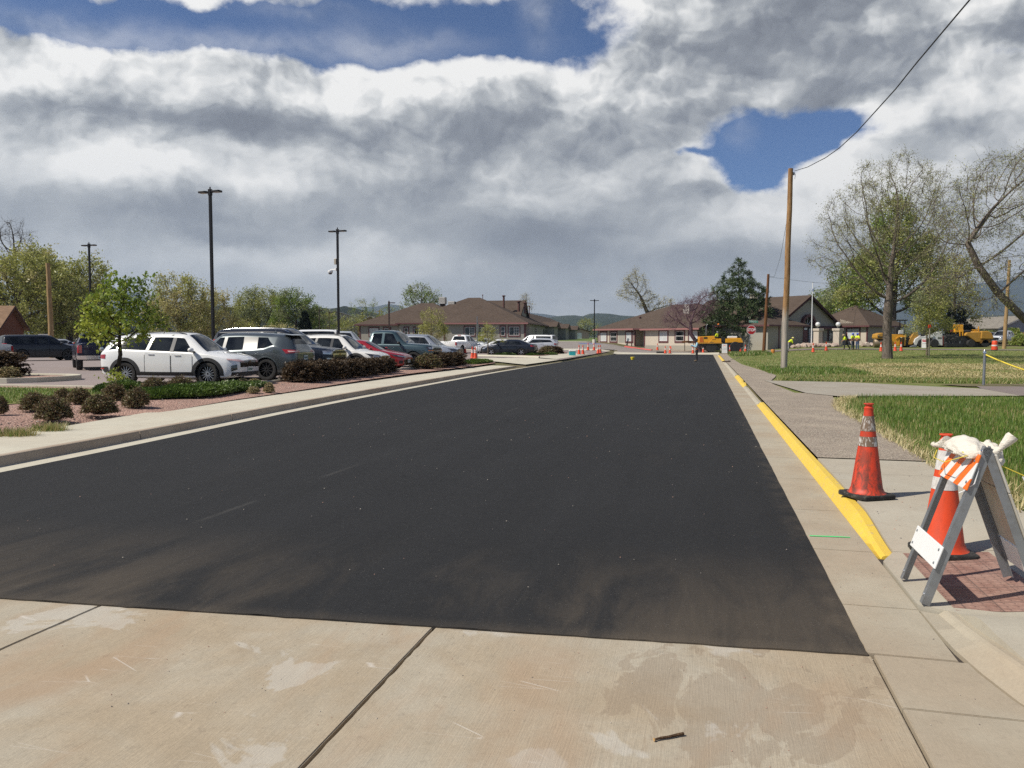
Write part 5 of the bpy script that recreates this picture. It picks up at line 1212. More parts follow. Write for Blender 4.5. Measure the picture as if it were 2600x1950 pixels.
hill('hill', 6200, [(1950, 838), (2080, 815), (2160, 798), (2230, 782), (2280, 768), (2330, 752), (2390, 736), (2440, 726), (2480, 721), (2530, 713), (2580, 704), (2640, 694), (2720, 690), (2850, 715), (3200, 745), (3600, 790)], HM, 2600, 0, .05, 14)
hill('hill', 2600, [(2050, 850), (2200, 842), (2330, 836), (2430, 828), (2470, 801), (2500, 799), (2540, 800), (2580, 796), (2640, 792), (2800, 800), (3000, 830)], m_hill('hill_tan', (.06, .065, .035), (.14, .12, .075), (.26, .22, .145), 1.2), 1500, 1, .05, 17)
# the air between: pale, even, closed box round everything
def build_haze():
    m = bpy.data.materials.new('haze_air'); m.use_nodes = True; nt = m.node_tree; nt.nodes.clear()
    v = nt.nodes.new('ShaderNodeVolumePrincipled'); v.inputs['Color'].default_value = (.62, .76, .95, 1); v.inputs['Density'].default_value = 1.0e-4; v.inputs['Anisotropy'].default_value = .2
    o = nt.nodes.new('ShaderNodeOutputMaterial'); nt.links.new(v.outputs[0], o.inputs['Volume'])
    mb = MB(); mb.box(-7500, 9500, -200, 9000, -12, 680); h = mb.build('haze', m, kind='stuff'); h['label'] = 'pale blue air thickening towards the distant hills'; h.display_type = 'WIRE'
# ------------------------------------------------------------------ vegetation
from mathutils.kdtree import KDTree
def m_leaf(name, c1, c2, trans=.42, sc=1.3):
    m = bpy.data.materials.new(name); m.use_nodes = True; nt = m.node_tree; nt.nodes.clear(); c = coord(nt)
    n = nz(nt, c, sc, 4, .6); n2 = nz(nt, c, sc*9, 3, .6)
    col = mixc(nt, (n*.6+n2*.4).sm(.34, .66), c1, c2)
    d = nt.nodes.new('ShaderNodeBsdfDiffuse'); t = nt.nodes.new('ShaderNodeBsdfTranslucent'); g = nt.nodes.new('ShaderNodeBsdfGlossy'); g.inputs['Roughness'].default_value = .45
    nt.links.new(col.k, d.inputs[0]); nt.links.new(col.k, t.inputs[0]); g.inputs[0].default_value = (.5, .5, .5, 1)
    mx = nt.nodes.new('ShaderNodeMixShader'); mx.inputs[0].default_value = trans; nt.links.new(d.outputs[0], mx.inputs[1]); nt.links.new(t.outputs[0], mx.inputs[2])
    m2 = nt.nodes.new('ShaderNodeMixShader'); m2.inputs[0].default_value = .05; nt.links.new(mx.outputs[0], m2.inputs[1]); nt.links.new(g.outputs[0], m2.inputs[2])
    o = nt.nodes.new('ShaderNodeOutputMaterial'); nt.links.new(m2.outputs[0], o.inputs[0]); return m
def m_bark(name, a, b_):
    m, nt, b = newmat(name); c = coord(nt); x, y, z = sep(nt, c); v = com(nt, x*5.0, y*5.0, z*.8); n = nz(nt, v, 3.0, 6, .65, .5)
    plug(nt, mixc(nt, n.sm(.35, .65), a, b_), b.inputs['Base Color']); b.inputs['Roughness'].default_value = .95; b.inputs['Specular IOR Level'].default_value = .1
    bumpn(nt, b, n, .9, .04); return m
BK_GREY = m_bark('bark_grey', (.055, .044, .035), (.165, .135, .11)); BK_TWG = m_bark('bark_twiggy', (.085, .068, .055), (.21, .175, .145)); BK_DARK = m_bark('bark_dark', (.035, .028, .022), (.085, .068, .055)); BK_PURP = m_bark('bark_purple', (.11, .065, .075), (.22, .15, .165)); BK_TAN = m_bark('bark_tan', (.13, .10, .07), (.26, .21, .16))
LF_OLIVE = m_leaf('leaf_olive', (.25, .27, .06), (.48, .48, .15)); LF_YEL = m_leaf('leaf_yellow', (.38, .34, .12), (.58, .52, .26)); LF_GREEN = m_leaf('leaf_green', (.12, .19, .03), (.27, .35, .06))
LF_BRIGHT = m_leaf('leaf_bright', (.28, .33, .035), (.48, .52, .10), .4); LF_PALE = m_leaf('leaf_pale', (0.333, 0.306, 0.166), (0.542, 0.490, 0.298)); LF_PURP = m_leaf('leaf_purple', (.13, .055, .08), (.26, .13, .17)); LF_PINE = m_leaf('needle_pine', (0.040, 0.066, 0.026), (0.115, 0.155, 0.062), .12, .9)
LF_SPR = m_leaf('needle_spruce', (.010, .018, .012), (.028, .040, .024), .1); LF_SAGE = m_leaf('leaf_sage', (.20, .23, .10), (.38, .41, .21)); LF_BUD = m_leaf('leaf_bud', (.24, .25, .09), (.44, .43, .20))
def quads(C, A, B, name, mats, parent, mi=None):
    """flat leaves: centres C with half-axes A, B (pointed at both ends of A)"""
    n = len(C); V = np.empty((n, 4, 3), np.float32); V[:, 0] = C-A; V[:, 1] = C-B*.9+A*.1; V[:, 2] = C+A; V[:, 3] = C+B*.9+A*.1
    return bulk(name, V.reshape(-1, 3), np.arange(n*4).reshape(-1, 4), mats, parent, mi)
def rdir(rs, n, flat=0.0):
    v = rs.randn(n, 3); v[:, 2] *= (1-flat); return v/np.maximum(1e-6, np.linalg.norm(v, axis=1, keepdims=True))
def leaves(C, size, rs, name, mats, parent, ratio=.45, var=.4, hang=0.0, mi=None):
    n = len(C); a = rdir(rs, n); a[:, 2] -= hang; a /= np.linalg.norm(a, axis=1, keepdims=True); b = np.cross(a, rdir(rs, n)); b /= np.maximum(1e-6, np.linalg.norm(b, axis=1, keepdims=True))
    s = (size*(1+var*(rs.rand(n)*2-1)))[:, None] if not np.isscalar(size) else size*(1+var*(rs.rand(n, 1)*2-1))
    return quads(C, a*s*.5, b*s*.5*ratio, name, mats, parent, mi)
def envelope(rs, blobs, n):
    """points filling ellipsoids (cx, cy, cz, rx, ry, rz[, hollow])"""
    vol = np.array([b[3]*b[4]*b[5] for b in blobs]); k = rs.choice(len(blobs), n, p=vol/vol.sum()); out = np.empty((n, 3))
    for i in range(n):
        b = blobs[k[i]]; d = rs.randn(3); d /= np.linalg.norm(d); r = (b[6] if len(b) > 6 else 0.0); r = (r**3+rs.rand()*(1-r**3))**(1/3.); out[i] = np.array(b[:3])+d*r*np.array(b[3:6])
    return out
def grow(rs, start, pts, step, infl, kill, iters=110, trop=(0, 0, .12)):
    nodes = [np.array(p, float) for p in start]; par = [-1]+list(range(len(start)-1)); A = pts.copy(); tr = np.array(trop)
    for it in range(iters):
        if len(A) == 0: break
        kd = KDTree(len(nodes))
        for i, p in enumerate(nodes): kd.insert(p, i)
        kd.balance(); acc = {}; keep = []
        for a in A:
            co, i, d = kd.find(a)
            if d < kill: continue
            keep.append(a)
            if d < infl or it < 25:
                v = (a-nodes[i])/max(d, 1e-6); acc[i] = acc.get(i, 0)+v
        A = np.array(keep) if keep else np.empty((0, 3)); new = 0
        for i, v in acc.items():
            v = v+tr+rs.randn(3)*.18; l = np.linalg.norm(v)
            if l < 1e-6: continue
            p = nodes[i]+v/l*step
            if len(nodes) > 6000: break
            nodes.append(p); par.append(i); new += 1
        if new == 0: break
    return nodes, par
def limbs(rs, nodes, par, r0, rt, e=2.3):
    n = len(nodes); ch = [[] for _ in range(n)]
    for i, p in enumerate(par):
        if p >= 0: ch[p].append(i)
    r = np.zeros(n)
    for i in range(n-1, -1, -1): r[i] = rt if not ch[i] else sum(r[c]**e for c in ch[i])**(1/e)
    k = r0/r[0]
    if k > 1: r = rt*(r/rt)**(math.log(r0/rt)/max(1e-6, math.log(r[0]/rt)))
    else: r = np.maximum(r*k, rt*.7)
    return r, ch
def branch_mesh(mb, nodes, par, r, ch, flare=1.25):
    n = len(nodes); done = [False]*n
    def chain(i0):
        stack = [i0]
        while stack:
            i = stack.pop(); path = [par[i]] if par[i] >= 0 else []; rad = [min(r[par[i]], r[i]*1.25)] if par[i] >= 0 else []
            j = i
            while True:
                path.append(j); rad.append(r[j]); c = ch[j]
                if not c: break
                c = sorted(c, key=lambda q: -r[q]); stack += c[1:]; j = c[0]
            if len(path) >= 2:
                m = 9 if max(rad) > .15 else (6 if max(rad) > .05 else (4 if max(rad) > .018 else 3))
                rad[-1] *= .5; mb.tube([nodes[q] for q in path], rad, m, 0, cap=False)
    chain(0)
def tree(name, label, loc, seed, start, blobs, npts, r0, rt, step, infl, kill, bark, leafm, nleaf, lsize, spread, twigs=0, twl=.5, group=None, hang=0.0, trop=(0, 0, .12), leaf_r=None, ratio=.45, twr=None, lmi=None, tdrop=0.0, rz=0.0):
    rs = np.random.RandomState(seed); root = thing(name, label, 'tree', loc, rz, group)
    nodes, par = grow(rs, start, envelope(rs, blobs, npts), step, infl, kill, trop=trop)
    r, ch = limbs(rs, nodes, par, r0, rt); nodes_a = np.array(nodes); r[0] *= 1.35; 
    mb = MB(); branch_mesh(mb, nodes, par, r, ch)
    lim = leaf_r or rt*2.2; tips = np.array([i for i in range(len(nodes)) if r[i] < lim]); 
    tpts = []
    for i in range(twigs):
        k = tips[rs.randint(len(tips))]; p = nodes_a[k]; d = nodes_a[k]-nodes_a[par[k]]; d = d/max(1e-6, np.linalg.norm(d))+rs.randn(3)*.55; d[2] -= tdrop; d /= np.linalg.norm(d); l = twl*(.4+rs.rand()); pts = [p]; q = p
        for s in range(3): d = d+rs.randn(3)*.22; d[2] -= tdrop*.6; d /= np.linalg.norm(d); q = q+d*l/3; pts.append(q); tpts.append(q)
        w = (twr or rt*.6); mb.tube(pts, [w, w*.8, w*.6, w*.35], 3, 0, cap=False)
    mb.build('trunk', bark, root, smooth=70)
    if nleaf:
        src = np.array(tpts) if len(tpts) > 60 else nodes_a[tips]
        C = src[rs.randint(len(src), size=nleaf)]+rs.randn(nleaf, 3)*spread
        mats = leafm if isinstance(leafm, list) else [leafm]
        mi = None
        if len(mats) > 1: nq = np.sin(C[:, 0]*1.7+seed)+np.sin(C[:, 1]*1.9+seed*2)+np.sin(C[:, 2]*1.5)+rs.randn(nleaf)*.8; mi = (nq > (lmi or 0)).astype(int)
        leaves(C, lsize, rs, 'crown', mats, root, ratio, .4, hang, mi)
    return root
def stem(h, n=4, lean=(0, 0), seed=0, wob=.05):
    rs = np.random.RandomState(seed); return [(lean[0]*k/n+(rs.randn()*wob if k else 0), lean[1]*k/n+(rs.randn()*wob if k else 0), h*k/n-(.15 if k == 0 else 0)) for k in range(n+1)]
def build_trees():
    # young tree before the white suv
    p = W(18.95, -16.55); tree('young_tree', 'young bright green leafy tree with thin trunk before the white suv', (p.x, p.y, T(p.x, p.y)), 3, stem(1.25, 5, (.05, 0), 2, .02),
        [(.05, 0, 1.9, 1.0, .9, .75), (.30, 0, 2.6, .75, .7, .75), (-.15, 0, 2.55, .6, .6, .6), (.62, 0, 3.0, .42, .4, .42), (-.55, 0, 1.7, .6, .5, .5), (.8, .1, 1.9, .5, .5, .5)], 260, .062, .007, .11, .8, .16, BK_DARK, [LF_GREEN, LF_BRIGHT], 3400, .115, .085, 420, .24, lmi=-.6, ratio=.6)
    tuft = W(18.75, -16.35); 
    # big spring trees far left
    o = at(38, 104); tree('cottonwood_tree', 'huge spreading olive green tree over the brown house, at the left edge', o, 11, stem(4.5, 4, (1.0, 0), 3, .15), [(-3, 0, 8, 6, 5, 4), (3, 0, 9.5, 5.5, 5, 4.2), (-6, 0, 10, 5, 4, 4), (7.5, 0, 6, 4, 4, 3), (2, 0, 4.2, 8, 5, 2.6)], 800, .55, .035, .55, 3.5, .85, BK_GREY, [LF_OLIVE, LF_YEL], 26000, .38, .34, 1500, 1.3, lmi=1.7, tdrop=.12)
    o = at(175, 112); tree('cottonwood_tree', 'big olive tree with long horizontal limbs behind the wooden utility pole', o, 12, stem(4.0, 4, (.6, 0), 4, .15), [(-2, 0, 8.5, 4.5, 4, 4), (2.5, 0, 7.5, 4.0, 4, 3.6), (3.5, 0, 11.2, 2.6, 3, 2.6), (-4, 0, 11.8, 3, 3, 2.6), (0, 0, 4.5, 7.0, 4, 3.0)], 700, .45, .033, .55, 3.5, .85, BK_GREY, [LF_OLIVE, LF_YEL], 21000, .38, .34, 1200, 1.3, lmi=1.7, tdrop=.12)
    o = at(48, 122); tree('bare_tree', 'bare grey topped tree rising behind the huge olive tree', o, 13, stem(8, 4, (.2, 0), 5, .1), [(0, 0, 17.0, 3.2, 3, 3.4)], 240, .3, .022, .5, 5, .75, BK_GREY, None, 0, .3, .3, 500, 1.2, twr=.014)
    o = at(462, 84); tree('spring_tree', 'yellow green tree with brown limbs behind the white suv', o, 21, stem(1.6, 3, (0, 0), 6, .1), [(0, 0, 5.6, 3.0, 2.6, 3.0), (-1.6, 0, 4.2, 2.4, 2, 2.4), (1.4, 0, 3.6, 2.4, 2, 2.2), (0, 0, 2.2, 3.6, 2, 1.4)], 420, .24, .022, .36, 2.4, .5, BK_GREY, [LF_OLIVE, LF_YEL], 14000, .23, .21, 900, .75, lmi=.1)
    o = at(548, 88); tree('spring_tree', 'straw tinted tree left of the tallest lamp post', o, 22, stem(1.4, 3, (0, 0), 7, .1), [(0, 0, 4.9, 2.3, 2, 2.5), (.8, 0, 2.8, 2.4, 2, 1.9), (-1.2, 0, 2.4, 2.4, 2, 1.6)], 320, .22, .02, .36, 2.4, .5, BK_GREY, [LF_YEL, LF_OLIVE], 9000, .22, .2, 700, .75, lmi=.3)
    o = at(662, 150); tree('spring_tree', 'round topped pale green tree with fan of dark limbs beyond the lot', o, 23, stem(1.8, 3, (0, 0), 8, .1), [(0, 0, 6.5, 5.4, 4, 3.6), (-2.5, 0, 4.2, 3.4, 3, 3), (2.8, 0, 4.0, 3, 3, 2.8)], 460, .34, .03, .5, 3.2, .75, BK_DARK, [LF_OLIVE, LF_SAGE], 15000, .32, .33, 1000, 1.1, lmi=.2)
    o = at(752, 145); tree('spring_tree', 'fuller green tree just left of the camera lamp post', o, 24, stem(1.8, 3, (0, 0), 9, .1), [(-1, 0, 6.8, 2.8, 2.5, 3.0), (1.8, 0, 5.2, 2.8, 2.5, 3.0), (-2.2, 0, 3.8, 2.5, 2, 3), (4.0, 0, 3.6, 1.8, 2, 2.6)], 360, .3, .028, .45, 3, .65, BK_DARK, [LF_GREEN, LF_SAGE], 14000, .31, .3, 800, 1.0, lmi=.5)
    for i, (u, y, w, h, lb, lm) in enumerate(((612, 118, 2.6, 3.6, 'low pale scrub tree right of the tallest lamp post', [LF_OLIVE, LF_YEL]), (708, 116, 2.4, 3.0, 'low tan scrub tree beside the dark spruce', [LF_YEL, LF_OLIVE]), (832, 150, 3.2, 5.4, 'bright green scrub tree behind the camera lamp post', [LF_GREEN, LF_OLIVE]), (893, 140, 3.2, 4.6, 'willowy yellow green tree left of the hip roof', [LF_OLIVE, LF_SAGE]), (930, 190, 4.4, 10.2, 'green tree behind the telegraph pole left of the hip roof', [LF_GREEN, LF_OLIVE]), (988, 215, 3.0, 9.0, 'small pale tree on the skyline above the hip roof', [LF_OLIVE, LF_GREEN]))):
        o = at(u, y); tree('scrub_tree', lb, o, 30+i, stem(.8, 2, (0, 0), i, .05), [(0, 0, h*.62, w, w*.8, h*.40), (w*.4, 0, h*.4, w*.7, w*.6, h*.35)], 130, .14, .02, .4, 2.5, .6, BK_GREY, lm, 2800, .26, .28, 240, .8, lmi=.2)
    o = at(200, 125); tree('scrub_tree', 'dense olive scrub under the left lamp post', o, 41, stem(.8, 2, (0, 0), 3, .05), [(0, 0, 2.6, 6.5, 3, 2.4), (-6, 0, 2.4, 5, 3, 2.2)], 260, .2, .02, .5, 3, .7, BK_GREY, [LF_OLIVE, LF_SAGE], 7000, .3, .3, 400, .9, lmi=.4)
    o = at(1068, 172); tree('spring_tree', 'airy green tree rising behind the left end of the brown roof', o, 25, stem(4.5, 3, (0, 0), 10, .1), [(-.6, 0, 9.5, 3.6, 3, 3.2), (1.8, 0, 8.6, 3.2, 3, 2.6), (-2.6, 0, 7.5, 2.4, 2, 2)], 260, .3, .03, .5, 3, .8, BK_GREY, [LF_SAGE, LF_GREEN], 4200, .34, .36, 420, .9, lmi=.0)
    o = at(1338, 175); tree('bare_tree', 'thin bare tree top beside the gable end', o, 26, stem(5, 3, (0, 0), 10, .1), [(0, 0, 8.0, 1.5, 1.2, 2.6)], 70, .2, .03, .5, 4, .8, BK_TAN, LF_PALE, 500, .26, .3, 120, .9)
    p = W(69, -25.6); o = at(1098, 74); tree('spring_tree', 'olive young tree in front of the beige building, behind the silver suv', o, 27, stem(1.0, 3, (0, 0), 11, .03), [(0, 0, 3.0, 1.35, 1.2, 1.55), (-.5, 0, 1.9, 1.1, 1, 1.1), (.6, 0, 1.9, 1.1, 1, 1.1)], 300, .085, .012, .2, 1.6, .3, BK_TAN, [LF_OLIVE, LF_YEL], 6500, .115, .12, 420, .4, lmi=.9)
    p = W(63.9, -18.2); tree('young_tree', 'small yellow green tree beside the green backed street sign', (p.x, p.y, T(p.x, p.y)), 28, stem(1.05, 3, (0, 0), 12, .02), [(0, 0, 2.0, .75, .7, .85), (-.5, 0, 1.6, .7, .6, .45), (.75, 0, 1.45, .75, .6, .35)], 160, .05, .009, .15, 1.2, .25, BK_TAN, [LF_OLIVE, LF_BRIGHT], 2300, .095, .09, 200, .3, lmi=1.0)
    o = at(1490, 250); tree('scrub_tree', 'far round grey green tree in the field beyond the lamp', o, 29, stem(1, 2), [(0, 0, 3.6, 4.2, 3, 3.0)], 140, .25, .03, .6, 3, .8, BK_DARK, [LF_SAGE, LF_OLIVE], 2600, .36, .36, 200, .9)
    # leaning pale tree over building b
    o = at(1662, 165); tree('leaning_tree', 'pale bare budded tree leaning left behind the cream building', o, 51, [(0, 0, -.2), (-.6, 0, 3), (-1.6, 0, 6), (-2.9, 0, 9.0)], [(-4.2, 0, 12.2, 2.8, 2, 2.9), (-5.6, 0, 10.6, 2.6, 2, 2.0), (-2.0, 0, 9.0, 2.4, 2, 2.2), (1.0, 0, 7.5, 3.2, 2, 2.2)], 330, .42, .03, .5, 4, .75, BK_GREY, [LF_PALE, LF_YEL], 4600, .24, .34, 760, .9)
    # plum
    o = at(1778, 97); tree('plum_tree', 'bare purple brown tree leaning over the cream building, left of the pine', o, 52, [(0, 0, -.2), (-.25, 0, .7), (-.7, 0, 1.5), (-1.2, 0, 2.2)], [(-2.0, 0, 4.8, 2.6, 2.2, 1.7), (-.4, 0, 5.6, 2.4, 2, 1.6), (.6, 0, 6.4, 1.7, 1.5, 1.2), (-3.3, 0, 3.8, 1.7, 1.4, 1.0)], 560, .24, .016, .26, 2.0, .42, BK_PURP, LF_PURP, 5200, .10, .2, 1500, .75, twr=.012)
    # right-hand trees
    p = W(62.2, 13.1); tree('honey_locust_tree', 'tall mostly bare spreading tree with forked dark trunk on the right lawn', (p.x, p.y, T(p.x, p.y)), 61, [(0, 0, -.2), (-.03, 0, 1.2), (-.08, 0, 2.4), (-.06, 0, 3.4), (.0, 0, 4.2)],
        [(0, 0, 10.0, 5.2, 4.6, 3.6, .3), (.6, 0, 12.6, 3.9, 3.4, 2.3), (-3.6, 0, 7.8, 2.6, 3, 2.2), (4.2, 0, 8.5, 2.2, 3, 3.0), (-2.6, 0, 5.3, 2.6, 2, 1.0), (3.2, 0, 4.6, 2.6, 2, .8), (0, 0, 7, 3, 3, 2)], 1500, .31, .009, .27, 2.4, .42, BK_TWG, LF_BUD, 26000, .10, .14, 5200, .60, twr=.0075, tdrop=-.04)
    o = at(2262, 112); tree('poplar_tree', 'tall green leafed tree directly behind the bare spreading tree', o, 62, stem(4, 3, (0, 0), 13, .1), [(0, 0, 16, 3.2, 3, 5.0), (-2.5, 0, 10, 4.0, 3, 4.0), (3.5, 0, 12, 3.4, 3, 4.0), (-4.5, 0, 6.5, 3.0, 3, 2.8), (4.5, 0, 7.0, 3.5, 3, 3.0)], 620, .5, .035, .6, 4, .95, BK_GREY, [LF_OLIVE, LF_GREEN], 24000, .38, .45, 1400, 1.3, lmi=.1)
    o = at(2165, 132); tree('poplar_tree', 'sage green tree above the brown roof left of the bare trunk', o, 63, stem(4, 3, (0, 0), 14, .1), [(0, 0, 9.5, 4.5, 3, 4.2), (-3, 0, 6.5, 4, 3, 2.6), (3, 0, 12.5, 2.8, 3, 2.8)], 380, .4, .035, .6, 4, .9, BK_GREY, [LF_SAGE, LF_GREEN], 12000, .38, .42, 800, 1.2, lmi=.2)
    o = at(2092, 140); tree('scrub_tree', 'light green tree above the ridge right of the flagpole', o, 64, stem(3, 2), [(0, 0, 7.0, 3.4, 3, 2.6)], 140, .25, .03, .6, 3, .8, BK_GREY, [LF_GREEN, LF_SAGE], 2800, .34, .36, 220, .9)
    o = at(2418, 118); tree('poplar_tree', 'thin yellowish green tree between the two big bare trees', o, 65, stem(3, 3, (0, 0), 15, .1), [(0, 0, 9.5, 2.8, 2.5, 4.2), (1.5, 0, 5.5, 3.0, 2.5, 2.6), (-2, 0, 5, 3, 2.5, 2)], 260, .3, .03, .55, 3.5, .8, BK_GREY, [LF_OLIVE, LF_YEL], 7000, .32, .4, 500, 1.1, lmi=.3)
    o = at(2352, 64); tree('young_tree', 'feathery yellow green sapling beside the wooden stake on the lawn', o, 66, stem(1.6, 3, (0, 0), 16, .03), [(0, 0, 3.6, 1.5, 1.3, 2.0), (.8, 0, 2.6, 1.6, 1.2, .9), (-.6, 0, 2.4, 1.3, 1.2, .8), (.1, 0, 5.6, .7, .7, 1.2)], 300, .075, .010, .2, 1.8, .32, BK_TAN, [LF_OLIVE, LF_SAGE], 7000, .15, .14, 700, .45, lmi=.5)
    o = at(2760, 50); tree('elm_tree', 'big bare tree leaning in from the right edge with drooping grey twigs', o, 67, [(0, 0, -.2), (-1.0, 0, 1.1), (-2.4, 0, 1.9), (-4.1, 0, 2.7), (-5.9, 0, 4.4), (-7.3, 0, 6.2), (-8.0, 0, 7.6)],
        [(-8.4, 0, 9.4, 2.4, 2.6, 2.4), (-5.6, 0, 10.6, 3.0, 3, 2.8), (-9.0, 0, 5.6, 2.2, 2.4, 1.5), (-3.0, 0, 12.6, 2.6, 2.6, 1.8), (-7.0, 0, 11.9, 1.8, 2, 1.4), (-5.2, 0, 6.4, 2.6, 2, 1.4), (-1, 0, 9, 3, 3, 3), (-6.8, 0, 3.9, 2.4, 2, .7)], 1500, .25, .009, .26, 2.6, .42, BK_TWG, [LF_BUD, LF_OLIVE], 18000, .105, .16, 5600, .75, twr=.0075, tdrop=.20, lmi=.6)
    for u, y, h, lb in ((2411, 112, 5.2, 'dark columnar juniper left of the paver exhaust'), (2437, 112, 5.9, 'taller dark columnar juniper behind the paver')):
        o = at(u, y); tree('juniper_tree', lb, o, int(u), stem(.5, 2), [(0, 0, h*.5, .85, .8, h*.48), (0, 0, h*.8, .5, .5, h*.22)], 160, .12, .015, .3, 2, .35, BK_DARK, LF_SPR, 3600, .2, .14, 200, .35)
def conifer(name, label, loc, seed, H, R, nl, bark, leafm, needle, up=.35, base=.06, shape=1.0, dens=1.0, lw=.16):
    rs = np.random.RandomState(seed); root = thing(name, label, 'tree', loc); mb = MB(); mb.tube([(0, 0, -.2), (.03, 0, H*.3), (0, .02, H*.65), (0, 0, H*.98)], [H*.022, H*.016, H*.009, .02], 8, 0)
    C, A = [], []
    for k in range(nl):
        f = base+(1-base)*(k/nl)**.92; z0 = H*f; L = R*((1-f)**(.62*shape))*(.78+.4*rs.rand())+.12
        nb = max(3, int(7*(1-f)+4))
        for j in range(nb):
            a = 2*PI*(j/nb)+rs.rand()*1.2; d = np.array([math.cos(a), math.sin(a), .02+.25*f]); d /= np.linalg.norm(d); pts = [np.array([0, 0, z0])]; l = L*(.65+.5*rs.rand()); m = 6; q = pts[0]; dd = d.copy()
            for s in range(m): dd[2] += up*(.10+.22*s/m)*(1.0 if s > 1 else .2); dd += rs.randn(3)*.07; dd /= np.linalg.norm(dd); q = q+dd*l/m; pts.append(q)
            mb.tube(pts, [.045*(1-f)+.012]+[(.035*(1-f)+.008)*(1-s/(m+1)) for s in range(m)], 4, 0, cap=False)
            for s in range(1, m+1):
                nn = int((3+s*1.6)*dens)
                for t in range(nn):
                    e = dd*.8+rs.randn(3)*.75; e[2] += .25; e /= np.linalg.norm(e); off = pts[s-1]+(pts[s]-pts[s-1])*rs.rand(); ln = needle*(.6+.7*rs.rand()); side_ = np.cross(e, rs.randn(3)); side_ /= np.linalg.norm(side_)
                    C.append(off+e*ln*.9); A.append((e*ln, side_*ln*lw*2.2))
    mb.build('trunk', bark, root, smooth=70); C = np.array(C); quads(C, np.array([a for a, b in A]), np.array([b for a, b in A]), 'crown', leafm, root); return root
build_trees()
def pine(name, label, loc, seed, blobs, npts, H, r0, clump, nneed, leafm):
    rs = np.random.RandomState(seed); root = thing(name, label, 'tree', loc); st = [(0, 0, -.2)]+[(.05*math.sin(k*1.3), .05*math.cos(k), H*.9*k/14) for k in range(1, 15)]
    nodes, par = grow(rs, st, envelope(rs, blobs, npts), .38, 2.6, .46, trop=(0, 0, .05)); r, ch = limbs(rs, nodes, par, r0, .012); na = np.array(nodes); mb = MB(); branch_mesh(mb, nodes, par, r, ch); mb.build('trunk', BK_DARK, root, smooth=70)
    ids = [i for i in range(len(st), len(nodes)) if r[i] < .045]; C, A, B_ = [], [], []
    for i in ids:
        d = na[i]-na[par[i]]; d = d/max(1e-6, np.linalg.norm(d)); d[2] += .35; d /= np.linalg.norm(d)
        tip = not ch[i]
        for k in range(nneed*(2 if tip else 1)):
            e = d*(.9 if tip else .5)+rs.randn(3)*.55; e /= np.linalg.norm(e); l = clump*(.6+.6*rs.rand()); o_ = na[i]-(na[i]-na[par[i]])*rs.rand(); s_ = np.cross(e, rs.randn(3)); s_ /= max(1e-6, np.linalg.norm(s_)); C.append(o_+e*l*.5); A.append(e*l*.55); B_.append(s_*l*.075)
    quads(np.array(C), np.array(A), np.array(B_), 'crown', leafm, root); return root
o = at(1873, 101.5); pine('pine_tree', 'dark green bushy pine beside the shorter wooden pole', o, 71, [(0, 0, 2.4, 5.6, 4.6, 2.2, .4), (-.2, 0, 4.8, 5.0, 4.4, 2.4, .4), (0, 0, 7.4, 3.9, 3.6, 2.2, .4), (.1, 0, 9.6, 2.4, 2.4, 1.7, .3), (.1, 0, 11.2, 1.0, 1.0, 1.1)], 1900, 11.9, .26, .55, 13, LF_PINE)
o = at(776, 112); conifer('spruce_tree', 'small dark spruce beyond the long black suv', o, 72, 5.0, 1.5, 22, BK_DARK, LF_SPR, .2, up=.1, base=.03, shape=1.5, dens=1.1)
o = at(224, 132); conifer('spruce_tree', 'dark little spruce beside the left lamp post foot', o, 73, 3.8, 1.6, 16, BK_DARK, LF_SPR, .2, up=.1, base=.03, shape=1.4)
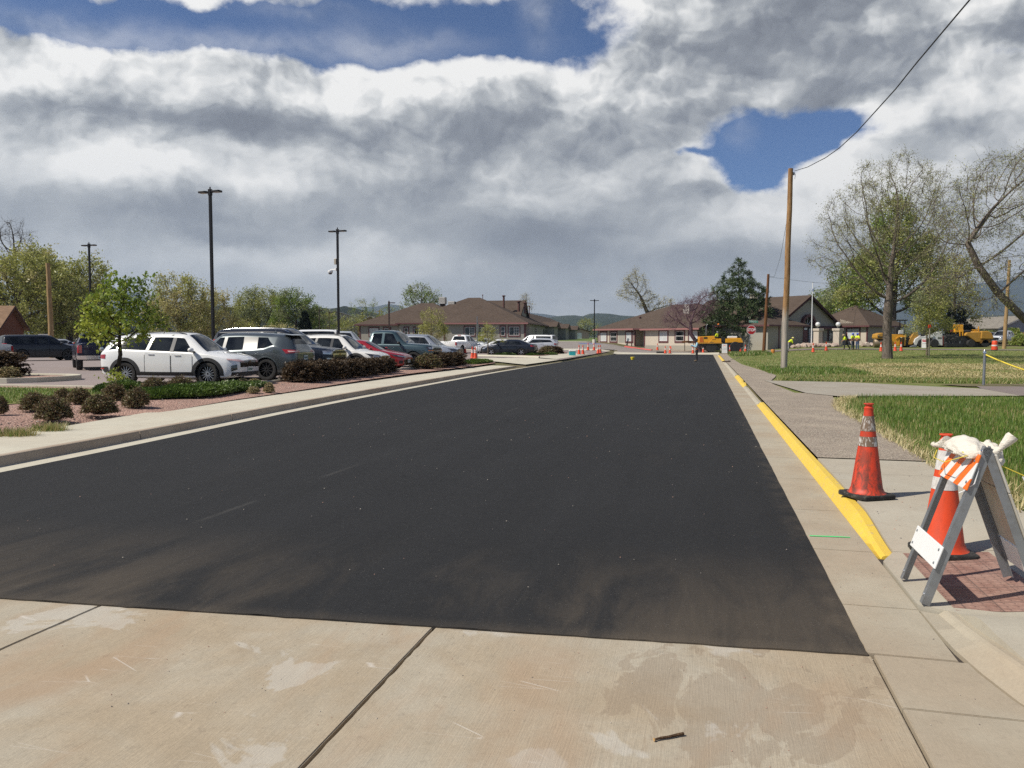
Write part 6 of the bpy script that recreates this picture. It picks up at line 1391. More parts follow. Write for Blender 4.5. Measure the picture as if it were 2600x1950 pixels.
# ------------------------------------------------------------------ shrubs
def shrub_mesh(name, seed, w, h, mats, nst, nlf, lsz, box=0.0, spread=.05, flat=0.0, tip=1.0):
    """stems fan out from the foot, small leaves along them; box>0 clips towards a clipped-hedge shape"""
    rs = np.random.RandomState(seed); V, Fq, mi, pts = [], [], [], []
    for k in range(nst):
        a = rs.rand()*2*PI; e = math.acos(1-rs.rand()*(1-flat*.2)*.97); rr = (.82+.22*rs.rand())
        d = np.array([math.cos(a)*math.sin(e)*w, math.sin(a)*math.sin(e)*w, max(.12, math.cos(e))*h])*rr
        if box: 
            u = np.array([math.cos(a)*math.sin(e), math.sin(a)*math.sin(e), math.cos(e)]); m = np.max(np.abs(u)); d = (u/m*box+u*(1-box))*np.array([w, w, h])*(.85+.15*rs.rand()); d[2] = max(d[2], .1*h)
        b = np.array([rs.randn()*w*.16, rs.randn()*w*.16, 0]); mid = b+d*.5+np.array([0, 0, h*.10])+rs.randn(3)*w*.05; end = b*.4+d
        q0 = b; r = .006
        for q1 in (mid, end):
            ax = q1-q0; s1 = np.cross(ax, [0.3, .5, .8]); s1 /= max(1e-6, np.linalg.norm(s1)); i = len(V); V += [q0+s1*r, q0-s1*r, q1-s1*r*.7, q1+s1*r*.7]; Fq.append([i, i+1, i+2, i+3]); mi.append(0); q0 = q1
        pts.append((mid, end))
    P0 = np.array([p[0] for p in pts]); P1 = np.array([p[1] for p in pts]); k = rs.randint(len(pts), size=nlf); f = (rs.rand(nlf)**.6)[:, None]*tip
    C = P0[k]*(1-f)+P1[k]*f+rs.randn(nlf, 3)*spread*np.array([1, 1, .8]); C[:, 2] = np.abs(C[:, 2])
    a = rdir(rs, nlf); a[:, 2] += .5; a /= np.linalg.norm(a, axis=1, keepdims=True); b = np.cross(a, rdir(rs, nlf)); b /= np.maximum(1e-6, np.linalg.norm(b, axis=1, keepdims=True)); s = lsz*(.6+.8*rs.rand(nlf, 1))
    L = np.stack([C-a*s*.5, C-b*s*.2, C+a*s*.5, C+b*s*.2], 1).reshape(-1, 3); n0 = len(V); V = np.vstack([np.array(V), L]); Fl = n0+np.arange(nlf*4).reshape(-1, 4); Fq = np.vstack([np.array(Fq), Fl])
    mi = mi+[1+(1 if (len(mats) > 2 and rs.rand() < .4) else 0) for _ in range(nlf)]
    return bulk(name, V, Fq, mats, None, mi)
M_TWIG = pm('twig_brown', (.16, .105, .07), .95, var=.4, vscale=20); M_TWIGP = pm('twig_pale', (.30, .22, .14), .95, var=.4, vscale=20)
LB_BROWN = m_leaf('leaf_dry_brown', (0.112, 0.072, 0.040), (0.225, 0.153, 0.081), .15, 5); LB_DARK = m_leaf('leaf_dark_bronze', (.050, .033, .018), (.115, .078, .042), .15, 4); LB_OLV = m_leaf('leaf_dull_olive', (0.108, 0.112, 0.040), (0.198, 0.189, 0.072), .2, 5); LB_STRAW = m_leaf('leaf_straw', (0.320, 0.248, 0.120), (0.544, 0.440, 0.240), .25, 6); LB_MAT = m_leaf('leaf_juniper_mat', (0.056, 0.099, 0.019), (0.136, 0.200, 0.040), .2, 5)
SH = {}
def shrub(kind, label, s, t, w, h, group, cat='shrub', name='shrub', mats=None, dz=0.0, **k):
    key = kind
    if key not in SH:
        o = SH[key] = shrub_mesh(name, len(SH)+5, 1.0*.5, 1.0, mats, **k)
    else: o = SH[key].copy(); COL.objects.link(o)
    p = W(s, t); o.location = (p.x, p.y, T(p.x, p.y)+dz); o.rotation_euler = (0, 0, random.uniform(0, 6.28)); o.scale = (w, w*random.uniform(.9, 1.1), h); tag(o, label, cat, group); return o
def stpix(u, v, z=.2): p = U(u, v, z); return ST(p.x, p.y)
BR = dict(mats=[M_TWIG, LB_BROWN, LB_OLV], nst=420, nlf=5200, lsz=.075, spread=.035)
HD_ = dict(mats=[M_TWIG, LB_DARK, LB_DARK], nst=380, nlf=9000, lsz=.085, box=.55, spread=.03)
ST_ = dict(mats=[M_TWIGP, LB_STRAW, LB_OLV], nst=500, nlf=1800, lsz=.13, spread=.03, tip=1.0)
MT_ = dict(mats=[M_TWIG, LB_MAT, LB_MAT], nst=300, nlf=9000, lsz=.05, spread=.03)
G_BED = 'twiggy brown shrubs in the gravel bed'
Zl = lambda x: x*.31646
for (zx, zb, zw, zh, lb) in ((430, 517, 270, 200, 'round brown twiggy shrub, nearest the pavement behind the pale grass tufts'), (800, 472, 240, 170, 'brown twiggy shrub casting its shadow on bare pink gravel'), (1095, 424, 205, 165, 'brown twiggy shrub touching the left tip of the green mat'), (920, 385, 185, 140, 'brown shrub between the small green shrub and the green mat'), (640, 415, 190, 130, 'greyish brown shrub at the lawn corner'), (280, 470, 210, 150, 'grey brown shrub overlapping the lawn strip'), (505, 400, 150, 110, 'small olive brown shrub on the far lawn edge'), (1235, 332, 190, 135, 'brown shrub under the rear door of the white suv'), (1450, 312, 215, 125, 'brown shrub below the front door of the white suv'), (1690, 258, 205, 115, 'brown shrub hiding the front wheel of the white suv'), (1110, 290, 120, 60, 'low tan brown shrub beside the young tree suckers'), (10, 500, 110, 150, 'brown shrub cut by the left edge of the photo')):
    s, t = stpix(Zl(zx), 900+Zl(zb), .23); y = W(s, t).y; shrub('brown', lb, s, t, Zl(zw)*y/F_PX*1.08, Zl(zh)*y/F_PX*1.02, G_BED, **BR)
for zx, zb, zw, zh, lb in ((1952, 275, 95, 70, 'small dull bun shrub left in the tan cluster by the hedge'), (2045, 262, 95, 55, 'straw coloured bun shrub, back of the tan cluster'), (2035, 308, 100, 55, 'straw coloured bun shrub, front of the tan cluster'), (2158, 300, 85, 80, 'last tan bun shrub beside bare gravel before the dark hedge')):
    s, t = stpix(Zl(zx), 900+Zl(zb), .24); y = W(s, t).y; shrub('straw', lb, s, t, Zl(zw)*y/F_PX*1.1, Zl(zh)*y/F_PX*1.1, 'small tan bun shrubs', **ST_)
for i, lb in enumerate(('first clipped dark shrub of the long hedge, nearest the grey crossover', 'second clipped dark shrub of the long hedge from the near end', 'third clipped dark shrub of the long hedge, below the chrome grille', 'fourth clipped dark shrub of the long hedge, beside the navy bumper', 'fifth clipped dark shrub of the long hedge, before the white wagon wheel', 'sixth clipped dark shrub of the long hedge, before the white wagon nose', 'last clipped dark shrub of the long hedge, nearest the red sedan')):
    f = i/6.0; shrub('hedge', lb, 23.75+7.1*f, -13.38, 1.25-.05*i, .74-.02*f, 'clipped hedge shrubs before the cars', **HD_)
for i, (s, lb, kd) in enumerate(((36.2, 'greyish shrub at the near end of the short hedge', 'brown'), (38.2, 'dark shrub in the middle of the short hedge', 'hedge'), (40.4, 'dark shrub at the far end of the short hedge, near the cone pair', 'hedge'), (41.6, 'small dark shrub behind the short hedge beside the cones', 'hedge'))):
    shrub(kd, lb, s, -13.45 if i < 3 else -14.0, 1.35 if i < 3 else .7, .80 if i < 3 else .55, 'short hedge before the silver suv', **(BR if kd == 'brown' else HD_))
def mat_plant(label, s, t, ws, wt, h, seed):
    """creeping juniper: one low cushion of tiny sprays"""
    rs = np.random.RandomState(seed); n = int(5200*ws*wt/4)+2500; r = np.sqrt(rs.rand(n)); a = rs.rand(n)*2*PI; edge = 1+.13*np.sin(a*3+seed)+.09*np.sin(a*7+seed*2)
    X = r*np.cos(a)*edge*ws/2; Y = r*np.sin(a)*edge*wt/2; Z = h*np.sqrt(np.maximum(0, 1-r**2.6))*(.82+.2*np.sin(X*5)*np.sin(Y*6+1))+rs.randn(n)*.018+.02
    C = np.stack([X, Y, np.maximum(Z, .01)], 1); d = np.stack([np.cos(a), np.sin(a), .55+rs.rand(n)], 1)+rs.randn(n, 3)*.5; d /= np.linalg.norm(d, axis=1, keepdims=True); b = np.cross(d, rdir(rs, n)); b /= np.linalg.norm(b, axis=1, keepdims=True); sz = .06+.05*rs.rand(n, 1)
    m = MB()
    def fn(i, j):
        q = 2*PI*i; rr = max(.02, j); e = 1+.13*math.sin(q*3+seed)+.09*math.sin(q*7+seed*2); return (rr*math.cos(q)*e*ws/2*.97, rr*math.sin(q)*e*wt/2*.97, h*.93*math.sqrt(max(0, 1-rr**2.6)))
    p = W(s, t); o = quads(C, d*sz*.55, b*sz*.26, 'creeping_juniper', [LB_MAT], None); o.location = (p.x, p.y, T(p.x, p.y)); o.rotation_euler = (0, 0, -RA+PI/2); tag(o, label, 'ground cover plant', 'creeping green mats')
    m.grid(fn, 40, 10); m.build('cushion', LB_MAT, o, smooth=60)
mat_plant('largest creeping green mat beside the pavement, below the white suv nose', 18.2, -13.35, 5.6, 1.9, .20, 1)
mat_plant('small green mat beside the young tree foot', 17.9, -15.6, 1.3, 1.1, .26, 2)
mat_plant('green mat beyond the short hedge, in front of the cone pair', 45.8, -13.75, 4.2, 1.4, .22, 3)
mat_plant('green mat under the small tree on the second bed', 65.2, -17.0, 3.2, 1.8, .24, 4); mat_plant('green mat below the black sedan on the second bed', 67.0, -14.8, 3.4, 1.4, .24, 5)
mat_plant('green mat at the sedan tail end of the second bed', 69.5, -13.9, 2.6, 1.2, .22, 6); mat_plant('green mat beside the turquoise cooler', 79.0, -15.0, 2.4, 1.2, .22, 7)
for i, (u, s, w, h, kd, lb) in enumerate(((1266, 67.5, 1.5, .75, 'hedge', 'dark shrub before the black sedan front wheel'), (1296, 68.5, 1.9, .85, 'hedge', 'dark shrub before the black sedan door'), (1322, 69.5, 1.7, .85, 'hedge', 'dark shrub before the black sedan rear'), (1388, 72.0, 1.7, .85, 'brown', 'brown shrub right of the black sedan tail'), (1402, 74.0, 1.8, .8, 'hedge', 'dark shrub before the white estate wheel'), (1413, 75.5, 1.3, .7, 'hedge', 'rightmost dark shrub on the second bed'))):
    y = s*RC+15*RS; x = (u-1300)/F_PX*y; s_, t_ = ST(x, y); shrub(kd, lb, s_, t_, w, h, 'shrubs on the second bed', **(BR if kd == 'brown' else HD_))
s, t = 21.9, -24.2
shrub('hedge', 'big dark shrub on the raised island at the left', 22.4, -24.9, 1.9, .95, 'island shrubs', dz=.12, **HD_)
for tt, lb, w in ((-25.2, 'tan clipped bun below the big dark island shrub, leftmost', .75), (-24.1, 'tan clipped bun in the middle of the island', .72), (-22.9, 'tan clipped bun near the rounded island end', .8)): shrub('straw', lb, 21.1, tt, w, .42, 'island shrubs', dz=.12, **ST_)
# grass tufts, lawn strip and lawns
M_BLADE = m_leaf('grass_blade', (0.080, 0.157, 0.022), (0.200, 0.288, 0.056), .35, 1.1); M_BLADE2 = m_leaf('grass_blade_dry', (0.320, 0.272, 0.104), (0.512, 0.432, 0.208), .3, 1.5); M_BLADE3 = m_leaf('straw_blade', (0.442, 0.351, 0.169), (0.650, 0.572, 0.325), .2, 2)
def blades(name, label, P, h, w, mats, frac, seed, lean=.35, parent=None):
    """grass blades standing at points P (n,3)"""
    rs = np.random.RandomState(seed); n = len(P); a = rs.rand(n)*2*PI; hh = h*(.45+.75*rs.rand(n)); ln = lean*(.2+rs.rand(n))*hh; dx = np.cos(a); dy = np.sin(a); px_ = -dy*w*(.6+.8*rs.rand(n)); py_ = dx*w*(.6+.8*rs.rand(n))
    V = np.zeros((n, 4, 3), np.float32); V[:, 0] = P+np.stack([px_, py_, np.zeros(n)], 1); V[:, 1] = P-np.stack([px_, py_, np.zeros(n)], 1); tip = P+np.stack([dx*ln, dy*ln, hh], 1); V[:, 2] = tip-np.stack([px_, py_, np.zeros(n)], 1)*.25; V[:, 3] = tip+np.stack([px_, py_, np.zeros(n)], 1)*.25
    o = bulk(name, V.reshape(-1, 3), np.arange(n*4).reshape(-1, 4), mats, parent, (rs.rand(n) < frac).astype(int) if len(mats) > 1 and np.isscalar(frac) else (rs.rand(n) < frac).astype(int)); 
    if label: o['label'] = label; o['kind'] = 'stuff'
    return o
def scatter(rs, n, s0, s1, tf0, tf1, pw_=1.0):
    s = s0+(s1-s0)*rs.rand(n)**pw_; a = np.array([tf0(q) for q in s]); b = np.array([tf1(q) for q in s]); t = a+(b-a)*rs.rand(n); x = s*RS+t*RC; y = s*RC-t*RS
    return s, t, np.stack([x, y, np.array([T(p, q) for p, q in zip(x, y)])-.015], 1)
def build_grass():
    rs = np.random.RandomState(8)
    inner = lambda s: interp([(6.0, 3.0), (7, 2.98), (10.9, 2.86), (14, 2.92), (19, 3.0), (21.5, 3.4), (24.2, 4.4)], s)
    s, t, P = scatter(rs, 60000, 6.6, 23.4, inner, lambda s: interp([(6.6, 4.6), (10, 6.2), (16, 8.6), (23.4, 11.6)], s), 1.2)
    t_in = np.array([inner(q) for q in s]); e = np.minimum(1, (t-t_in)/.8); pn = np.sin(s*1.3)*np.sin(t*1.7)+np.sin(s*.5+t*.9); frac = .10+.45*(1-e)**1.5+.15*(pn > .9)
    keep = rs.rand(len(s)) < (.25+.75*e); blades('grass', 'thick green spring grass beside the worn footway', P[keep], .105, .006, [M_BLADE, M_BLADE2], frac[keep], 9)
    s, t, P = scatter(rs, 2600, 6.6, 23, lambda s: inner(s)-.14, lambda s: inner(s)+.18); blades('grass', 'dry straw grass along the footway edge', P, .09, .006, [M_BLADE3], 0.0, 10, 1.6)
    # mown lawn beyond the crossing path
    inn2 = lambda s: interp([(31, 2.9), (36, 3.3), (44, 2.9), (52, 2.5), (92, 2.5)], s)
    s, t, P = scatter(rs, 46000, 31.4, 90, inn2, lambda s: interp([(31, 14), (60, 34), (90, 50)], s), 1.5)
    dry = ((s > 33.5+.12*t) & (s < 52) & (t > 5.0+.08*(s-33))).astype(float)*.75; pn = np.sin(s*.33+1)*np.sin(t*.4)+np.sin(s*.21+t*.33); frac = .22+dry*.6+.25*(pn > .8); blades('grass', 'patchy mown lawn round the big bare tree', P, .085, .012, [M_BLADE, M_BLADE2], np.clip(frac, 0, .95), 11, .8)
    s, t, P = scatter(rs, 36000, 34, 53, lambda s: interp([(34, 8.5), (40, 5.0), (53, 9.5)], s), lambda s: interp([(34, 16), (53, 28)], s)); ok = (np.sin(s*.9)*np.sin(t*.8)+np.sin(s*.37+t*.5)) > -.85; blades('straw', 'pale cut straw lying in a band on the lawn', P[ok], .06, .018, [M_BLADE3, M_BLADE2], .15, 12, 2.6)
    s, t, P = scatter(rs, 9000, 31.2, 34.8, lambda s: interp([(31.2, 2.6), (34.8, 3.4)], s), lambda s: 15); blades('grass', 'dry and green weeds along the crossing path', P, .11, .010, [M_BLADE, M_BLADE2], .55, 13, .9)
    # weeds round the pole and the far corner
    s, t, P = scatter(rs, 7000, 38, 46, lambda s: 2.9, lambda s: 7.5); blades('grass', 'darker weeds round the tall pole foot', P, .15, .014, [M_BLADE, M_BLADE2], .12, 14, .5)
    s, t, P = scatter(rs, 5200, 80, 94, lambda s: 2.6, lambda s: 6.5); blades('grass', 'rough grass round the stop sign foot', P, .28, .03, [M_BLADE, M_BLADE2], .2, 15, .5)
    # left lawn strip in the bed and the pale tufts
    s, t, P = scatter(rs, 9000, 13.2, 18.3, lambda s: interp([(13.2, -15.2), (15.5, -14.4), (18.3, -15.2)], s), lambda s: -21.5); P[:, 2] += .02; blades('grass', 'short green lawn strip in the left bed', P, .07, .008, [M_BLADE, M_BLADE2], .12, 16, .6)
    for k, (zx, zb, w, lb) in enumerate(((120, 560+75, 300, 'pale yellow green grass tuft at the left edge by the pavement'), (390, 540+55, 240, 'pale yellow green grass tuft beside the brown shrub'))):
        q = U(Zl(zx), 900+Zl(zb), .2); n = 1500; wd = Zl(w)*q.y/F_PX/2; a = rs.rand(n)*2*PI; r = np.sqrt(rs.rand(n)); Pp = np.stack([r*np.cos(a)*wd, r*np.sin(a)*wd*.5, np.zeros(n)], 1)
        o = blades('grass_tuft', None, Pp, .26, .006, [M_BLADE2, M_BLADE], .35, 20+k, .7); o.location = (q.x, q.y, T(q.x, q.y)); tag(o, lb, 'grass tuft', 'pale grass tufts')
    q = W(18.6, -16.4); n = 260; 
    C = np.random.RandomState(5).randn(n, 3)*np.array([.16, .16, .14])+np.array([0, 0, .28]); C[:, 2] = np.abs(C[:, 2]); o = leaves(C, .10, np.random.RandomState(6), 'sucker_shoots', [LF_BRIGHT], None); o.location = (q.x, q.y, T(q.x, q.y)); tag(o, 'bright green sucker shoots at the young tree foot', 'shoots')  # leaves of the young tree's own suckers, not a separate shrub
    stm = MB(); r2 = np.random.RandomState(7)
    for k in range(14): d = r2.randn(2)*.16; stm.tube([(d[0]*.3, d[1]*.3, -.02), (d[0], d[1], .3+r2.rand()*.15)], .006, 3)
    stm.build('stem', BK_TAN, o)
build_grass()
sheet('lawn', [(13.0, -15.0), (15.5, -14.3), (18.4, -15.1), (18.6, -19), (18.2, -24), (13, -24)], M_LAWN, dz=.012, sub=2)
# far shrubs on the right
for i, (u, y, w, h, kd, lb) in enumerate(((2500, 112, 3.2, 2.1, 'sage', 'grey green bush left of the pickup'), (2528, 116, 3.0, 2.0, 'sage', 'grey green bush behind the pickup cab'), (2572, 108, 2.6, 2.3, 'green', 'bright green bush right of the wooden pole'), (2592, 96, 2.6, 1.6, 'green', 'dark green bush at the right edge'), (2456, 116, 2.6, 3.0, 'spike', 'dark ragged evergreen behind the paver hopper'))):
    p = at(u, y); s_, t_ = ST(p.x, p.y); kk = dict(mats=[M_TWIG, LF_SAGE if kd == 'sage' else (LF_GREEN if kd == 'green' else LF_SPR), LF_OLIVE if kd != 'spike' else LF_SPR], nst=200, nlf=3600, lsz=.12, spread=.06)
    shrub('far_'+kd, lb, s_, t_, w, h, 'bushes beyond the lawn', **kk)
# ------------------------------------------------------------------ street furniture
def gp(u, v):
    """ground point that shows at pixel (u, v)"""
    lo = None
    for k in range(1, 3000):
        y = 4+k*.1; z = T((u-1300)/F_PX*y, y)
        if zpix(v, y) <= z: return at(u, y)
    return at(u, 120)
M_POLEB = pm('black_pole_paint', (.006, .005, .006), .45, .3, var=.2, vscale=6); M_STEEL = pm('galvanised_steel', (.27, .285, .30), .42, .6, var=.25, vscale=9, dirt=((.16, .15, .14), .4)); M_WHITE = pm('white_plastic', (.78, .78, .76), .4, var=.06)
def m_wood(name, a, b_, pale=None):
    m, nt, b = newmat(name); c = coord(nt); x, y, z = sep(nt, c); v = com(nt, x*9.0, y*9.0, z*.55); n = nz(nt, v, 2.6, 7, .65, .7); n2 = nz(nt, com(nt, x*3.0, y*3.0, z*1.6), 2.0, 4, .6)
    col = mixc(nt, n.sm(.36, .64), a, b_); col = mixc(nt, n2.sm(.58, .74)*.6, col, tuple(q*.45 for q in a))
    if pale: col = mixc(nt, (1.0-(z+(n-.5)*2.4).sm(2.6, 3.4)), col, mixc(nt, n.sm(.36, .64), pale, tuple(q*.75 for q in pale)))
    plug(nt, col, b.inputs['Base Color']); b.inputs['Roughness'].default_value = .9; b.inputs['Specular IOR Level'].default_value = .15; bumpn(nt, b, n, .6, .02); return m
M_POLEW = m_wood('pole_wood', (.20, .105, .045), (.40, .245, .115), (.42, .37, .31)); M_POLER = m_wood('pole_wood_red', (.11, .048, .022), (.20, .095, .042)); M_POLET = m_wood('pole_wood_tan', (.24, .15, .065), (.42, .29, .15)); M_STAKE = m_wood('stake_wood', (.20, .17, .13), (.32, .28, .22)); M_POLED = m_wood('pole_wood_dark', (.05, .04, .03), (.11, .085, .065))
def lamp_post(label, u, y, h, heads=2, rz=0.0, mat=None, w=.06, group='parking lot lamp posts'):
    o = at(u, y); r = thing('lamp_post', label, 'lamp post', o, rz, group); mt = mat or M_POLEB
    b = MB(); b.lathe([(.28, -.3), (.28, .55), (.25, .62)], 18); b.build('base', M_WALK, r, smooth=40)
    p = MB(); p.box(-w, w, -w, w, .6, h); p.box(-w*1.25, w*1.25, -w*1.25, w*1.25, h-.28, h+.02); p.lathe([(w*.6, h), (w*.6, h+.1), (.02, h+.14)], 10); p.build('pole', mt, r, bevel=.01)
    for k in range(heads):
        sg = 1 if k == 0 else -1; m = MB(); M = Matrix.Rotation(0 if sg > 0 else PI, 4, 'Z')
        m.box(w, w+.10, -.05, .05, h-.16, h-.07, 0, M); m.prism([(w+.08, -.07), (w+.18, -.17), (w+.52, -.17), (w+.58, -.10), (w+.58, .10), (w+.52, .17), (w+.18, .17), (w+.08, .07)], h-.15, h-.07, 0, M); hd = m.build('lamp_head', mt, r, bevel=.012)
        e = MB(); e.box(w+.20, w+.51, -.13, .13, h-.158, h-.149, 0, M); e.build('led_panel', pm('led_lens', (.30, .29, .26), .3), hd)
    return r
lamp_post('tall black twin headed lamp post rising behind the grey crossover', 543, 37.5, 8.65, 2, -.35); L2 = lamp_post('black twin headed lamp post carrying a white security camera', 861, 50.5, 8.6, 2, -.35); lamp_post('black twin headed lamp post against the olive trees, far left', 235, 58, 8.6, 2, -.3)
lamp_post('lone slim twin headed lamp post on the grass between the two buildings', 1508.5, 112, 6.35, 2, .0, w=.07); lamp_post('short brown single headed lamp post before the hip roof', 989, 82, 5.4, 1, .1, pm('brown_pole_paint', (.06, .035, .025), .5), .08)
lamp_post('thin dark lamp post among scrub right of the tallest post', 585, 105, 5.7, 2, .0, M_POLED, .06, 'distant lamp posts'); lamp_post('thin dark lamp post left of the camera post', 812, 120, 5.4, 1, .0, M_POLED, .06, 'distant lamp posts'); lamp_post('thin dark lamp post nearest the camera post on its left', 837, 122, 5.0, 1, .0, M_POLED, .06, 'distant lamp posts')
def camera_unit():
    o = at(861, 50.5); r = thing('security_camera', 'white dome security camera on an arm of the black lamp post', 'camera', (o.x, o.y, o.z+6.0), -.35+PI)
    a = MB(); a.box(.10, .22, -.07, .07, -.06, .12); a.tube([(.2, 0, .0), (.45, 0, .03), (.58, 0, -.02)], .04, 8); a.build('bracket', M_WHITE, r, bevel=.01)
    d = MB(); d.lathe([(.06, -.06), (.16, -.10), (.17, -.20), (.15, -.24)], 16, 0, TR(.58, 0, .06)); d.build('housing', M_WHITE, r, smooth=50); g = MB(); g.ball((.58, 0, -.19), (.13, .13, .11), 14, 8); g.build('dome', M_LAMPD, r, smooth=60)
    j = MB(); j.box(.09, .24, -.09, .09, .35, .72); j.build('junction_box', M_METALB, r, bevel=.015)
    o2 = thing('meter_box', 'small white box strapped low on the camera lamp post', 'box', (o.x, o.y, o.z+1.9), -.35+PI); b = MB(); b.box(.10, .24, -.12, .12, -.2, .2); b.build('case', M_WHITE, o2, bevel=.02); q = MB(); q.box(.24, .25, -.09, .09, -.14, .14); q.build('cover', M_METALB, o2)
camera_unit()
def wood_pole(label, u, y, vtop, r0, mat, du=0.0, arms=0, extra=None):
    o = at(u, y); h = zpix(vtop, y)-o.z; lean = du/F_PX*y; r = thing('utility_pole', label, 'utility pole', o)
    p = MB(); n = 14; p.tube([(lean*k/10+.012*math.sin(k*1.7), .01*math.sin(k*2.3), -.3+(h+.3)*k/10) for k in range(11)], [r0*(1-.30*k/10) for k in range(11)], n); p.build('pole', mat, r, smooth=50)
    for k in range(arms):
        a = MB(); a.box(lean-1.1, lean+1.1, -.06, .06, h-.5-k*.9, h-.36-k*.9); a.build('crossarm', mat, r); i = MB()
        for x in (-1.0, -.5, .5, 1.0): i.lathe([(.05, h-.36-k*.9), (.06, h-.28-k*.9), (.03, h-.2-k*.9)], 8, 0, TR(lean+x, 0))
        i.build('insulators', M_STEEL, r)
    return r, h, lean
bigp, BH, BL = wood_pole('tall sunlit wooden pole with pale lower third, standing on the lawn', 1990, 41.5, 428, .175, M_POLEW, 8.0)
cb = MB(); cb.tube([(BL+.17, 0, BH-.25), (BL+.26, 0, BH-.28), (BL+.22, 0, BH-.55)], .012, 5); cb.box(BL+.12, BL+.2, -.05, .05, BH-.34, BH-.2); cb.build('wire_clamp', M_STEEL, bigp); gw = MB(); gw.tube([(-.17, -.06, 0), (-.165, -.06, 2.6)], .012, 5); gw.build('ground_wire', M_POLEW, bigp)
p2, H2, L2_ = wood_pole('shorter reddish wooden pole beside the dark pine', 1938, 85, 696, .19, M_POLER, 9.0)
wood_pole('wooden pole behind the dark suv before the olive trees', 133, 62, 668, .22, M_POLET, -3.0); wood_pole('orange brown wooden pole beside the orange barrel at the right', 2548, 86, 660, .21, M_POLET, 6.0)
wood_pole('distant telegraph pole with crossarms left of the hip roof', 921, 215, 790, .2, M_POLED, 0, 2); wood_pole('distant pale telegraph pole behind the roof ridge', 965, 230, 787, .2, M_POLET, 0, 1)
def wire(label, pts, rad=.012):
    m = MB(); m.tube(pts, rad, 5); o = m.build('overhead_wire', pm('wire_black', (.015, .015, .015), .7), smooth=60); return tag(o, label, 'wire')
o = bigp.location; wp = [(o.x+BL+.2, 41.5, zpix(434, 41.5))]
for u, v, y in ((2040, 424, 35.5), (2085, 400, 30.4), (2118, 376, 27.4), (2160, 336, 24.4), (2200, 290, 21.9), (2255, 226, 19.3), (2305, 160, 17.4), (2370, 78, 15.6), (2435, -4, 14.0)): wp.append(((u-1300)/F_PX*y, y, zpix(v, y)))
d = Vector(wp[-1])-Vector(wp[-2]); wp.append(tuple(Vector(wp[-1])+d*2)); wp.append(tuple(Vector(wp[-1])+d*3)); wire('black twisted service wire climbing from the tall pole to the upper right', wp, .016)
q = p2.location; wire('thin slack wire hanging between the two wooden poles', [(o.x+.05, 41.6, zpix(560, 41.6)), ((1986-1300)/F_PX*52, 52, zpix(590, 52)), ((1976-1300)/F_PX*66, 66, zpix(655, 66)), ((1962-1300)/F_PX*78, 78, zpix(702, 78)), (q.x+L2_, 85, q.z+H2-.25)], .012)
wire('thin wire running right from the shorter pole to the trees', [(q.x+L2_, 85, q.z+H2-.3), ((2000-1300)/F_PX*92, 92, zpix(710, 92)), ((2060-1300)/F_PX*100, 100, zpix(717, 100)), ((2125-1300)/F_PX*108, 108, zpix(722, 108)), ((2240-1300)/F_PX*116, 116, zpix(728, 116))], .014)
def text_mesh(txt, size, mat, parent, name, loc, rot, ext=.004, bold=0.0):
    c = bpy.data.curves.new('t', 'FONT'); c.body = txt; c.size = size; c.align_x = 'CENTER'; c.align_y = 'CENTER'; c.extrude = ext; c.offset = bold; c.resolution_u = 3
    t = bpy.data.objects.new('t', c); COL.objects.link(t); dg = bpy.context.evaluated_depsgraph_get(); me = bpy.data.meshes.new_from_object(t.evaluated_get(dg)); bpy.data.objects.remove(t)
    me.materials.clear(); me.materials.append(mat); o = bpy.data.objects.new(name, me); COL.objects.link(o); o.parent = parent; o.location = loc; o.rotation_euler = rot; return o
M_SRED = pm('sign_red', (.42, .012, .018), .45, var=.08); M_SGRN = pm('sign_green', (.01, .22, .13), .45, var=.08); M_SBACK = pm('sign_back', (.085, .10, .09), .55, .4, var=.2); M_SWHT = pm('sign_white', (.78, .78, .77), .45)
def octo(mb, r, y0, y1, cz, mi=0): mb.side([(r*math.cos(PI/8+k*PI/4), cz+r*math.sin(PI/8+k*PI/4)) for k in range(8)], y0, y1, mi)
def stop_sign():
    o = at(1896, 80, -.05); r = thing('stop_sign', 'red stop sign with green street name plate on a leaning post', 'stop sign', o, -RA*.4); h = zpix(838, 80)-o.z; dx = 10.0/F_PX*80
    p = MB(); p.tube([(0, .03, -.3), (dx*1.05, .03, h+.42)], .032, 8); p.build('post', M_STEEL, r, smooth=50)
    b = MB(); octo(b, .50, -.006, 0.0, h, 0); b.build('sign_border', M_SWHT, r).location = (dx, 0, 0)
    f = MB(); octo(f, .46, -.012, -.006, h, 0); f = f.build('sign_face', M_SRED, r); f.location = (dx, 0, 0); text_mesh('STOP', .36, M_SWHT, f, 'lettering', (0, -.016, h), (PI/2, 0, 0), .003, .012).scale = (.92, 1.15, 1)
    n = MB(); n.box(-.46, .46, -.012, .012, -.12, .12); n = n.build('street_name_plate', M_SWHT, r, bevel=.003); n.location = (dx*1.1+.17, 0, h+.86); n.rotation_euler = (0, .06, 0); g = MB(); g.box(-.445, .445, -.016, .016, -.105, .105); g.build('plate_face', M_SGRN, n); text_mesh('Boxer Ln', .165, M_SWHT, n, 'lettering', (0, -.020, 0), (PI/2, 0, 0), .002, .003)
stop_sign()
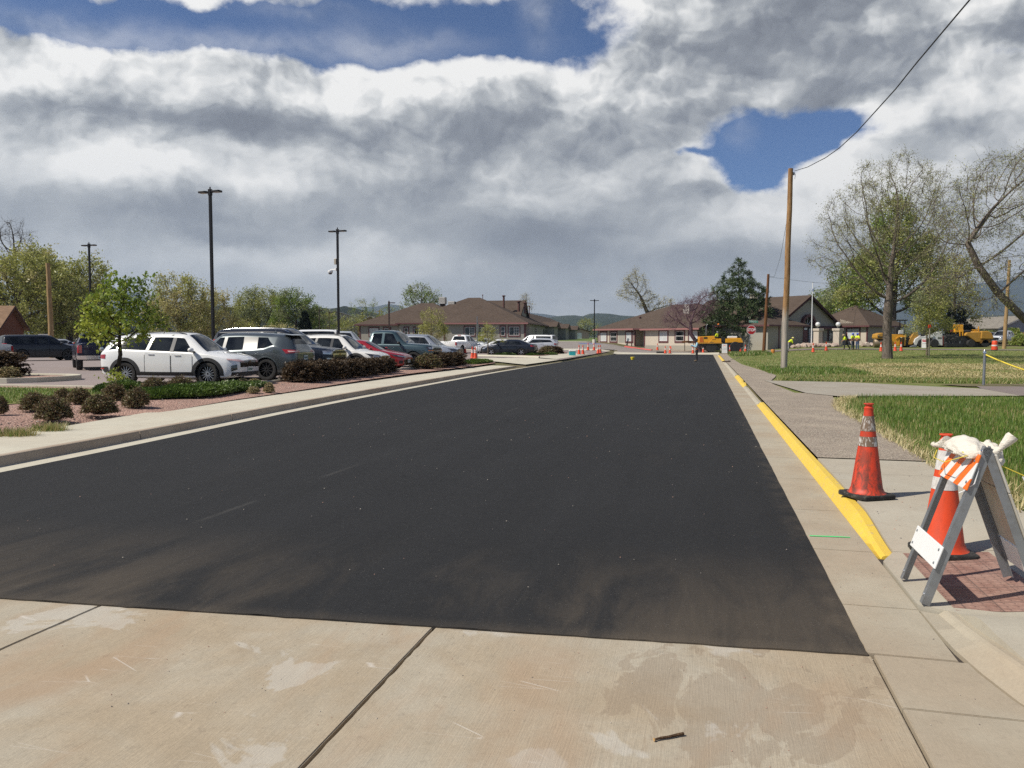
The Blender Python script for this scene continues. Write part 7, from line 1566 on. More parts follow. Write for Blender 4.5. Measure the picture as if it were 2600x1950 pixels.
def back_sign():
    p = W(59.2, -17.75); r = thing('street_sign', 'octagonal sign seen edge on with dark green grey back by the cone pair', 'street sign', (p.x, p.y, T(p.x, p.y)), 1.78); y = p.y; hz_ = zpix(834, y)-T(p.x, p.y)
    q = MB(); q.box(-.035, .035, -.03, .03, -.3, zpix(803, y)-T(p.x, p.y)); q.build('post', M_STEEL, r); b = MB(); octo(b, .54, -.05, -.03, hz_); b.build('sign_plate', M_SBACK, r); f = MB(); octo(f, .52, -.056, -.05, hz_); f.build('sign_face', M_SRED, r)
back_sign()
# ------------------------------------------------------------------ traffic cones
def m_cone(name, dirt, col=(.80, .075, .012)):
    m, nt, b = newmat(name); c = coord(nt); x, y, z = sep(nt, c); n = nz(nt, com(nt, x*2, y*2, z*.7), 9, 6, .7, .6); n2 = nz(nt, c, 26, 5, .7); k = (n.sm(.40, .62)*.75+n2.sm(.5, .7)*.5)*(1.0-z.sm(.15, .85)*.75)*dirt
    col = mixc(nt, k.cl(), col, (.045, .024, .018)); col = mixc(nt, nz(nt, c, 5, 4, .6)*.35, col, (.60, .10, .035)); plug(nt, col, b.inputs['Base Color']); b.inputs['Roughness'].default_value = .55; return m
def m_band(name, dirt):
    m, nt, b = newmat(name); c = coord(nt); x, y, z = sep(nt, c); n = nz(nt, com(nt, x*3, y*3, z*1.2), 8, 7, .7, .8)
    col = mixc(nt, n.sm(.36, .62)*dirt, (.72, .70, .66), (.17, .115, .075)); plug(nt, col, b.inputs['Base Color']); b.inputs['Roughness'].default_value = .4; return m
def cone(label, loc, rz=0.0, h=.92, base=.40, cm=None, bm_=None, dirtbase=True, group=None, seg=24, proto=None, b1=None):
    r = thing('traffic_cone', label, 'traffic cone', loc, rz, group)
    def rad(z): return .155-(.155-.040)*c01((z-.04)/(h-.10))
    b = MB(); s = base/2; b.prism([(-s+.03, -s), (s-.03, -s), (s, -s+.03), (s, s-.03), (s-.03, s), (-s+.03, s), (-s, s-.03), (-s, -s+.03)], 0, .045); b.build('base', pm('cone_rubber', (.016, .016, .015), .8, var=.4, vscale=10, dirt=((.17, .16, .13), .5)), r, bevel=.012)
    m = MB(); m.lathe([(rad(0)+.03, .043), (rad(0)+.012, .055), (rad(.1), .10), (rad(.5), .5), (rad(h-.08), h-.08), (rad(h)+.004, h-.055), (rad(h)+.006, h-.045), (rad(h)-.006, h-.035), (rad(h)-.004, h-.012), (rad(h)+.008, h-.008), (rad(h)+.006, h), (rad(h)-.012, h), (rad(h)-.014, h-.06)], seg); m.build('cone_body', cm, r, smooth=40)
    for z0, z1 in (b1 or ((h*.64, h*.74), (h*.50, h*.605))):
        w = MB(); w.lathe([(rad(z0)+.0025, z0), (rad(z1)+.0025, z1)], seg, 0, None, False); w.build('reflective_band', bm_, r, smooth=40)
    return r
CM_D = m_cone('cone_orange_scuffed', 1.15, (.62, .040, .012)); CM_C = m_cone('cone_orange', .30, (.72, .058, .010)); CB_D = m_band('band_scuffed', 1.7); CB_C = m_band('band_clean', .35)
c1 = U(2200, 1262, .128); cone('scuffed orange cone with black base straddling the yellow kerb', (c1.x, c1.y, .133), -RA+.5, .94, .40, CM_D, CB_D, b1=((.665, .815), (.515, .61)), seg=36)
c2 = W(6.54, 1.81); cone('bright orange cone standing behind the folding barricade', (c2.x, c2.y, ZW(6.54, 1.81)+.004), -RA+.1, .94, .40, CM_C, CB_C, b1=((.665, .815), (.515, .61)), seg=36)
FAR = [(1199.5, 911, 'left cone of the pair beside the street sign'), (1207, 912, 'right cone of the pair, touching the street sign post'), (1181, 897, 'cone half hidden behind the silver suv nose'), (1411.6, 893, 'cone by the tail of the white estate'), (1470, 900, 'cone right of the turquoise cooler'), (1480, 900, 'second cone right of the turquoise cooler'), (1493, 890, 'cone on the pale path left of the lone lamp post'), (1508, 890, 'cone at the foot of the lone lamp post'), (1518, 898.5, 'dark leaning cone of the pair below the cream building corner'), (1524, 897.5, 'bright cone of the pair below the cream building corner'), (1669, 889.5, 'cone in front of the red kerb'), (1689, 898, 'cone at the street end beside the dark drain'), (1700.5, 898, 'cone just right of the dark drain'), (1704, 887, 'cone behind the right end of the red kerb'), (1759, 898, 'cone left of the worker on the street'), (1785, 896, 'cone right of the worker on the street'), (1852, 897, 'cone between the white sign and the worker by the roller'), (1879, 894, 'cone with a pale base left of the stop sign'), (1892, 895, 'cone touching the stop sign post'), (2064, 895, 'cone on the lawn before the boulders, left of two'), (2097, 891, 'cone on the lawn before the boulders, right of two'), (2236, 893, 'cone left of the bare tree trunk'), (2272, 892, 'cone just right of the bare tree trunk'), (2287, 892, 'cone left of the white loader')]
proto = None
for u, v, lb in FAR:
    p = gp(u, v); p.z += .012
    if proto is None: proto = cone(lb, p, .3, .92, .38, CM_C, CB_C, group='orange cones round the paving work', seg=14)
    else:
        c = copy_tree(proto); c.location = p; c.rotation_euler = (0, 0, random.uniform(0, 1.5)); c['label'] = lb
        if '1518' in str(u): c.rotation_euler = (0, .08, .4)
def barrel():
    p = gp(2524, 890); r = thing('traffic_barrel', 'orange and white striped barrel left of the wooden pole', 'barrel', p); h = 1.0
    b = MB(); b.lathe([(.36, 0), (.36, .06), (.30, .08)], 18); b.build('base', M_TRIM, r, smooth=40); m = MB(); m.lathe([(.30, .07), (.29, .3), (.275, .31), (.27, .6), (.255, .61), (.25, .9), (.20, .98), (.02, 1.0)], 20); m.build('drum', CM_C, r, smooth=40)
    for z0, z1 in ((.16, .29), (.44, .58)):
        w = MB(); k = lambda z: .30-.05*(z-.07); w.lathe([(k(z0)-.002, z0), (k(z1)-.004, z1)], 20, 0, None, False); w.build('reflective_band', CB_C, r, smooth=40)
    hd = MB(); hd.tube([(-.1, 0, .98), (-.08, 0, 1.06), (.08, 0, 1.06), (.1, 0, .98)], .015, 6); hd.build('handle', M_TRIM, r)
barrel()
# ------------------------------------------------------------------ folding barricade with sandbag
def m_stripes():
    m, nt, b = newmat('barricade_stripes'); c = coord(nt); x, y, z = sep(nt, c); k = ((x+z*.95)*5.2+.42)._m('FRACT'); s = k.sm(.48, .50)*(1.0-k.sm(.985, 1.0))
    col = mixc(nt, s, (.74, .74, .72), (.88, .16, .012)); col = mixc(nt, nz(nt, c, 30, 5, .7).sm(.6, .75)*.35, col, (.3, .26, .22)); plug(nt, col, b.inputs['Base Color']); b.inputs['Roughness'].default_value = .45; return m
def m_canvas():
    m, nt, b = newmat('sandbag_canvas'); c = coord(nt); n = nz(nt, c, 7, 6, .6, .5); w = nz(nt, c, 150, 2, .5); x, y, z = sep(nt, c)
    wr = nz(nt, com(nt, x*3.5, y*1.4, z*4.5), 6, 5, .6, 1.2)
    plug(nt, mixc(nt, n.sm(.5, .75)*.5, (.70, .65, .56), (.50, .42, .32)), b.inputs['Base Color']); b.inputs['Roughness'].default_value = .95; bumpn(nt, b, wr+w*.15, .8, .02); return m
def barricade():
    o = W(5.54, 1.69); r = thing('folding_barricade', 'grey metal folding barricade with orange striped board and white lower board', 'barricade', (o.x, o.y, .018), PI/2-RA)
    # local: +x along the street (away), +y to the street side, z up
    H, hw = 1.03, .275; zl = {1: .02, -1: .085}; YF = {1: .34, -1: -.34}
    def P(sx, sy, f): y0, z0 = YF[sy], zl[sy]-.0; return Vector((sx*hw, y0+(.012*sy-y0)*f, z0+(H-z0)*f))
    for sy in (1, -1):
        for sx in (1, -1):
            a, b = P(sx, sy, 0), P(sx, sy, 1.0); d = (b-a).normalized(); px_ = Vector((sx, 0, 0)); n = d.cross(Vector((1, 0, 0))).normalized(); n = n if n.y*sy > 0 else -n
            m = MB(); w, t = .046, .004
            for (e1, l1, e2, l2) in ((-px_, w, n, t), (n, -w, -px_, t)):
                q = [a, a+e1*l1, a+e1*l1+e2*l2, a+e2*l2]; m.add(q+[v+(b-a) for v in q], [(0, 1, 2, 3), (7, 6, 5, 4), (0, 4, 5, 1), (1, 5, 6, 2), (2, 6, 7, 3), (3, 7, 4, 0)])
            leg = m.build('leg', M_STEEL, r); bo = MB()
            for f in (.055,):
                c = a+(b-a)*f+n*.004-px_*.022; bo.lathe([(.010, 0), (.010, .006), (.004, .008)], 10, 0, Matrix.Translation(c) @ n.to_track_quat('Z', 'X').to_matrix().to_4x4())
            bo.build('bolt', M_CHROME, leg)
    def board(sy, f0, f1, mat, name, off=.007, over=.018, th=.012, bolts=True):
        n = (P(1, sy, 1)-P(1, sy, 0)).cross(Vector((1, 0, 0))).normalized(); n = n if n.y*sy > 0 else -n; a, b = P(-1, sy, f0), P(1, sy, f0); c, d = P(1, sy, f1), P(-1, sy, f1); ex = Vector((over, 0, 0)); q = [a-ex, b+ex, c+ex, d-ex]
        m = MB(); m.add([v+n*off for v in q]+[v+n*(off+th) for v in q], [(0, 1, 2, 3), (7, 6, 5, 4), (0, 4, 5, 1), (1, 5, 6, 2), (2, 6, 7, 3), (3, 7, 4, 0)]); bb = m.build(name, mat, r, bevel=.004)
        if bolts:
            bo = MB()
            for ff in (.2, .8):
                for sx in (-1, 1): cpt = P(sx, sy, f0+(f1-f0)*ff)+n*(off+th)-Vector((sx*.02, 0, 0)); bo.lathe([(.009, 0), (.009, .004), (.003, .006)], 8, 0, Matrix.Translation(cpt) @ n.to_track_quat('Z', 'X').to_matrix().to_4x4())
            bo.build('bolt', M_STEEL, bb)
        return bb
    board(1, .725, .945, m_stripes(), 'striped_board'); board(1, .225, .365, M_WHITE, 'lower_board')
    board(-1, .70, .945, pm('board_back', (.50, .48, .43), .6, var=.15, dirt=((.3, .26, .2), .4)), 'upper_board'); board(-1, .30, .695, pm('sign_panel_back', (.48, .45, .38), .55, .2, var=.25, vscale=3, dirt=((.40, .27, .17), .5)), 'sign_panel', over=.02); board(-1, .12, .29, M_WHITE, 'lower_board')
    for sx in (1, -1):
        hb = MB(); hb.tube([(sx*hw-.012*sx, -.03, H-.03), (sx*hw-.03*sx, .03, H-.03)], .008, 6); hb.build('hinge_bolt', M_CHROME, r)
    # sandbag across the top: body hangs towards the street, neck sticks up behind
    sb = thing('sandbag', 'cream canvas sandbag slumped over the barricade top, tied neck up', 'sandbag', (o.x, o.y, .018), PI/2-RA)
    rs = np.random.RandomState(3); m = MB(); nu, nv = 40, 26
    def lobe(cx, cy, cz, lx, ly, lz, tilt, ear, seed):
        def fn(i, j):
            a = 2*PI*i; e = -PI/2+PI*j; ce = abs(math.cos(e))**.75*(1 if math.cos(e) >= 0 else -1); x = math.sin(e)*lx; y = ce*math.cos(a)*ly; z = ce*math.sin(a)*lz
            wv = .010*math.sin(a*5+x*40+seed)+.008*math.sin(a*9-x*25)+.006*math.sin(x*90+a*3); k = 1+.55*wv/max(.05, ly); y *= k; z *= k
            if z < 0: z *= .75
            z -= .55*max(0, y)*abs(tilt)*2.2; z -= .10*(x/lx)**2*.35
            return Vector((cx+x, cy+y, cz+z))
        return fn
    m.grid(lobe(.0, .05, 1.0, .255, .095, .062, .20, 0, 1), nu, nv); m.grid(lobe(-.02, -.085, .955, .20, .055, .075, -.05, 0, 4), nu, nv)
    m.tube([(.22, .085, .985), (.28, .12, .965), (.315, .14, .955), (.33, .15, .965)], [.05, .022, .014, .017], 12)
    body = m.build('bag', m_canvas(), sb, smooth=60)
    nk = MB(); nk.tube([(-.19, -.06, .97), (-.21, -.075, .995), (-.22, -.085, 1.012), (-.225, -.105, 1.04), (-.23, -.14, 1.085), (-.232, -.15, 1.098)], [.04, .018, .015, .024, .036, .032], 14); nk.build('bag_neck', bpy.data.materials['sandbag_canvas'], sb, smooth=60)
    M_YW = pm('yellow_twine', (.72, .56, .06), .6); tw = MB()
    tw.tube([(-.20, .12, .985), (-.235, .08, .955), (-.26, .0, .93), (-.255, -.10, .905), (-.25, -.20, .86), (-.26, -.26, .83)], .0035, 5); tw.tube([(-.25, -.24, .845), (-.24, -.30, .90), (-.25, -.33, .99)], .003, 5); tw.tube([(-.25, -.24, .845), (-.30, -.34, .90), (-.33, -.40, .93)], .003, 5)
    tw.tube([(-.235, .10, .965), (-.1, .19, .90), (.1, .2, .90), (.26, .14, .93)], .003, 5); tw.build('twine', M_YW, sb)
    wl = MB(); wl.tube([(-.25, .03, .95), (-.28, .05, .88), (-.285, .07, .80), (-.255, .12, .745), (-.24, .14, .73)], .0035, 5); wl.build('loose_cord', M_SWHT, sb); wl = MB(); wl.tube([(-.26, -.2, .85), (-.27, -.27, .70), (-.26, -.30, .60), (-.27, -.31, .52)], .004, 5); wl.build('loose_cord', M_SWHT, sb)
    lw = MB(); pts = [W(5.4, 2.02, .86), W(5.6, 2.35, .80), W(5.9, 2.8, .72), W(6.6, 3.4, .64), W(7.6, 4.4, .62)]; lw.tube(pts, .0035, 5); tag(lw.build('loose_twine', M_YW), 'thin yellow cord trailing from the sandbag over the grass', 'cord')
barricade()
def rope_post():
    p = W(29.74, 9.34); z = T(p.x, p.y); r = thing('rope_post', 'thin grey steel post with yellow rope beside the dark asphalt path', 'post', (p.x, p.y, z)); m = MB(); m.tube([(0, 0, -.2), (.01, 0, 1.20)], .045, 10); m.build('post', M_STEEL, r, smooth=50); c = MB(); c.lathe([(.052, 1.12), (.052, 1.16), (.02, 1.22)], 10); c.build('cap', M_CHROME, r, smooth=40)
    e = W(26.0, 16.0); mb = MB(); n = 24; pts = []
    for k in range(n+1):
        f = k/n; q = p.lerp(e, f); pts.append((q.x, q.y, z+1.08-4*f*(1-f)*.95-.1*f))
    mb.tube(pts, .026, 6); tag(mb.build('yellow_rope', pm('yellow_rope', (.78, .60, .05), .6), smooth=60), 'bright yellow rope sagging from the grey steel post to the right edge', 'rope')
rope_post()
# ------------------------------------------------------------------ small things on the ground
def debris():
    p = U(1698, 1876, .004); r = thing('wood_stick', 'short charred brown stick lying on the concrete pan', 'stick', (p.x, p.y, .010), .33); r.scale = (.72, .72, .72); m = MB(); m.tube([(-.095, 0, .004), (-.05, .002, .005), (.0, -.002, .005), (.06, .001, .006), (.10, .0, .006)], [.006, .008, .008, .009, .010], 7); m.build('stick', m_wood('charred_wood', (.06, .035, .02), (.13, .08, .045)), r, smooth=40)
    tp = MB(); tp.lathe([(.011, -.004), (.009, .003)], 8, 0, TR(-.096, 0, .004) @ Matrix.Rotation(PI/2, 4, 'Y')); tp.build('broken_end', pm('raw_wood', (.45, .28, .12), .8), r)
    rs = np.random.RandomState(4); mb = MB()
    def stone(x, y, z, s): mb.add([(x+s*a*rs.uniform(.7, 1.2), y+s*b*rs.uniform(.7, 1.2), z+s*c*rs.uniform(.5, .9)) for a, b, c in ((1, 0, 0), (-1, 0, 0), (0, 1, 0), (0, -1, 0), (0, 0, 1), (0, 0, -.3))], [(0, 2, 4), (2, 1, 4), (1, 3, 4), (3, 0, 4), (2, 0, 5), (1, 2, 5), (3, 1, 5), (0, 3, 5)], rs.randint(3))
    for k in range(420):
        s = rs.uniform(4.6, 60)**1.0 if k % 3 else rs.uniform(4.5, 16); t = rs.uniform(-9, .8); p = W(s, t); stone(p.x, p.y, .024, rs.uniform(.003, .008)*(1 if s < 12 else 1.3))
    for k in range(150):
        s = rs.uniform(2.9, 4.4); t = rs.uniform(-3.5, 2.2); p = W(s, t); stone(p.x, p.y, .006 if t < .9 else .012, rs.uniform(.0015, .005))
    for k in range(260):
        s = rs.uniform(4.5, 26); t = rs.uniform(.9, 1.3); p = W(s, t); stone(p.x, p.y, .012, rs.uniform(.002, .006))
    for k in range(300):
        s = rs.uniform(6.8, 26); t = rs.uniform(1.5, 2.8); p = W(s, t); stone(p.x, p.y, (T(p.x, p.y) if s > 10 else .13)+.001, rs.uniform(.003, .010))
    for k in range(700):
        s = rs.uniform(8, 46); t = interp(L_BACK, s)-rs.uniform(.1, 2.6); p = W(s, t); stone(p.x, p.y, T(p.x, p.y)+.004, rs.uniform(.012, .030))
    o_ = mb.build('pebbles', [pm('pebble_pale', (.45, .40, .33), .9, var=.3), pm('pebble_grey', (.20, .17, .15), .9, var=.3), pm('pebble_pink', (.40, .24, .18), .9, var=.3)]); o_['kind'] = 'stuff'; o_['label'] = 'loose pebbles and crumbs of asphalt'
    p = gp(1606, 914); r = thing('yellow_tub', 'small yellow tub left on the fresh asphalt', 'tub', (p.x, p.y, .022)); b = MB(); b.lathe([(.13, 0), (.17, .18), (.185, .19), (.185, .21)], 16); b.build('tub', pm('tub_yellow', (.75, .58, .03), .5), r, smooth=40); l = MB(); l.lathe([(.178, .21), (.17, .235), (.02, .245)], 16); l.build('lid', pm('tub_yellow', (.75, .58, .03), .5), r, smooth=40)
    p = gp(1453, 903); r = thing('cooler_box', 'turquoise cooler with white lid standing beside the second bed', 'cooler', p); b = MB(); b.box(-.30, .30, -.2, .2, 0, .40); b.build('box', pm('cooler_turquoise', (.02, .33, .36), .45, var=.1), r, bevel=.03); l = MB(); l.box(-.32, .32, -.22, .22, .40, .50); l.build('lid', M_WHITE, r, bevel=.03); h = MB(); h.tube([(-.3, 0, .40), (-.33, 0, .56), (.33, 0, .56), (.3, 0, .40)], .015, 6); h.build('handle', M_WHITE, r)
    p = W(57.5, 1.5); r = thing('push_broom', 'dark bristled broom lying across the kerb', 'broom', (p.x, p.y, .16), .62); b = MB(); b.box(-.05, .05, -.3, .3, .0, .06); b.build('head', M_TRIM, r); h = MB(); h.tube([(.04, 0, .05), (1.5, .02, .30)], .018, 8); h.build('handle', M_STAKE, r, smooth=40); br = MB(); br.box(-.14, -.05, -.3, .3, -.03, .04); br.build('bristles', pm('bristle', (.05, .03, .02), .95, var=.4, vscale=50), r)
    p = at(2358, 62.5); r = thing('wooden_stake', 'grey wooden tree stake with orange tape at its top', 'stake', p); m = MB(); m.tube([(0, 0, -.2), (.01, 0, 2.35)], .055, 9); m.build('stake', M_STAKE, r, smooth=50); f = MB(); f.box(-.13, .09, -.05, .05, 2.25, 2.5); f.build('orange_tape', CM_C, r, bevel=.02)
    p = gp(1962, 897); r = thing('orange_bucket', 'orange brown keg on the lawn between the two wooden poles', 'keg', p); m = MB(); m.lathe([(.18, 0), (.20, .1), (.20, .36), (.17, .42)], 14); m.build('body', pm('keg_orange', (.55, .20, .03), .6, var=.2), r, smooth=40); l = MB(); l.lathe([(.17, .42), (.10, .46), (.02, .47)], 14); l.build('lid', M_TRIM, r, smooth=40)
    p = gp(1678, 897); r = thing('storm_drain', 'dark square drain box at the street end between cones', 'drain', p, -RA); m = MB(); m.box(-.55, .55, -.25, .25, -.05, .22); m.build('box', pm('drain_grey', (.06, .06, .06), .8, var=.3), r, bevel=.02); s = MB(); s.box(-.45, .45, -.26, -.25, .03, .14); s.build('slot', M_DARKIN, r)
    o = at(2059, 97); r = thing('flagpole', 'slim white flagpole before the gabled building', 'flagpole', o); h = zpix(718, 97)-o.z; m = MB(); m.tube([(0, 0, -.2), (0, 0, h)], [.07, .045], 10); m.build('pole', M_WHITE, r, smooth=50); b = MB(); b.ball((0, 0, h+.05), .07, 10, 6); b.build('finial', M_STEEL, r); k = MB(); k.box(-.03, .09, -.06, .06, h-1.1, h-.75); k.build('pulley', pm('pulley_blue', (.04, .10, .30), .5), r)
    o = at(1749, 99); r = thing('wooden_sign', 'low brown wooden sign on thin posts under the bare purple tree', 'sign', o, -.4); 
    m = MB(); m.box(-.9, .9, -.04, .04, 1.1, 1.35); m.build('board', M_POLER, r)
    for x in (-.55, .55): m = MB(); m.box(x-.04, x+.04, -.03, .03, -.3, 1.1); m.build('post', M_POLED, r)
debris()
def boulders():
    rs = np.random.RandomState(9); protos = []; G = 'pale boulders edging the raised bed'; mt = m_concrete('boulder_stone', (.46, .385, .32), (.36, .25, .20), warm=.8, grit=1.0)
    spots = []
    for k in range(46):
        u = 2008+118*(k/46.0)+rs.uniform(-1, 1); spots.append((u, 96.2-.012*(u-2008)*0+rs.uniform(-.6, 1.2)))
    for k in range(16): u = 2190+34*k/16.0; spots.append((u, 96.5+rs.uniform(-.4, .8)))
    for k, (u, y) in enumerate(spots):
        p = at(u, y); s = rs.uniform(.22, .46)
        if k < 5:
            bm = bmesh.new(); bmesh.ops.create_icosphere(bm, subdivisions=2, radius=1.0)
            for v in bm.verts: v.co *= 1+.22*math.sin(v.co.x*3+k)+.16*math.sin(v.co.y*4.3+k*2)+rs.uniform(-.08, .08)
            me = bpy.data.meshes.new('boulder'); bm.to_mesh(me); bm.free(); me.materials.append(mt); me.set_sharp_from_angle(angle=.5); o = bpy.data.objects.new('boulder', me); COL.objects.link(o); protos.append(o)
        else: o = protos[k % 5].copy(); COL.objects.link(o)
        o.location = (p.x, p.y, p.z+s*.22+rs.uniform(0, .14)); o.scale = (s*1.25, s, s*.72); o.rotation_euler = (rs.uniform(-.3, .3), rs.uniform(-.3, .3), rs.uniform(0, 6)); tag(o, 'pale pinkish boulder in the rock row below the grey gabled building', 'boulder', G)
boulders()
# ------------------------------------------------------------------ people
SKIN = pm('skin', (.36, .20, .13), .6, var=.1); M_HIVIS = pm('hivis_yellow', (.62, .75, .02), .8, var=.12, vscale=14, bump=.4, bscale=18); M_HIOR = pm('hivis_orange', (.85, .16, .015), .8, var=.12, vscale=14); M_BLUEL = pm('pale_blue_sleeve', (.33, .55, .66), .85, var=.1)
M_DENIM = pm('dark_denim', (.035, .048, .075), .9, var=.25, vscale=14); M_BLKP = pm('black_trousers', (.014, .014, .016), .9, var=.25, vscale=14); M_GREYP = pm('grey_trousers', (.27, .27, .27), .9, var=.2, vscale=14); M_BOOT = pm('work_boot', (.12, .085, .05), .85, var=.3, vscale=20); M_GREYH = pm('grey_hat', (.26, .27, .28), .5); M_BLUEH = pm('blue_hat', (.015, .075, .42), .35); M_TANH = pm('tan_hat', (.35, .26, .15), .6); M_YELH = pm('yellow_hat', (.72, .66, .25), .5); M_REFL = pm('silver_tape', (.62, .62, .60), .35)
BONES = [('pelvis', 'spine'), ('spine', 'chest'), ('chest', 'neck'), ('neck', 'head'), ('head', 'crown')]
def person(label, loc, rz, J, clothes, hat=None, group=None, beard=False):
    """J: joint overrides (x forward, y left, z up); clothes: (bones, inflate, material, name)"""
    B = dict(pelvis=(0, 0, .96), spine=(.01, 0, 1.12), chest=(.02, 0, 1.36), neck=(.01, 0, 1.50), head=(.03, 0, 1.60), crown=(.02, 0, 1.74))
    for sd, sg in (('l', 1), ('r', -1)): B.update({'sh'+sd: (.01, .185*sg, 1.42), 'el'+sd: (-.02, .25*sg, 1.14), 'wr'+sd: (.06, .26*sg, .90), 'hip'+sd: (0, .095*sg, .92), 'kn'+sd: (.03, .115*sg, .50), 'an'+sd: (0, .12*sg, .09), 'toe'+sd: (.19, .14*sg, .035)})
    B.update(J); B = {k: Vector(v) for k, v in B.items()}
    R = dict(pelvis=.145, spine=.135, chest=.155, neck=.060, head=.088, crown=.070, sh=.075, el=.048, wr=.033, hip=.095, kn=.060, an=.045, toe=.040)
    E_ = list(BONES)
    for sd in 'lr': E_ += [('chest', 'sh'+sd), ('sh'+sd, 'el'+sd), ('el'+sd, 'wr'+sd), ('pelvis', 'hip'+sd), ('hip'+sd, 'kn'+sd), ('kn'+sd, 'an'+sd), ('an'+sd, 'toe'+sd)]
    bm = bmesh.new(); sk = bm.verts.layers.skin.verify(); vv = {}
    for k, p in B.items():
        v = bm.verts.new(p); base = k[:-1] if k not in R else k; r = R[base]; v[sk].radius = (r, r*(.80 if k in ('chest', 'spine', 'pelvis') else 1)); v[sk].use_root = k == 'pelvis'; vv[k] = v
    for a, b in E_: bm.edges.new((vv[a], vv[b]))
    for sd, sg in (('l', 1), ('r', -1)):                                    # palm, four unequal fingers and a thumb from the side of the palm
        w = B['wr'+sd]; d = (w-B['el'+sd]).normalized(); s_ = d.cross(Vector((0, 0, 1))); s_ = s_.normalized() if s_.length > .1 else Vector((1, 0, 0)); n = s_.cross(d)
        pm_ = bm.verts.new(w+d*.075); pm_[sk].radius = (.034, .018); bm.edges.new((vv['wr'+sd], pm_))
        for i, (o_, l) in enumerate(((-.030, .066), (-.010, .078), (.011, .074), (.030, .058))):
            q = pm_; base = w+d*.085+s_*o_
            for k, f in enumerate((.4, .75, 1.0)): v = bm.verts.new(base+d*l*f*(1-.12*k)+n*(-.05*f*f)); v[sk].radius = (.0085, .0085); bm.edges.new((q, v)); q = v
        q = pm_
        for f in (.5, 1.0): v = bm.verts.new(w+d*(.03+.045*f)-s_*(.030+.028*f)-n*.012*f); v[sk].radius = (.0095, .0095); bm.edges.new((q, v)); q = v
    me = bpy.data.meshes.new('p'); bm.to_mesh(me); bm.free(); o = bpy.data.objects.new('p', me); COL.objects.link(o); o.modifiers.new('s', 'SKIN'); su = o.modifiers.new('u', 'SUBSURF'); su.levels = 1; su.render_levels = 1
    dg = bpy.context.evaluated_depsgraph_get(); nm = bpy.data.meshes.new_from_object(o.evaluated_get(dg)); bpy.data.objects.remove(o)
    for p in nm.polygons: p.use_smooth = True
    nm.materials.clear(); nm.materials.append(SKIN)
    root = thing('person', label, 'person', loc, rz, group); body = bpy.data.objects.new('body', nm); COL.objects.link(body); body.parent = root
    def seg(p, a, b):
        ab = B[b]-B[a]; t = c01((p-B[a]).dot(ab)/max(1e-9, ab.length_squared)); return (p-(B[a]+ab*t)).length
    lab = []
    for v in nm.vertices: lab.append(min(range(len(E_)), key=lambda i: seg(v.co, *E_[i])))
    for bones, inf, mat, nme in clothes:
        ids = set(i for i, e in enumerate(E_) if e[1] in bones or e[1][:-1] in bones)
        vs, fs, mp = [], [], {}
        for p in nm.polygons:
            if all(lab[i] in ids for i in p.vertices):
                f = []
                for i in p.vertices:
                    if i not in mp: mp[i] = len(vs); v = nm.vertices[i]; vs.append(v.co+v.normal*(inf+.004*math.sin(v.co.z*60)))
                    f.append(mp[i])
                fs.append(f)
        if fs: m = MB(); m.add(vs, fs); c = m.build(nme, mat, root, smooth=80)
    hd, cr = B['head'], B['crown']; up = (cr-hd).normalized(); fw = Vector((1, 0, 0)); fw = (fw-up*fw.dot(up)).normalized(); lf = up.cross(fw)
    f = MB(); c0 = hd+up*.03; f.tube([c0+fw*.085+up*.015, c0+fw*.115-up*.012], [.010, .014], 6); f.build('nose', SKIN, root, smooth=60)
    e = MB(); [e.ball(c0+fw*.083+up*.025+lf*.032*s, .010, 8, 5) for s in (-1, 1)]; e.build('eyes', M_BLKP, root); mo = MB(); mo.tube([c0+fw*.088-up*.05-lf*.022, c0+fw*.096-up*.052, c0+fw*.088-up*.05+lf*.022], .006, 5); mo.build('mouth', pm('lips', (.30, .11, .09), .6), root)
    er = MB(); [er.ball(c0+lf*.088*s+up*.005, (.022, .012, .03), 8, 5) for s in (-1, 1)]; er.build('ears', SKIN, root); hr = MB(); M = Matrix.Translation(hd+up*.075-fw*.012) @ up.to_track_quat('Z', 'Y').to_matrix().to_4x4(); hr.lathe([(.094, -.06), (.098, 0), (.085, .05), (.04, .085), (.002, .092)], 14, 0, M); hr.build('hair', M_BLKP, root, smooth=60)
    if hat:
        h = MB(); h.lathe([(.118, -.006), (.12, .03), (.108, .075), (.07, .115), (.002, .128)], 18, 0, M); b = MB(); k = .20 if hat[1] == 'brim' else .155; b.lathe([(.10, -.008), (k, -.022), (k, -.014), (.11, .008)], 20, 0, M); q = h.build('hard_hat', hat[0], root, smooth=50); b.build('brim', hat[0], q, smooth=50)
    return root
TOR = ['spine', 'chest', 'neck', 'sh', 'el']; LEG = ['hip', 'kn', 'an']; BT = ['toe']
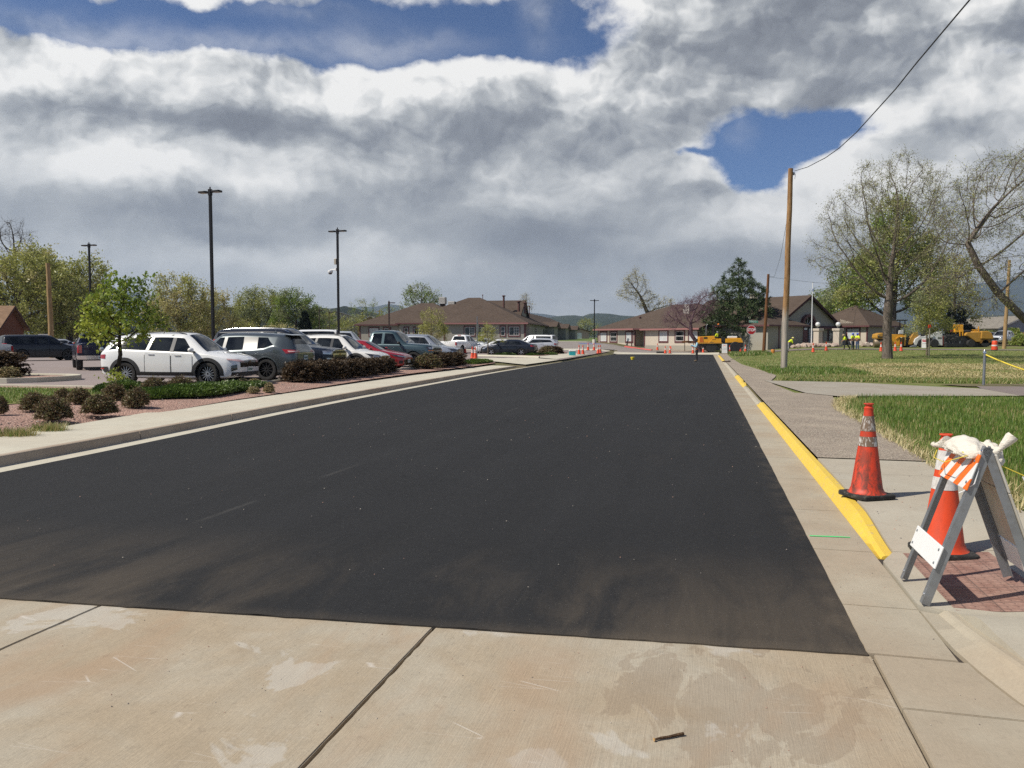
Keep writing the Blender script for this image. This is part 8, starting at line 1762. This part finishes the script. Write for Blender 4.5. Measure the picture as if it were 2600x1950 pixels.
def build_people():
    p = gp(1769, 918.5); p.z = .022
    person('worker in orange vest, pale blue sleeves and black trousers, standing on the street', p, PI*.97, dict(ell=(.10, .24, 1.14), wrl=(.34, .12, 1.26), elr=(.08, -.25, 1.13), wrr=(.33, -.06, 1.22), head=(.05, 0, 1.60), crown=(.06, 0, 1.75), knl=(.02, .10, .5), knr=(.01, -.10, .5)),
           [(['sh', 'el', 'wr'], .014, M_BLUEL, 'sleeves'), (['spine', 'chest'], .024, M_HIOR, 'vest'), (['hip'], .03, M_HIOR, 'vest_hem'), (LEG, .018, M_BLKP, 'trousers'), (['toel'], .016, M_BOOT, 'boot'), (['toer'], .016, M_BOOT, 'boot')], (M_BLKP, 'brim'))
    ph = thing('mobile_phone', 'small dark phone in the hands of the worker on the street', 'phone', (p.x-.44, p.y-.02, 1.28)); m = MB(); m.box(-.008, .008, -.04, .04, -.07, .07); m.build('case', M_LAMPD, ph, bevel=.006); m = MB(); m.box(.008, .010, -.035, .035, -.06, .06); m.build('screen', M_GLOSS, ph)
    p = gp(1866, 893.5); person('worker in yellow hi-vis shirt and white hard hat standing beside the roller', (p.x, p.y, p.z), -2.0, dict(ell=(.05, .27, 1.15), wrl=(.2, .2, 1.02), elr=(.05, -.27, 1.15), wrr=(.22, -.18, 1.05)), [(TOR, .02, M_HIVIS, 'shirt'), (LEG, .018, M_DENIM, 'trousers'), (['toel'], .016, M_BOOT, 'boot'), (['toer'], .016, M_BOOT, 'boot')], (M_WHITE, 'cap'))
    p = at(2000, 82); bend = dict(spine=(.10, 0, 1.08), chest=(.30, 0, 1.25), neck=(.40, 0, 1.35), head=(.47, 0, 1.42), crown=(.54, 0, 1.54), shl=(.33, .185, 1.27), shr=(.33, -.185, 1.27), ell=(.42, .2, 1.0), wrl=(.62, .08, .88), elr=(.44, -.2, 1.0), wrr=(.66, -.06, .86), knl=(.08, .12, .5), anl=(-.05, .14, .09), toel=(.14, .15, .035), anr=(-.12, -.14, .09), toer=(.07, -.15, .035))
    person('worker in yellow hi-vis shirt and pale grey trousers bending beside the tall pole', p, -.05, bend, [(TOR, .022, M_HIVIS, 'shirt'), (LEG, .03, M_GREYP, 'trousers'), (['toel'], .016, M_BOOT, 'boot'), (['toer'], .016, M_BOOT, 'boot')], (M_YELH, 'brim'))
    def rake(label, p, rz, a, b_):
        r = thing('rake', label, 'rake', p, rz); m = MB(); m.tube([a, b_], .016, 7); m.build('handle', M_STAKE, r); h = MB(); h.box(b_[0]-.03, b_[0]+.03, -.28, .28, 0, .06); h.build('rake_head', M_STEEL, r)
    rake('rake held by the bending worker in grey trousers', p, -.05, (.45, 0, 1.05), (1.35, 0, .0))
    p = at(2148, 83); lean = dict(spine=(.06, 0, 1.08), chest=(.18, 0, 1.30), neck=(.24, 0, 1.42), head=(.30, 0, 1.50), crown=(.33, 0, 1.63), shl=(.2, .185, 1.33), shr=(.2, -.185, 1.33), ell=(.26, .24, 1.06), wrl=(.44, .1, .98), elr=(.28, -.24, 1.04), wrr=(.46, -.08, .90), knl=(.22, .11, .52), anl=(.24, .12, .09), toel=(.42, .13, .035), knr=(-.14, -.12, .52), anr=(-.42, -.12, .11), toer=(-.24, -.13, .035))
    person('worker in yellow hi-vis shirt and black trousers striding with a rake', p, PI-.2, lean, [(TOR, .02, M_HIVIS, 'shirt'), (LEG, .018, M_BLKP, 'trousers'), (['toel'], .016, M_BOOT, 'boot'), (['toer'], .016, M_BOOT, 'boot')], (M_TANH, 'brim')); rake('rake held by the striding worker in black trousers', p, PI-.2, (.3, 0, 1.05), (.95, 0, .0))
    cross = dict(ell=(.06, .26, 1.16), wrl=(.26, .02, 1.20), elr=(.06, -.26, 1.16), wrr=(.24, .02, 1.12))
    p = at(2164, 84); person('worker in yellow shirt and blue hard hat, left of the close pair', p, -1.2, cross, [(TOR, .02, M_HIVIS, 'shirt'), (LEG, .018, M_DENIM, 'trousers'), (['toel'], .016, M_BOOT, 'boot'), (['toer'], .016, M_BOOT, 'boot')], (M_BLUEH, 'cap'))
    p = at(2176, 82.5); person('worker in yellow shirt, blue hard hat and jeans, right of the close pair', p, PI+.5, cross, [(TOR, .02, M_HIVIS, 'shirt'), (LEG, .018, pm('blue_jeans', (.06, .09, .17), .9, var=.25, vscale=14), 'trousers'), (['toel'], .016, M_BOOT, 'boot'), (['toer'], .016, M_BOOT, 'boot')], (M_BLUEH, 'cap'))
build_people()
# ------------------------------------------------------------------ paving machines
M_CAT = pm('machine_yellow', (.78, .36, .012), .42, var=.12, vscale=4, dirt=((.25, .15, .06), .35), coat=.2); M_CATD = pm('machine_ochre', (.46, .235, .03), .5, var=.15, vscale=4, dirt=((.2, .13, .07), .4)); M_MBLK = pm('machine_black', (.014, .014, .014), .6, var=.3, vscale=8, dirt=((.09, .08, .065), .3)); M_DRUM = pm('steel_drum', (.24, .185, .125), .45, .5, var=.2, vscale=5); M_MWHT = pm('machine_white', (.70, .69, .65), .5, var=.1, vscale=4, dirt=((.35, .27, .19), .5))
def roller_one():
    y = 95.0; o = at(1830, y); r = thing('road_roller', 'yellow ride-on roller with black drum at the street end, operator on top', 'roller', o, -.12); K = .09946*y/F_PX; X = lambda z: (z-1000)*K; Hh = lambda v: (985-v)*K
    def sd(poly, y0, y1, name, mat, bev=.03, par=None): m = MB(); m.side([(X(a), Hh(b)) for a, b in poly][::-1], y0, y1); return m.build(name, mat, par or r, bevel=bev)
    sd([(412, 738), (1005, 738), (1005, 765), (430, 770)], -.95, .95, 'deck_plate', M_CATD); hood = sd([(430, 590), (820, 570), (830, 640), (985, 640), (985, 738), (428, 738)], -.80, .80, 'engine_hood', M_CAT, .05)
    sd([(655, 738), (770, 642), (978, 642), (978, 736)], -.84, -.80, 'side_panel', M_CAT, .01, hood); m = MB()
    for a in range(6): m.box(X(545), X(640), -.815, -.80, Hh(600+a*9)-.012, Hh(600+a*9)+.012)
    m.build('louvres', M_MBLK, hood); sd([(445, 600), (520, 596), (545, 735), (445, 735)], -.83, -.80, 'radiator_door', pm('machine_orange', (.52, .13, .015), .5), .01, hood)
    mk = MB()
    for a in range(5): mk.box(X(750+a*22), X(764+a*22), -.846, -.84, Hh(672), Hh(655))
    mk.build('logo_marks', M_MBLK, hood)
    sd([(1090, 645), (1275, 630), (1470, 625), (1530, 742), (1090, 745)], -.80, .80, 'rear_hood', M_CAT, .05); sd([(985, 600), (1085, 610), (1085, 760), (985, 760)], -.6, .6, 'articulation', M_MBLK)
    sd([(420, 770), (640, 770), (640, 890), (560, 870)], -.75, .75, 'front_skirt', M_MBLK); sd([(1090, 750), (1525, 745), (1515, 850), (1120, 880)], -.75, .75, 'rear_skirt', M_MBLK)
    for cx, nm in ((745, 'front'), (1330, 'rear')):
        m = MB(); m.lathe([(.30, -.85), (.62, -.85), (.65, -.82), (.65, .82), (.62, .85), (.30, .85)], 30, 0, TR(X(cx), 0, .65) @ Matrix.Rotation(PI/2, 4, 'X')); d = m.build('drum', M_MBLK, r, smooth=40); h = MB(); h.lathe([(.001, .80), (.28, .80), (.28, .83), (.001, .85)], 18, 0, TR(X(cx), 0, .65) @ Matrix.Rotation(PI/2, 4, 'X')); h.build('hub', M_CATD, d)
    st = MB(); st.box(X(850), X(975), -.3, .3, Hh(630), Hh(600)); st.box(X(940), X(975), -.3, .3, Hh(600), Hh(525)); st.build('seat', M_MBLK, r, bevel=.04)
    rp = MB(); [rp.box(X(790), X(815), s-.04, s+.04, Hh(570), Hh(300)) for s in (-.6, .6)]; rp.build('rops_post', M_MBLK, r); cp = MB(); cp.box(X(785), X(1090), -.7, .7, Hh(308), Hh(292)); cp.build('canopy', M_MBLK, r, bevel=.02); bc = MB(); bc.lathe([(.11, Hh(292)), (.12, Hh(275)), (.09, Hh(255)), (.02, Hh(250))], 12, 0, TR(X(930), 0)); bc.build('beacon', pm('beacon_orange', (.75, .20, .03), .3), r, smooth=50)
    ex = MB(); ex.tube([(X(633), .3, Hh(560)), (X(633), .3, Hh(350)), (X(645), .3, Hh(300)), (X(672), .3, Hh(268))], .045, 8); ex.build('exhaust_pipe', M_STEEL, r, smooth=50); sw = MB(); sw.lathe([(.17, -.01), (.19, 0), (.17, .01)], 16, 0, TR(X(825), 0, Hh(560)) @ Matrix.Rotation(.9, 4, 'Y')); sw.tube([(X(825), 0, Hh(560)), (X(800), 0, Hh(620))], .03, 6); sw.build('steering_wheel', M_MBLK, r)
    wt = MB(); wt.box(X(1150), X(1385), -.5, .5, Hh(630), Hh(575)); wt.build('water_tank', M_WHITE, r, bevel=.06)
    q = r.matrix_basis @ Vector((X(905), 0, Hh(600)-.88)); z = Hh(600)
    person('roller operator in yellow hi-vis shirt and grey hat, seated with back to the street', (o.x+X(910), o.y, z-.86+.02), PI*.62, dict(pelvis=(0, 0, .96), knl=(.42, .14, .92), knr=(.42, -.14, .92), anl=(.46, .14, .48), anr=(.46, -.14, .48), toel=(.62, .15, .44), toer=(.62, -.15, .44), ell=(.10, .30, 1.14), wrl=(.34, .2, 1.10), elr=(.10, -.30, 1.14), wrr=(.34, -.2, 1.10)), [(TOR, .03, M_HIVIS, 'shirt'), (LEG, .018, M_DENIM, 'trousers'), (['toel'], .016, M_BOOT, 'boot'), (['toer'], .016, M_BOOT, 'boot')], (M_GREYH, 'cap'))
def roller_two():
    y = 93; o = at(2256, y); r = thing('road_roller', 'yellow roller with tan steel drum half hidden behind the bare tree trunk', 'roller', o, .0); K = .1085*y/F_PX; X = lambda z: (z-700)*K; Hh = lambda v: (1030-v)*K
    def sd(poly, y0, y1, name, mat, bev=.03, par=None): m = MB(); m.side([(X(a), Hh(b)) for a, b in poly][::-1], y0, y1); return m.build(name, mat, par or r, bevel=bev)
    m = MB(); m.lathe([(.3, -.66), (.52, -.66), (.545, -.63), (.545, .63), (.52, .66), (.3, .66)], 30, 0, TR(X(437), -.5, .545) @ Matrix.Rotation(PI/2-.25, 4, 'Z') @ Matrix.Rotation(PI/2, 4, 'X')); m.build('drum', M_DRUM, r, smooth=40)
    fr = sd([(305, 790), (320, 720), (420, 690), (570, 690), (590, 830), (315, 830)], -1.1, .2, 'front_hood', M_CATD, .08); l = MB(); [l.lathe([(.05, 0), (.06, .02), (.02, .03)], 10, 0, TR(X(z), -1.11, Hh(758)) @ Matrix.Rotation(PI/2, 4, 'X')) for z in (345, 455)]; l.build('work_light', M_LAMP, fr)
    sd([(330, 775), (470, 775), (470, 800), (335, 800)], -1.13, -1.1, 'grille_slot', M_MBLK, .0, fr); sd([(590, 720), (1035, 740), (1020, 990), (780, 995), (600, 960)], -.7, .7, 'chassis', M_CAT, .05); sd([(800, 720), (1060, 700), (1100, 760), (1090, 900), (1030, 1000), (1000, 760), (800, 745)], -.62, .74, 'engine_frame', M_MBLK, .03)
    sd([(1085, 900), (1210, 690), (1310, 670), (1330, 760), (1240, 840), (1190, 960), (1095, 965)], -.6, .6, 'rear_arm', M_CATD, .05); st = MB()
    for k in range(5): st.box(X(885), X(960), -.85, -.70, Hh(820+k*40)-.02, Hh(820+k*40)+.02)
    st.box(X(880), X(890), -.86, -.7, Hh(1000), Hh(790)); st.box(X(955), X(965), -.86, -.7, Hh(1000), Hh(790)); st.build('ladder', M_MBLK, r); hr = MB(); hr.tube([(X(780), -.75, Hh(830)), (X(830), -.75, Hh(785)), (X(1010), -.75, Hh(780))], .03, 6); hr.build('handrail', M_CAT, r)
    sd([(890, 630), (990, 625), (1000, 715), (880, 715)], -.4, .4, 'console', M_MWHT, .03); sd([(830, 560), (900, 550), (905, 700), (815, 700)], -.3, .3, 'seat', M_MBLK, .05); rp = MB(); [rp.box(X(990), X(1008), s-.04, s+.04, Hh(720), Hh(400)) for s in (-.6, .6)]; rp.build('rops_post', M_MBLK, r); cp = MB(); cp.box(X(800), X(1060), -.7, .7, Hh(410), Hh(385)); cp.build('canopy', M_MBLK, r, bevel=.03)
    m = MB(); m.lathe([(.3, -.66), (.545, -.63), (.545, .63), (.3, .66)], 26, 0, TR(X(1140), .3, .545) @ Matrix.Rotation(PI/2, 4, 'X')); m.build('drum', M_MBLK, r, smooth=40)
def loader():
    y = 93; o = at(2352, y); r = thing('skid_loader', 'white skid steer loader with black tyres between roller and paver', 'loader', o); K = .1085*y/F_PX; X = lambda z: (z-1585)*K; Hh = lambda v: (1025-v)*K
    def sd(poly, y0, y1, name, mat, bev=.03, par=None): m = MB(); m.side([(X(a), Hh(b)) for a, b in poly][::-1], y0, y1); return m.build(name, mat, par or r, bevel=bev)
    for s in (-.85, .62): sd([(1200, 905), (1225, 830), (1300, 780), (1440, 770), (1620, 705), (1660, 740), (1640, 790), (1480, 830), (1370, 870), (1290, 900), (1262, 985), (1225, 960)], s, s+.23, 'loader_arm', M_MWHT, .03)
    sd([(1640, 690), (1860, 660), (1880, 985), (1740, 985), (1640, 850)], -.75, .75, 'engine_body', M_MWHT, .06); sd([(1862, 760), (1892, 770), (1896, 990), (1868, 990)], -.72, .72, 'rear_door', pm('faded_red', (.35, .09, .07), .6), .02); sd([(1480, 690), (1660, 600), (1720, 640), (1720, 860), (1470, 860)], -.5, .5, 'cab', M_MBLK, .05); mk = MB()
    for k in range(4): mk.box(X(1755+k*24), X(1772+k*24), -.757, -.75, Hh(835), Hh(790))
    mk.build('number_marks', M_MBLK, r)
    for cx in (1375, 1672):
        for s in (-.78, .78): m = MB(); m.lathe([(.2, -.16), (.46, -.16), (.50, -.1), (.50, .1), (.46, .16), (.2, .16)], 22, 0, TR(X(cx), s, .50) @ Matrix.Rotation(PI/2, 4, 'X')); w = m.build('wheel', M_TYRE, r, smooth=40); h = MB(); h.lathe([(.001, -.1), (.22, -.1), (.22, .1), (.001, .1)], 16, 0, TR(X(cx), s, .50) @ Matrix.Rotation(PI/2, 4, 'X')); h.build('rim', M_MWHT, w, smooth=40)
    sd([(1130, 1000), (1240, 960), (1262, 1000), (1240, 1018), (1120, 1018)], -.9, .9, 'bucket', M_STEEL, .02)
def paver():
    y = 93; o = at(2449.6, y); r = thing('asphalt_paver', 'big yellow asphalt paver with black exhaust stack and ochre hopper', 'paver', o, .0); K = .09946*y/F_PX; X = lambda z: (z-700)*K; Hh = lambda v: (1285-v)*K
    def sd(poly, y0, y1, name, mat, bev=.03, par=None): m = MB(); m.side([(X(a), Hh(b)) for a, b in poly][::-1], y0, y1); return m.build(name, mat, par or r, bevel=bev)
    sd([(925, 985), (935, 880), (1100, 878), (1195, 930), (1245, 1040), (1250, 1075), (1215, 1085), (920, 1078)], -1.35, 1.35, 'hopper', M_CATD, .10); sd([(920, 1080), (1215, 1088), (1205, 1150), (1110, 1190), (930, 1190)], -1.25, 1.25, 'hopper_skirt', pm('machine_ochre_dark', (.25, .115, .015), .6, var=.2), .04)
    sd([(540, 960), (590, 915), (930, 900), (928, 1150), (820, 1152), (610, 1005), (540, 1000)], -1.25, 1.25, 'hull', M_CATD, .06); tw = sd([(312, 735), (330, 716), (528, 720), (528, 905), (318, 915)], -.9, .6, 'control_tower', M_CAT, .06); mk = MB()
    for a, b, c, d in ((322, 420, 770, 776), (415, 425, 730, 775), (370, 380, 775, 845), (322, 375, 838, 846)): mk.box(X(a), X(b), -.906, -.9, Hh(d), Hh(c))
    mk.build('panel_lines', M_MBLK, tw); sd([(430, 860), (528, 850), (520, 1000), (500, 1000), (490, 900), (450, 900), (452, 1010), (436, 1010)], -.95, -.75, 'tower_leg', M_CAT, .02)
    ex = MB(); ex.lathe([(.13, Hh(720)), (.13, Hh(470)), (.10, Hh(465))], 12, 0, TR(X(350), .1)); ex.build('exhaust_stack', M_MBLK, r, smooth=40); cpp = MB(); cpp.box(X(335), X(395), -.25, .25, Hh(692), Hh(672)); cpp.build('stack_cap', M_MWHT, r)
    sd([(180, 760), (210, 690), (300, 690), (312, 880), (190, 880)], -.5, .5, 'operator_seat', M_MBLK, .06); sd([(245, 850), (310, 830), (320, 905), (250, 900)], -.6, .3, 'red_tank', pm('machine_red', (.22, .02, .025), .5), .03)
    sd([(540, 880), (720, 850), (720, 910), (560, 930)], -.9, .9, 'rear_console', M_MBLK, .03); tb = MB(); tb.box(X(740), X(925), -1.0, -.9, Hh(862), Hh(838)); tb.box(X(780), X(850), -1.05, -.95, Hh(895), Hh(868)); tb.box(X(885), X(906), -1.02, -.95, Hh(900), Hh(760)); tb.build('hopper_rail', M_CAT, r)
    sd([(60, 1010), (520, 930), (620, 1010), (820, 1155), (1120, 1195), (1215, 1170), (1200, 1260), (1000, 1285), (60, 1285)], -.9, .9, 'undercarriage', M_MBLK, .05); rs = np.random.RandomState(2); rods = MB()
    for k in range(26): a = rs.uniform(60, 520); b = rs.uniform(980, 1230); rods.tube([(X(a), -1.0-rs.rand()*.3, Hh(b)), (X(a+rs.uniform(-60, 60)), -1.0-rs.rand()*.3, Hh(b+rs.uniform(-60, 60)))], rs.uniform(.02, .05), 6)
    rods.build('screed_linkage', pm('machine_greasy', (.07, .065, .06), .5, .4, var=.5, vscale=6), r); sc = MB(); sc.box(X(60), X(470), -1.3, 1.3, .05, .45); sc.build('screed', M_MBLK, r, bevel=.03); pp = MB(); pp.tube([(X(424), -1.1, Hh(1230)), (X(424), -1.1, Hh(1120))], .05, 8); pp.build('hydraulic_ram', M_STEEL, r)
    for cx in (700, 1050): m = MB(); m.lathe([(.2, -.3), (.42, -.3), (.46, -.2), (.46, .2), (.42, .3), (.2, .3)], 22, 0, TR(X(cx), -.95, .46) @ Matrix.Rotation(PI/2, 4, 'X')); m.build('wheel', M_TYRE, r, smooth=40)
    hd = MB(); hd.tube([(X(1215), -1.2, Hh(1290)), (X(1222), -1.2, Hh(1215)), (X(1280), -1.2, Hh(1225))], .05, 7); hd.build('tow_hook', M_CATD, r)
roller_one(); roller_two(); loader(); paver()
def aframe_sign(label, u, y, rz, top):
    o = at(u, y); r = thing('board_sign', label, 'sign', o, rz, 'folding board signs'); m = MB(); k = math.radians(12)
    for sg, nm in ((-1, 'front_panel'), (1, 'back_panel')):
        M = TR(0, sg*.26, 0) @ Matrix.Rotation(-sg*k*-1, 4, 'X'); b = MB(); b.prism([(-.30, -.02), (.30, -.02), (.30, .02), (-.30, .02)], 0, 1.12, 0, M); q = b.build(nm, M_MWHT, r, bevel=.015)
        if sg < 0:
            p = MB(); p.box(-.25, .25, -.024, -.02, .74, 1.02, 0, M); p.build('orange_panel', M_MWHT if top == 'mark' else M_SRED if top == 'red' else M_HIOR, q); t = MB(); [t.box(a, a+.30-.1*i, -.027, -.024, .96-.06*i, .99-.06*i, 0, M) for i, a in enumerate((-.15, -.1, -.2))]; t.build('sign_marks', M_HIOR if top == 'mark' else M_MWHT, q); s = MB(); s.box(-.28, .28, -.026, -.02, .50, .53, 0, M); s.build('slot', M_MBLK, q)
aframe_sign('white folding board sign with orange mark in front of the roller', 1839, 91, -.15, 'mark'); aframe_sign('white folding board sign with red top in front of the white loader', 2346, 90, -.3, 'red')
# ------------------------------------------------------------------ the other vehicles
def far_ends(tail=True, zt=(.85, 1.0), mat=None): return [('tail_light', -1, .55, 1.02, zt[0], zt[1], M_TAIL), ('headlight', 1, .5, 1.0, .68, .82, M_LAMP), ('grille', 1, -.5, .5, .45, .72, M_GLOSS), ('bumper', -1, -1.0, 1.0, .40, .55, M_TRIM, .012)]
def other_cars():
    def put(d, u, y, a, name, label, cat='car', group=None, dz=0.0): o = at(u, y, dz); return car(name, d, label, (o.x, o.y, o.z), math.radians(a), group, cat)
    d = suv(L=5.0, W=2.0, H=1.80, wb=2.86, r=.39, hood=1.15, belt=1.15, paint=P_DARK, rear='box', nose=.2, rim='five', rimd=True); d['ends'] = far_ends(zt=(.95, 1.2)); d['extra'] = [plate(-1, .95)]; put(d, 104, 54, 47, 'suv', 'charcoal suv parked side on in front of the brown house')
    d = pickup(paint=P_SILVER); d['ends'] = [('tail_light', -1, .82, 1.02, .80, 1.15, M_TAIL), ('bumper', -1, -1.0, 1.0, .46, .62, M_CHROME, .03)]; o = at(17, 35.5); a = math.radians(172); p = (o.x-.0+math.cos(a)*2.95, o.y+math.sin(a)*2.95-.6, o.z); car('pickup_truck', d, 'silver pickup cut off by the left edge, only its tail showing', p, a, None, 'pickup')
    d = pickup(paint=P_NAVY, H=1.86, bed=1.28); d['ends'] = [('tail_light', -1, .80, 1.02, .82, 1.18, M_TAIL), ('bumper', -1, -1.05, 1.05, .52, .70, M_CHROME, .05), ('tailgate', -1, -.72, .72, .72, 1.18, P_NAVY, .012)]; d['extra'] = [emblem_disc(-1, 1.0), plate(-1, .61, off=.07)]; put(d, 247, 38.5, 122, 'pickup_truck', 'dark navy pickup seen from behind at the tail of the white suv', 'pickup')
    d = sedan(paint=P_LSILVER, H=1.48); d['ends'] = far_ends(zt=(.75, .9)); put(d, 164, 92, 40, 'sedan', 'silver car parked far off behind the wooden pole')
    d = suv(paint=P_DARK, rear='box'); d['ends'] = far_ends(zt=(.9, 1.1)); put(d, 214, 88, 115, 'suv', 'dark car with red tail lights behind the blue bin')
    d = suv(L=5.6, W=2.1, H=2.35, wb=3.3, r=.38, hood=1.3, belt=1.35, paint=P_WHITE, rear='box', nose=.25); d['ends'] = far_ends(zt=(1.0, 1.3)); put(d, 835, 70, 5, 'van', 'tall white van roof showing behind the white wagon', 'van'); 
    d = suv(L=5.2, W=2.0, H=2.25, wb=3.1, r=.38, hood=1.3, belt=1.3, paint=P_LSILVER, rear='box', nose=.25); d['ends'] = far_ends(zt=(1.0, 1.3)); put(d, 880, 76, 0, 'van', 'pale silver van just right of the camera post', 'van')
    d = pickup(paint=P_WHITE, H=1.90, rim='six'); d['ends'] = [('tail_light', -1, .82, 1.02, .82, 1.18, M_TAIL), ('bumper', -1, -1.05, 1.05, .5, .66, M_CHROME, .04), ('brake_light', -1, -.01, .01, .9, .91, M_TAIL)]; d['extra'] = [plate(-1, .60, off=.06), brake_light(-.60+.16, 1.86)]; put(d, 1172, 80, 66, 'pickup_truck', 'white pickup seen from behind between the silver suv and the street sign', 'pickup')
    d = sedan(paint=P_LSILVER, H=1.5); d['ends'] = [('tail_light', -1, .50, 1.0, .74, .92, M_TAIL), ('bumper', -1, -.9, .9, .3, .4, M_TRIM)]; d['extra'] = [plate(-1, .72)]; put(d, 1236, 83, 72, 'sedan', 'pale silver sedan tail with red lights behind the street sign')
    d = sedan(paint=P_WHITE, H=1.46); d['ends'] = far_ends(zt=(.74, .9)); put(d, 1262, 79, 190, 'sedan', 'white car mostly hidden behind the black sedan bonnet')
    d = sedan(L=4.85, paint=P_BLACK, H=1.44, rim='five'); d['ends'] = [('tail_light', -1, .42, 1.05, (.78, .80), (.90, .94), M_TAIL), ('headlight', 1, .45, 1.0, .60, .72, M_LAMP)]; d['extra'] = [plate(-1, .62)]; put(d, 1294, 69, 166, 'sedan', 'black sedan side on facing left behind the second bed')
    d = suv(paint=P_LSILVER, L=4.3, H=1.55); d['ends'] = far_ends(); put(d, 1363, 80, 170, 'car', 'silver hatchback nose between the black sedan and the white estate')
    d = suv(L=5.35, W=2.05, H=1.92, wb=3.05, r=.40, hood=1.22, belt=1.20, paint=P_WHITE, rear='box', nose=.18, rim='six', rails=(-2.2, .75)); d['ends'] = [('tail_light', -1, .74, 1.06, .95, 1.35, M_TAIL), ('bumper', -1, -1.0, 1.0, .42, .56, P_WHITE, .03), ('headlight', 1, .52, 1.04, .84, 1.0, M_LAMP)]; put(d, 1358, 91, 153, 'suv', 'big white suv behind the black sedan, rear lamp to the right')
    d = pickup(paint=P_LSILVER, H=1.92); d['ends'] = [('headlight', 1, .58, 1.06, .92, 1.08, M_LAMP), ('grille', 1, -.55, .55, .66, 1.05, M_GLOSS), ('bumper', 1, -1.1, 1.1, .44, .62, M_CHROME, .03)]; put(d, 2549, 102, 214, 'pickup_truck', 'silver pickup facing left behind the wooden pole on the right', 'pickup')
    d = suv(paint=P_DARK, rear='box', nose=.2); d['ends'] = far_ends(); put(d, 2511, 106, 216, 'suv', 'dark suv between the paver hopper and the silver pickup')
    d = suv(paint=P_RED); d['ends'] = far_ends(); put(d, 2596, 128, 200, 'suv', 'red car roof at the right edge below the blue grey house')
def emblem_disc(end, z):
    def f(root, B): m = MB(); m.lathe([(.001, 0), (.10, 0), (.10, .012), (.001, .016)], 20, 0, TR(end*(B.L/2+.012), 0, z) @ Matrix.Rotation(PI/2*end, 4, 'Y')); m.build('emblem', M_CHROME, root, smooth=40)
    return f
def brake_light(x, z):
    def f(root, B): m = MB(); m.box(x-.05, x-.0, -.2, .2, z-.06, z+.0); m.build('brake_light', M_TAIL, root, bevel=.01)
    return f
other_cars()
def bins():
    o = at(190, 61); r = thing('bin', 'blue wheeled bin by the charcoal suv nose', 'bin', o, .3); m = MB(); m.add([(x*k, y*k, z) for z, k in ((.08, .85), (1.0, 1.0)) for x, y in ((-.32, -.32), (.32, -.32), (.32, .32), (-.32, .32))], [(3, 2, 1, 0), (4, 5, 6, 7), (0, 1, 5, 4), (1, 2, 6, 5), (2, 3, 7, 6), (3, 0, 4, 7)]); m.build('tub', pm('bin_blue', (.02, .08, .38), .5), r, bevel=.03); l = MB(); l.box(-.35, .35, -.35, .35, 1.0, 1.07); l.build('lid', pm('bin_blue', (.02, .08, .38), .5), r, bevel=.02)
    o = at(208, 61); r = thing('ballot_box', 'tan metal drop box with white notice beside the blue bin', 'box', o, .2); m = MB(); m.box(-.27, .27, -.25, .25, .05, 1.0); m.build('body', pm('box_tan', (.35, .23, .10), .6, var=.15), r, bevel=.02); n = MB(); n.box(-.12, .12, -.262, -.25, .58, .86); n.build('notice', M_SWHT, r); s = MB(); s.box(-.27, .27, -.27, .27, 1.0, 1.05); s.build('lid', M_TRIM, r)
    o = at(117, 100); r = thing('booth', 'small pale green booth behind the charcoal suv roof', 'booth', o, .2); m = MB(); m.box(-.55, .55, -.5, .5, 0, 2.0); m.build('wall', pm('booth_green', (.50, .58, .50), .6), r, bevel=.02); w = MB(); w.box(-.2, .15, -.52, -.5, 1.2, 1.75); w.build('window', M_WGL, r); t = MB(); t.box(-.62, .62, -.58, .58, 2.0, 2.1); t.build('roof', M_MWHT, r)
bins()
build_haze()
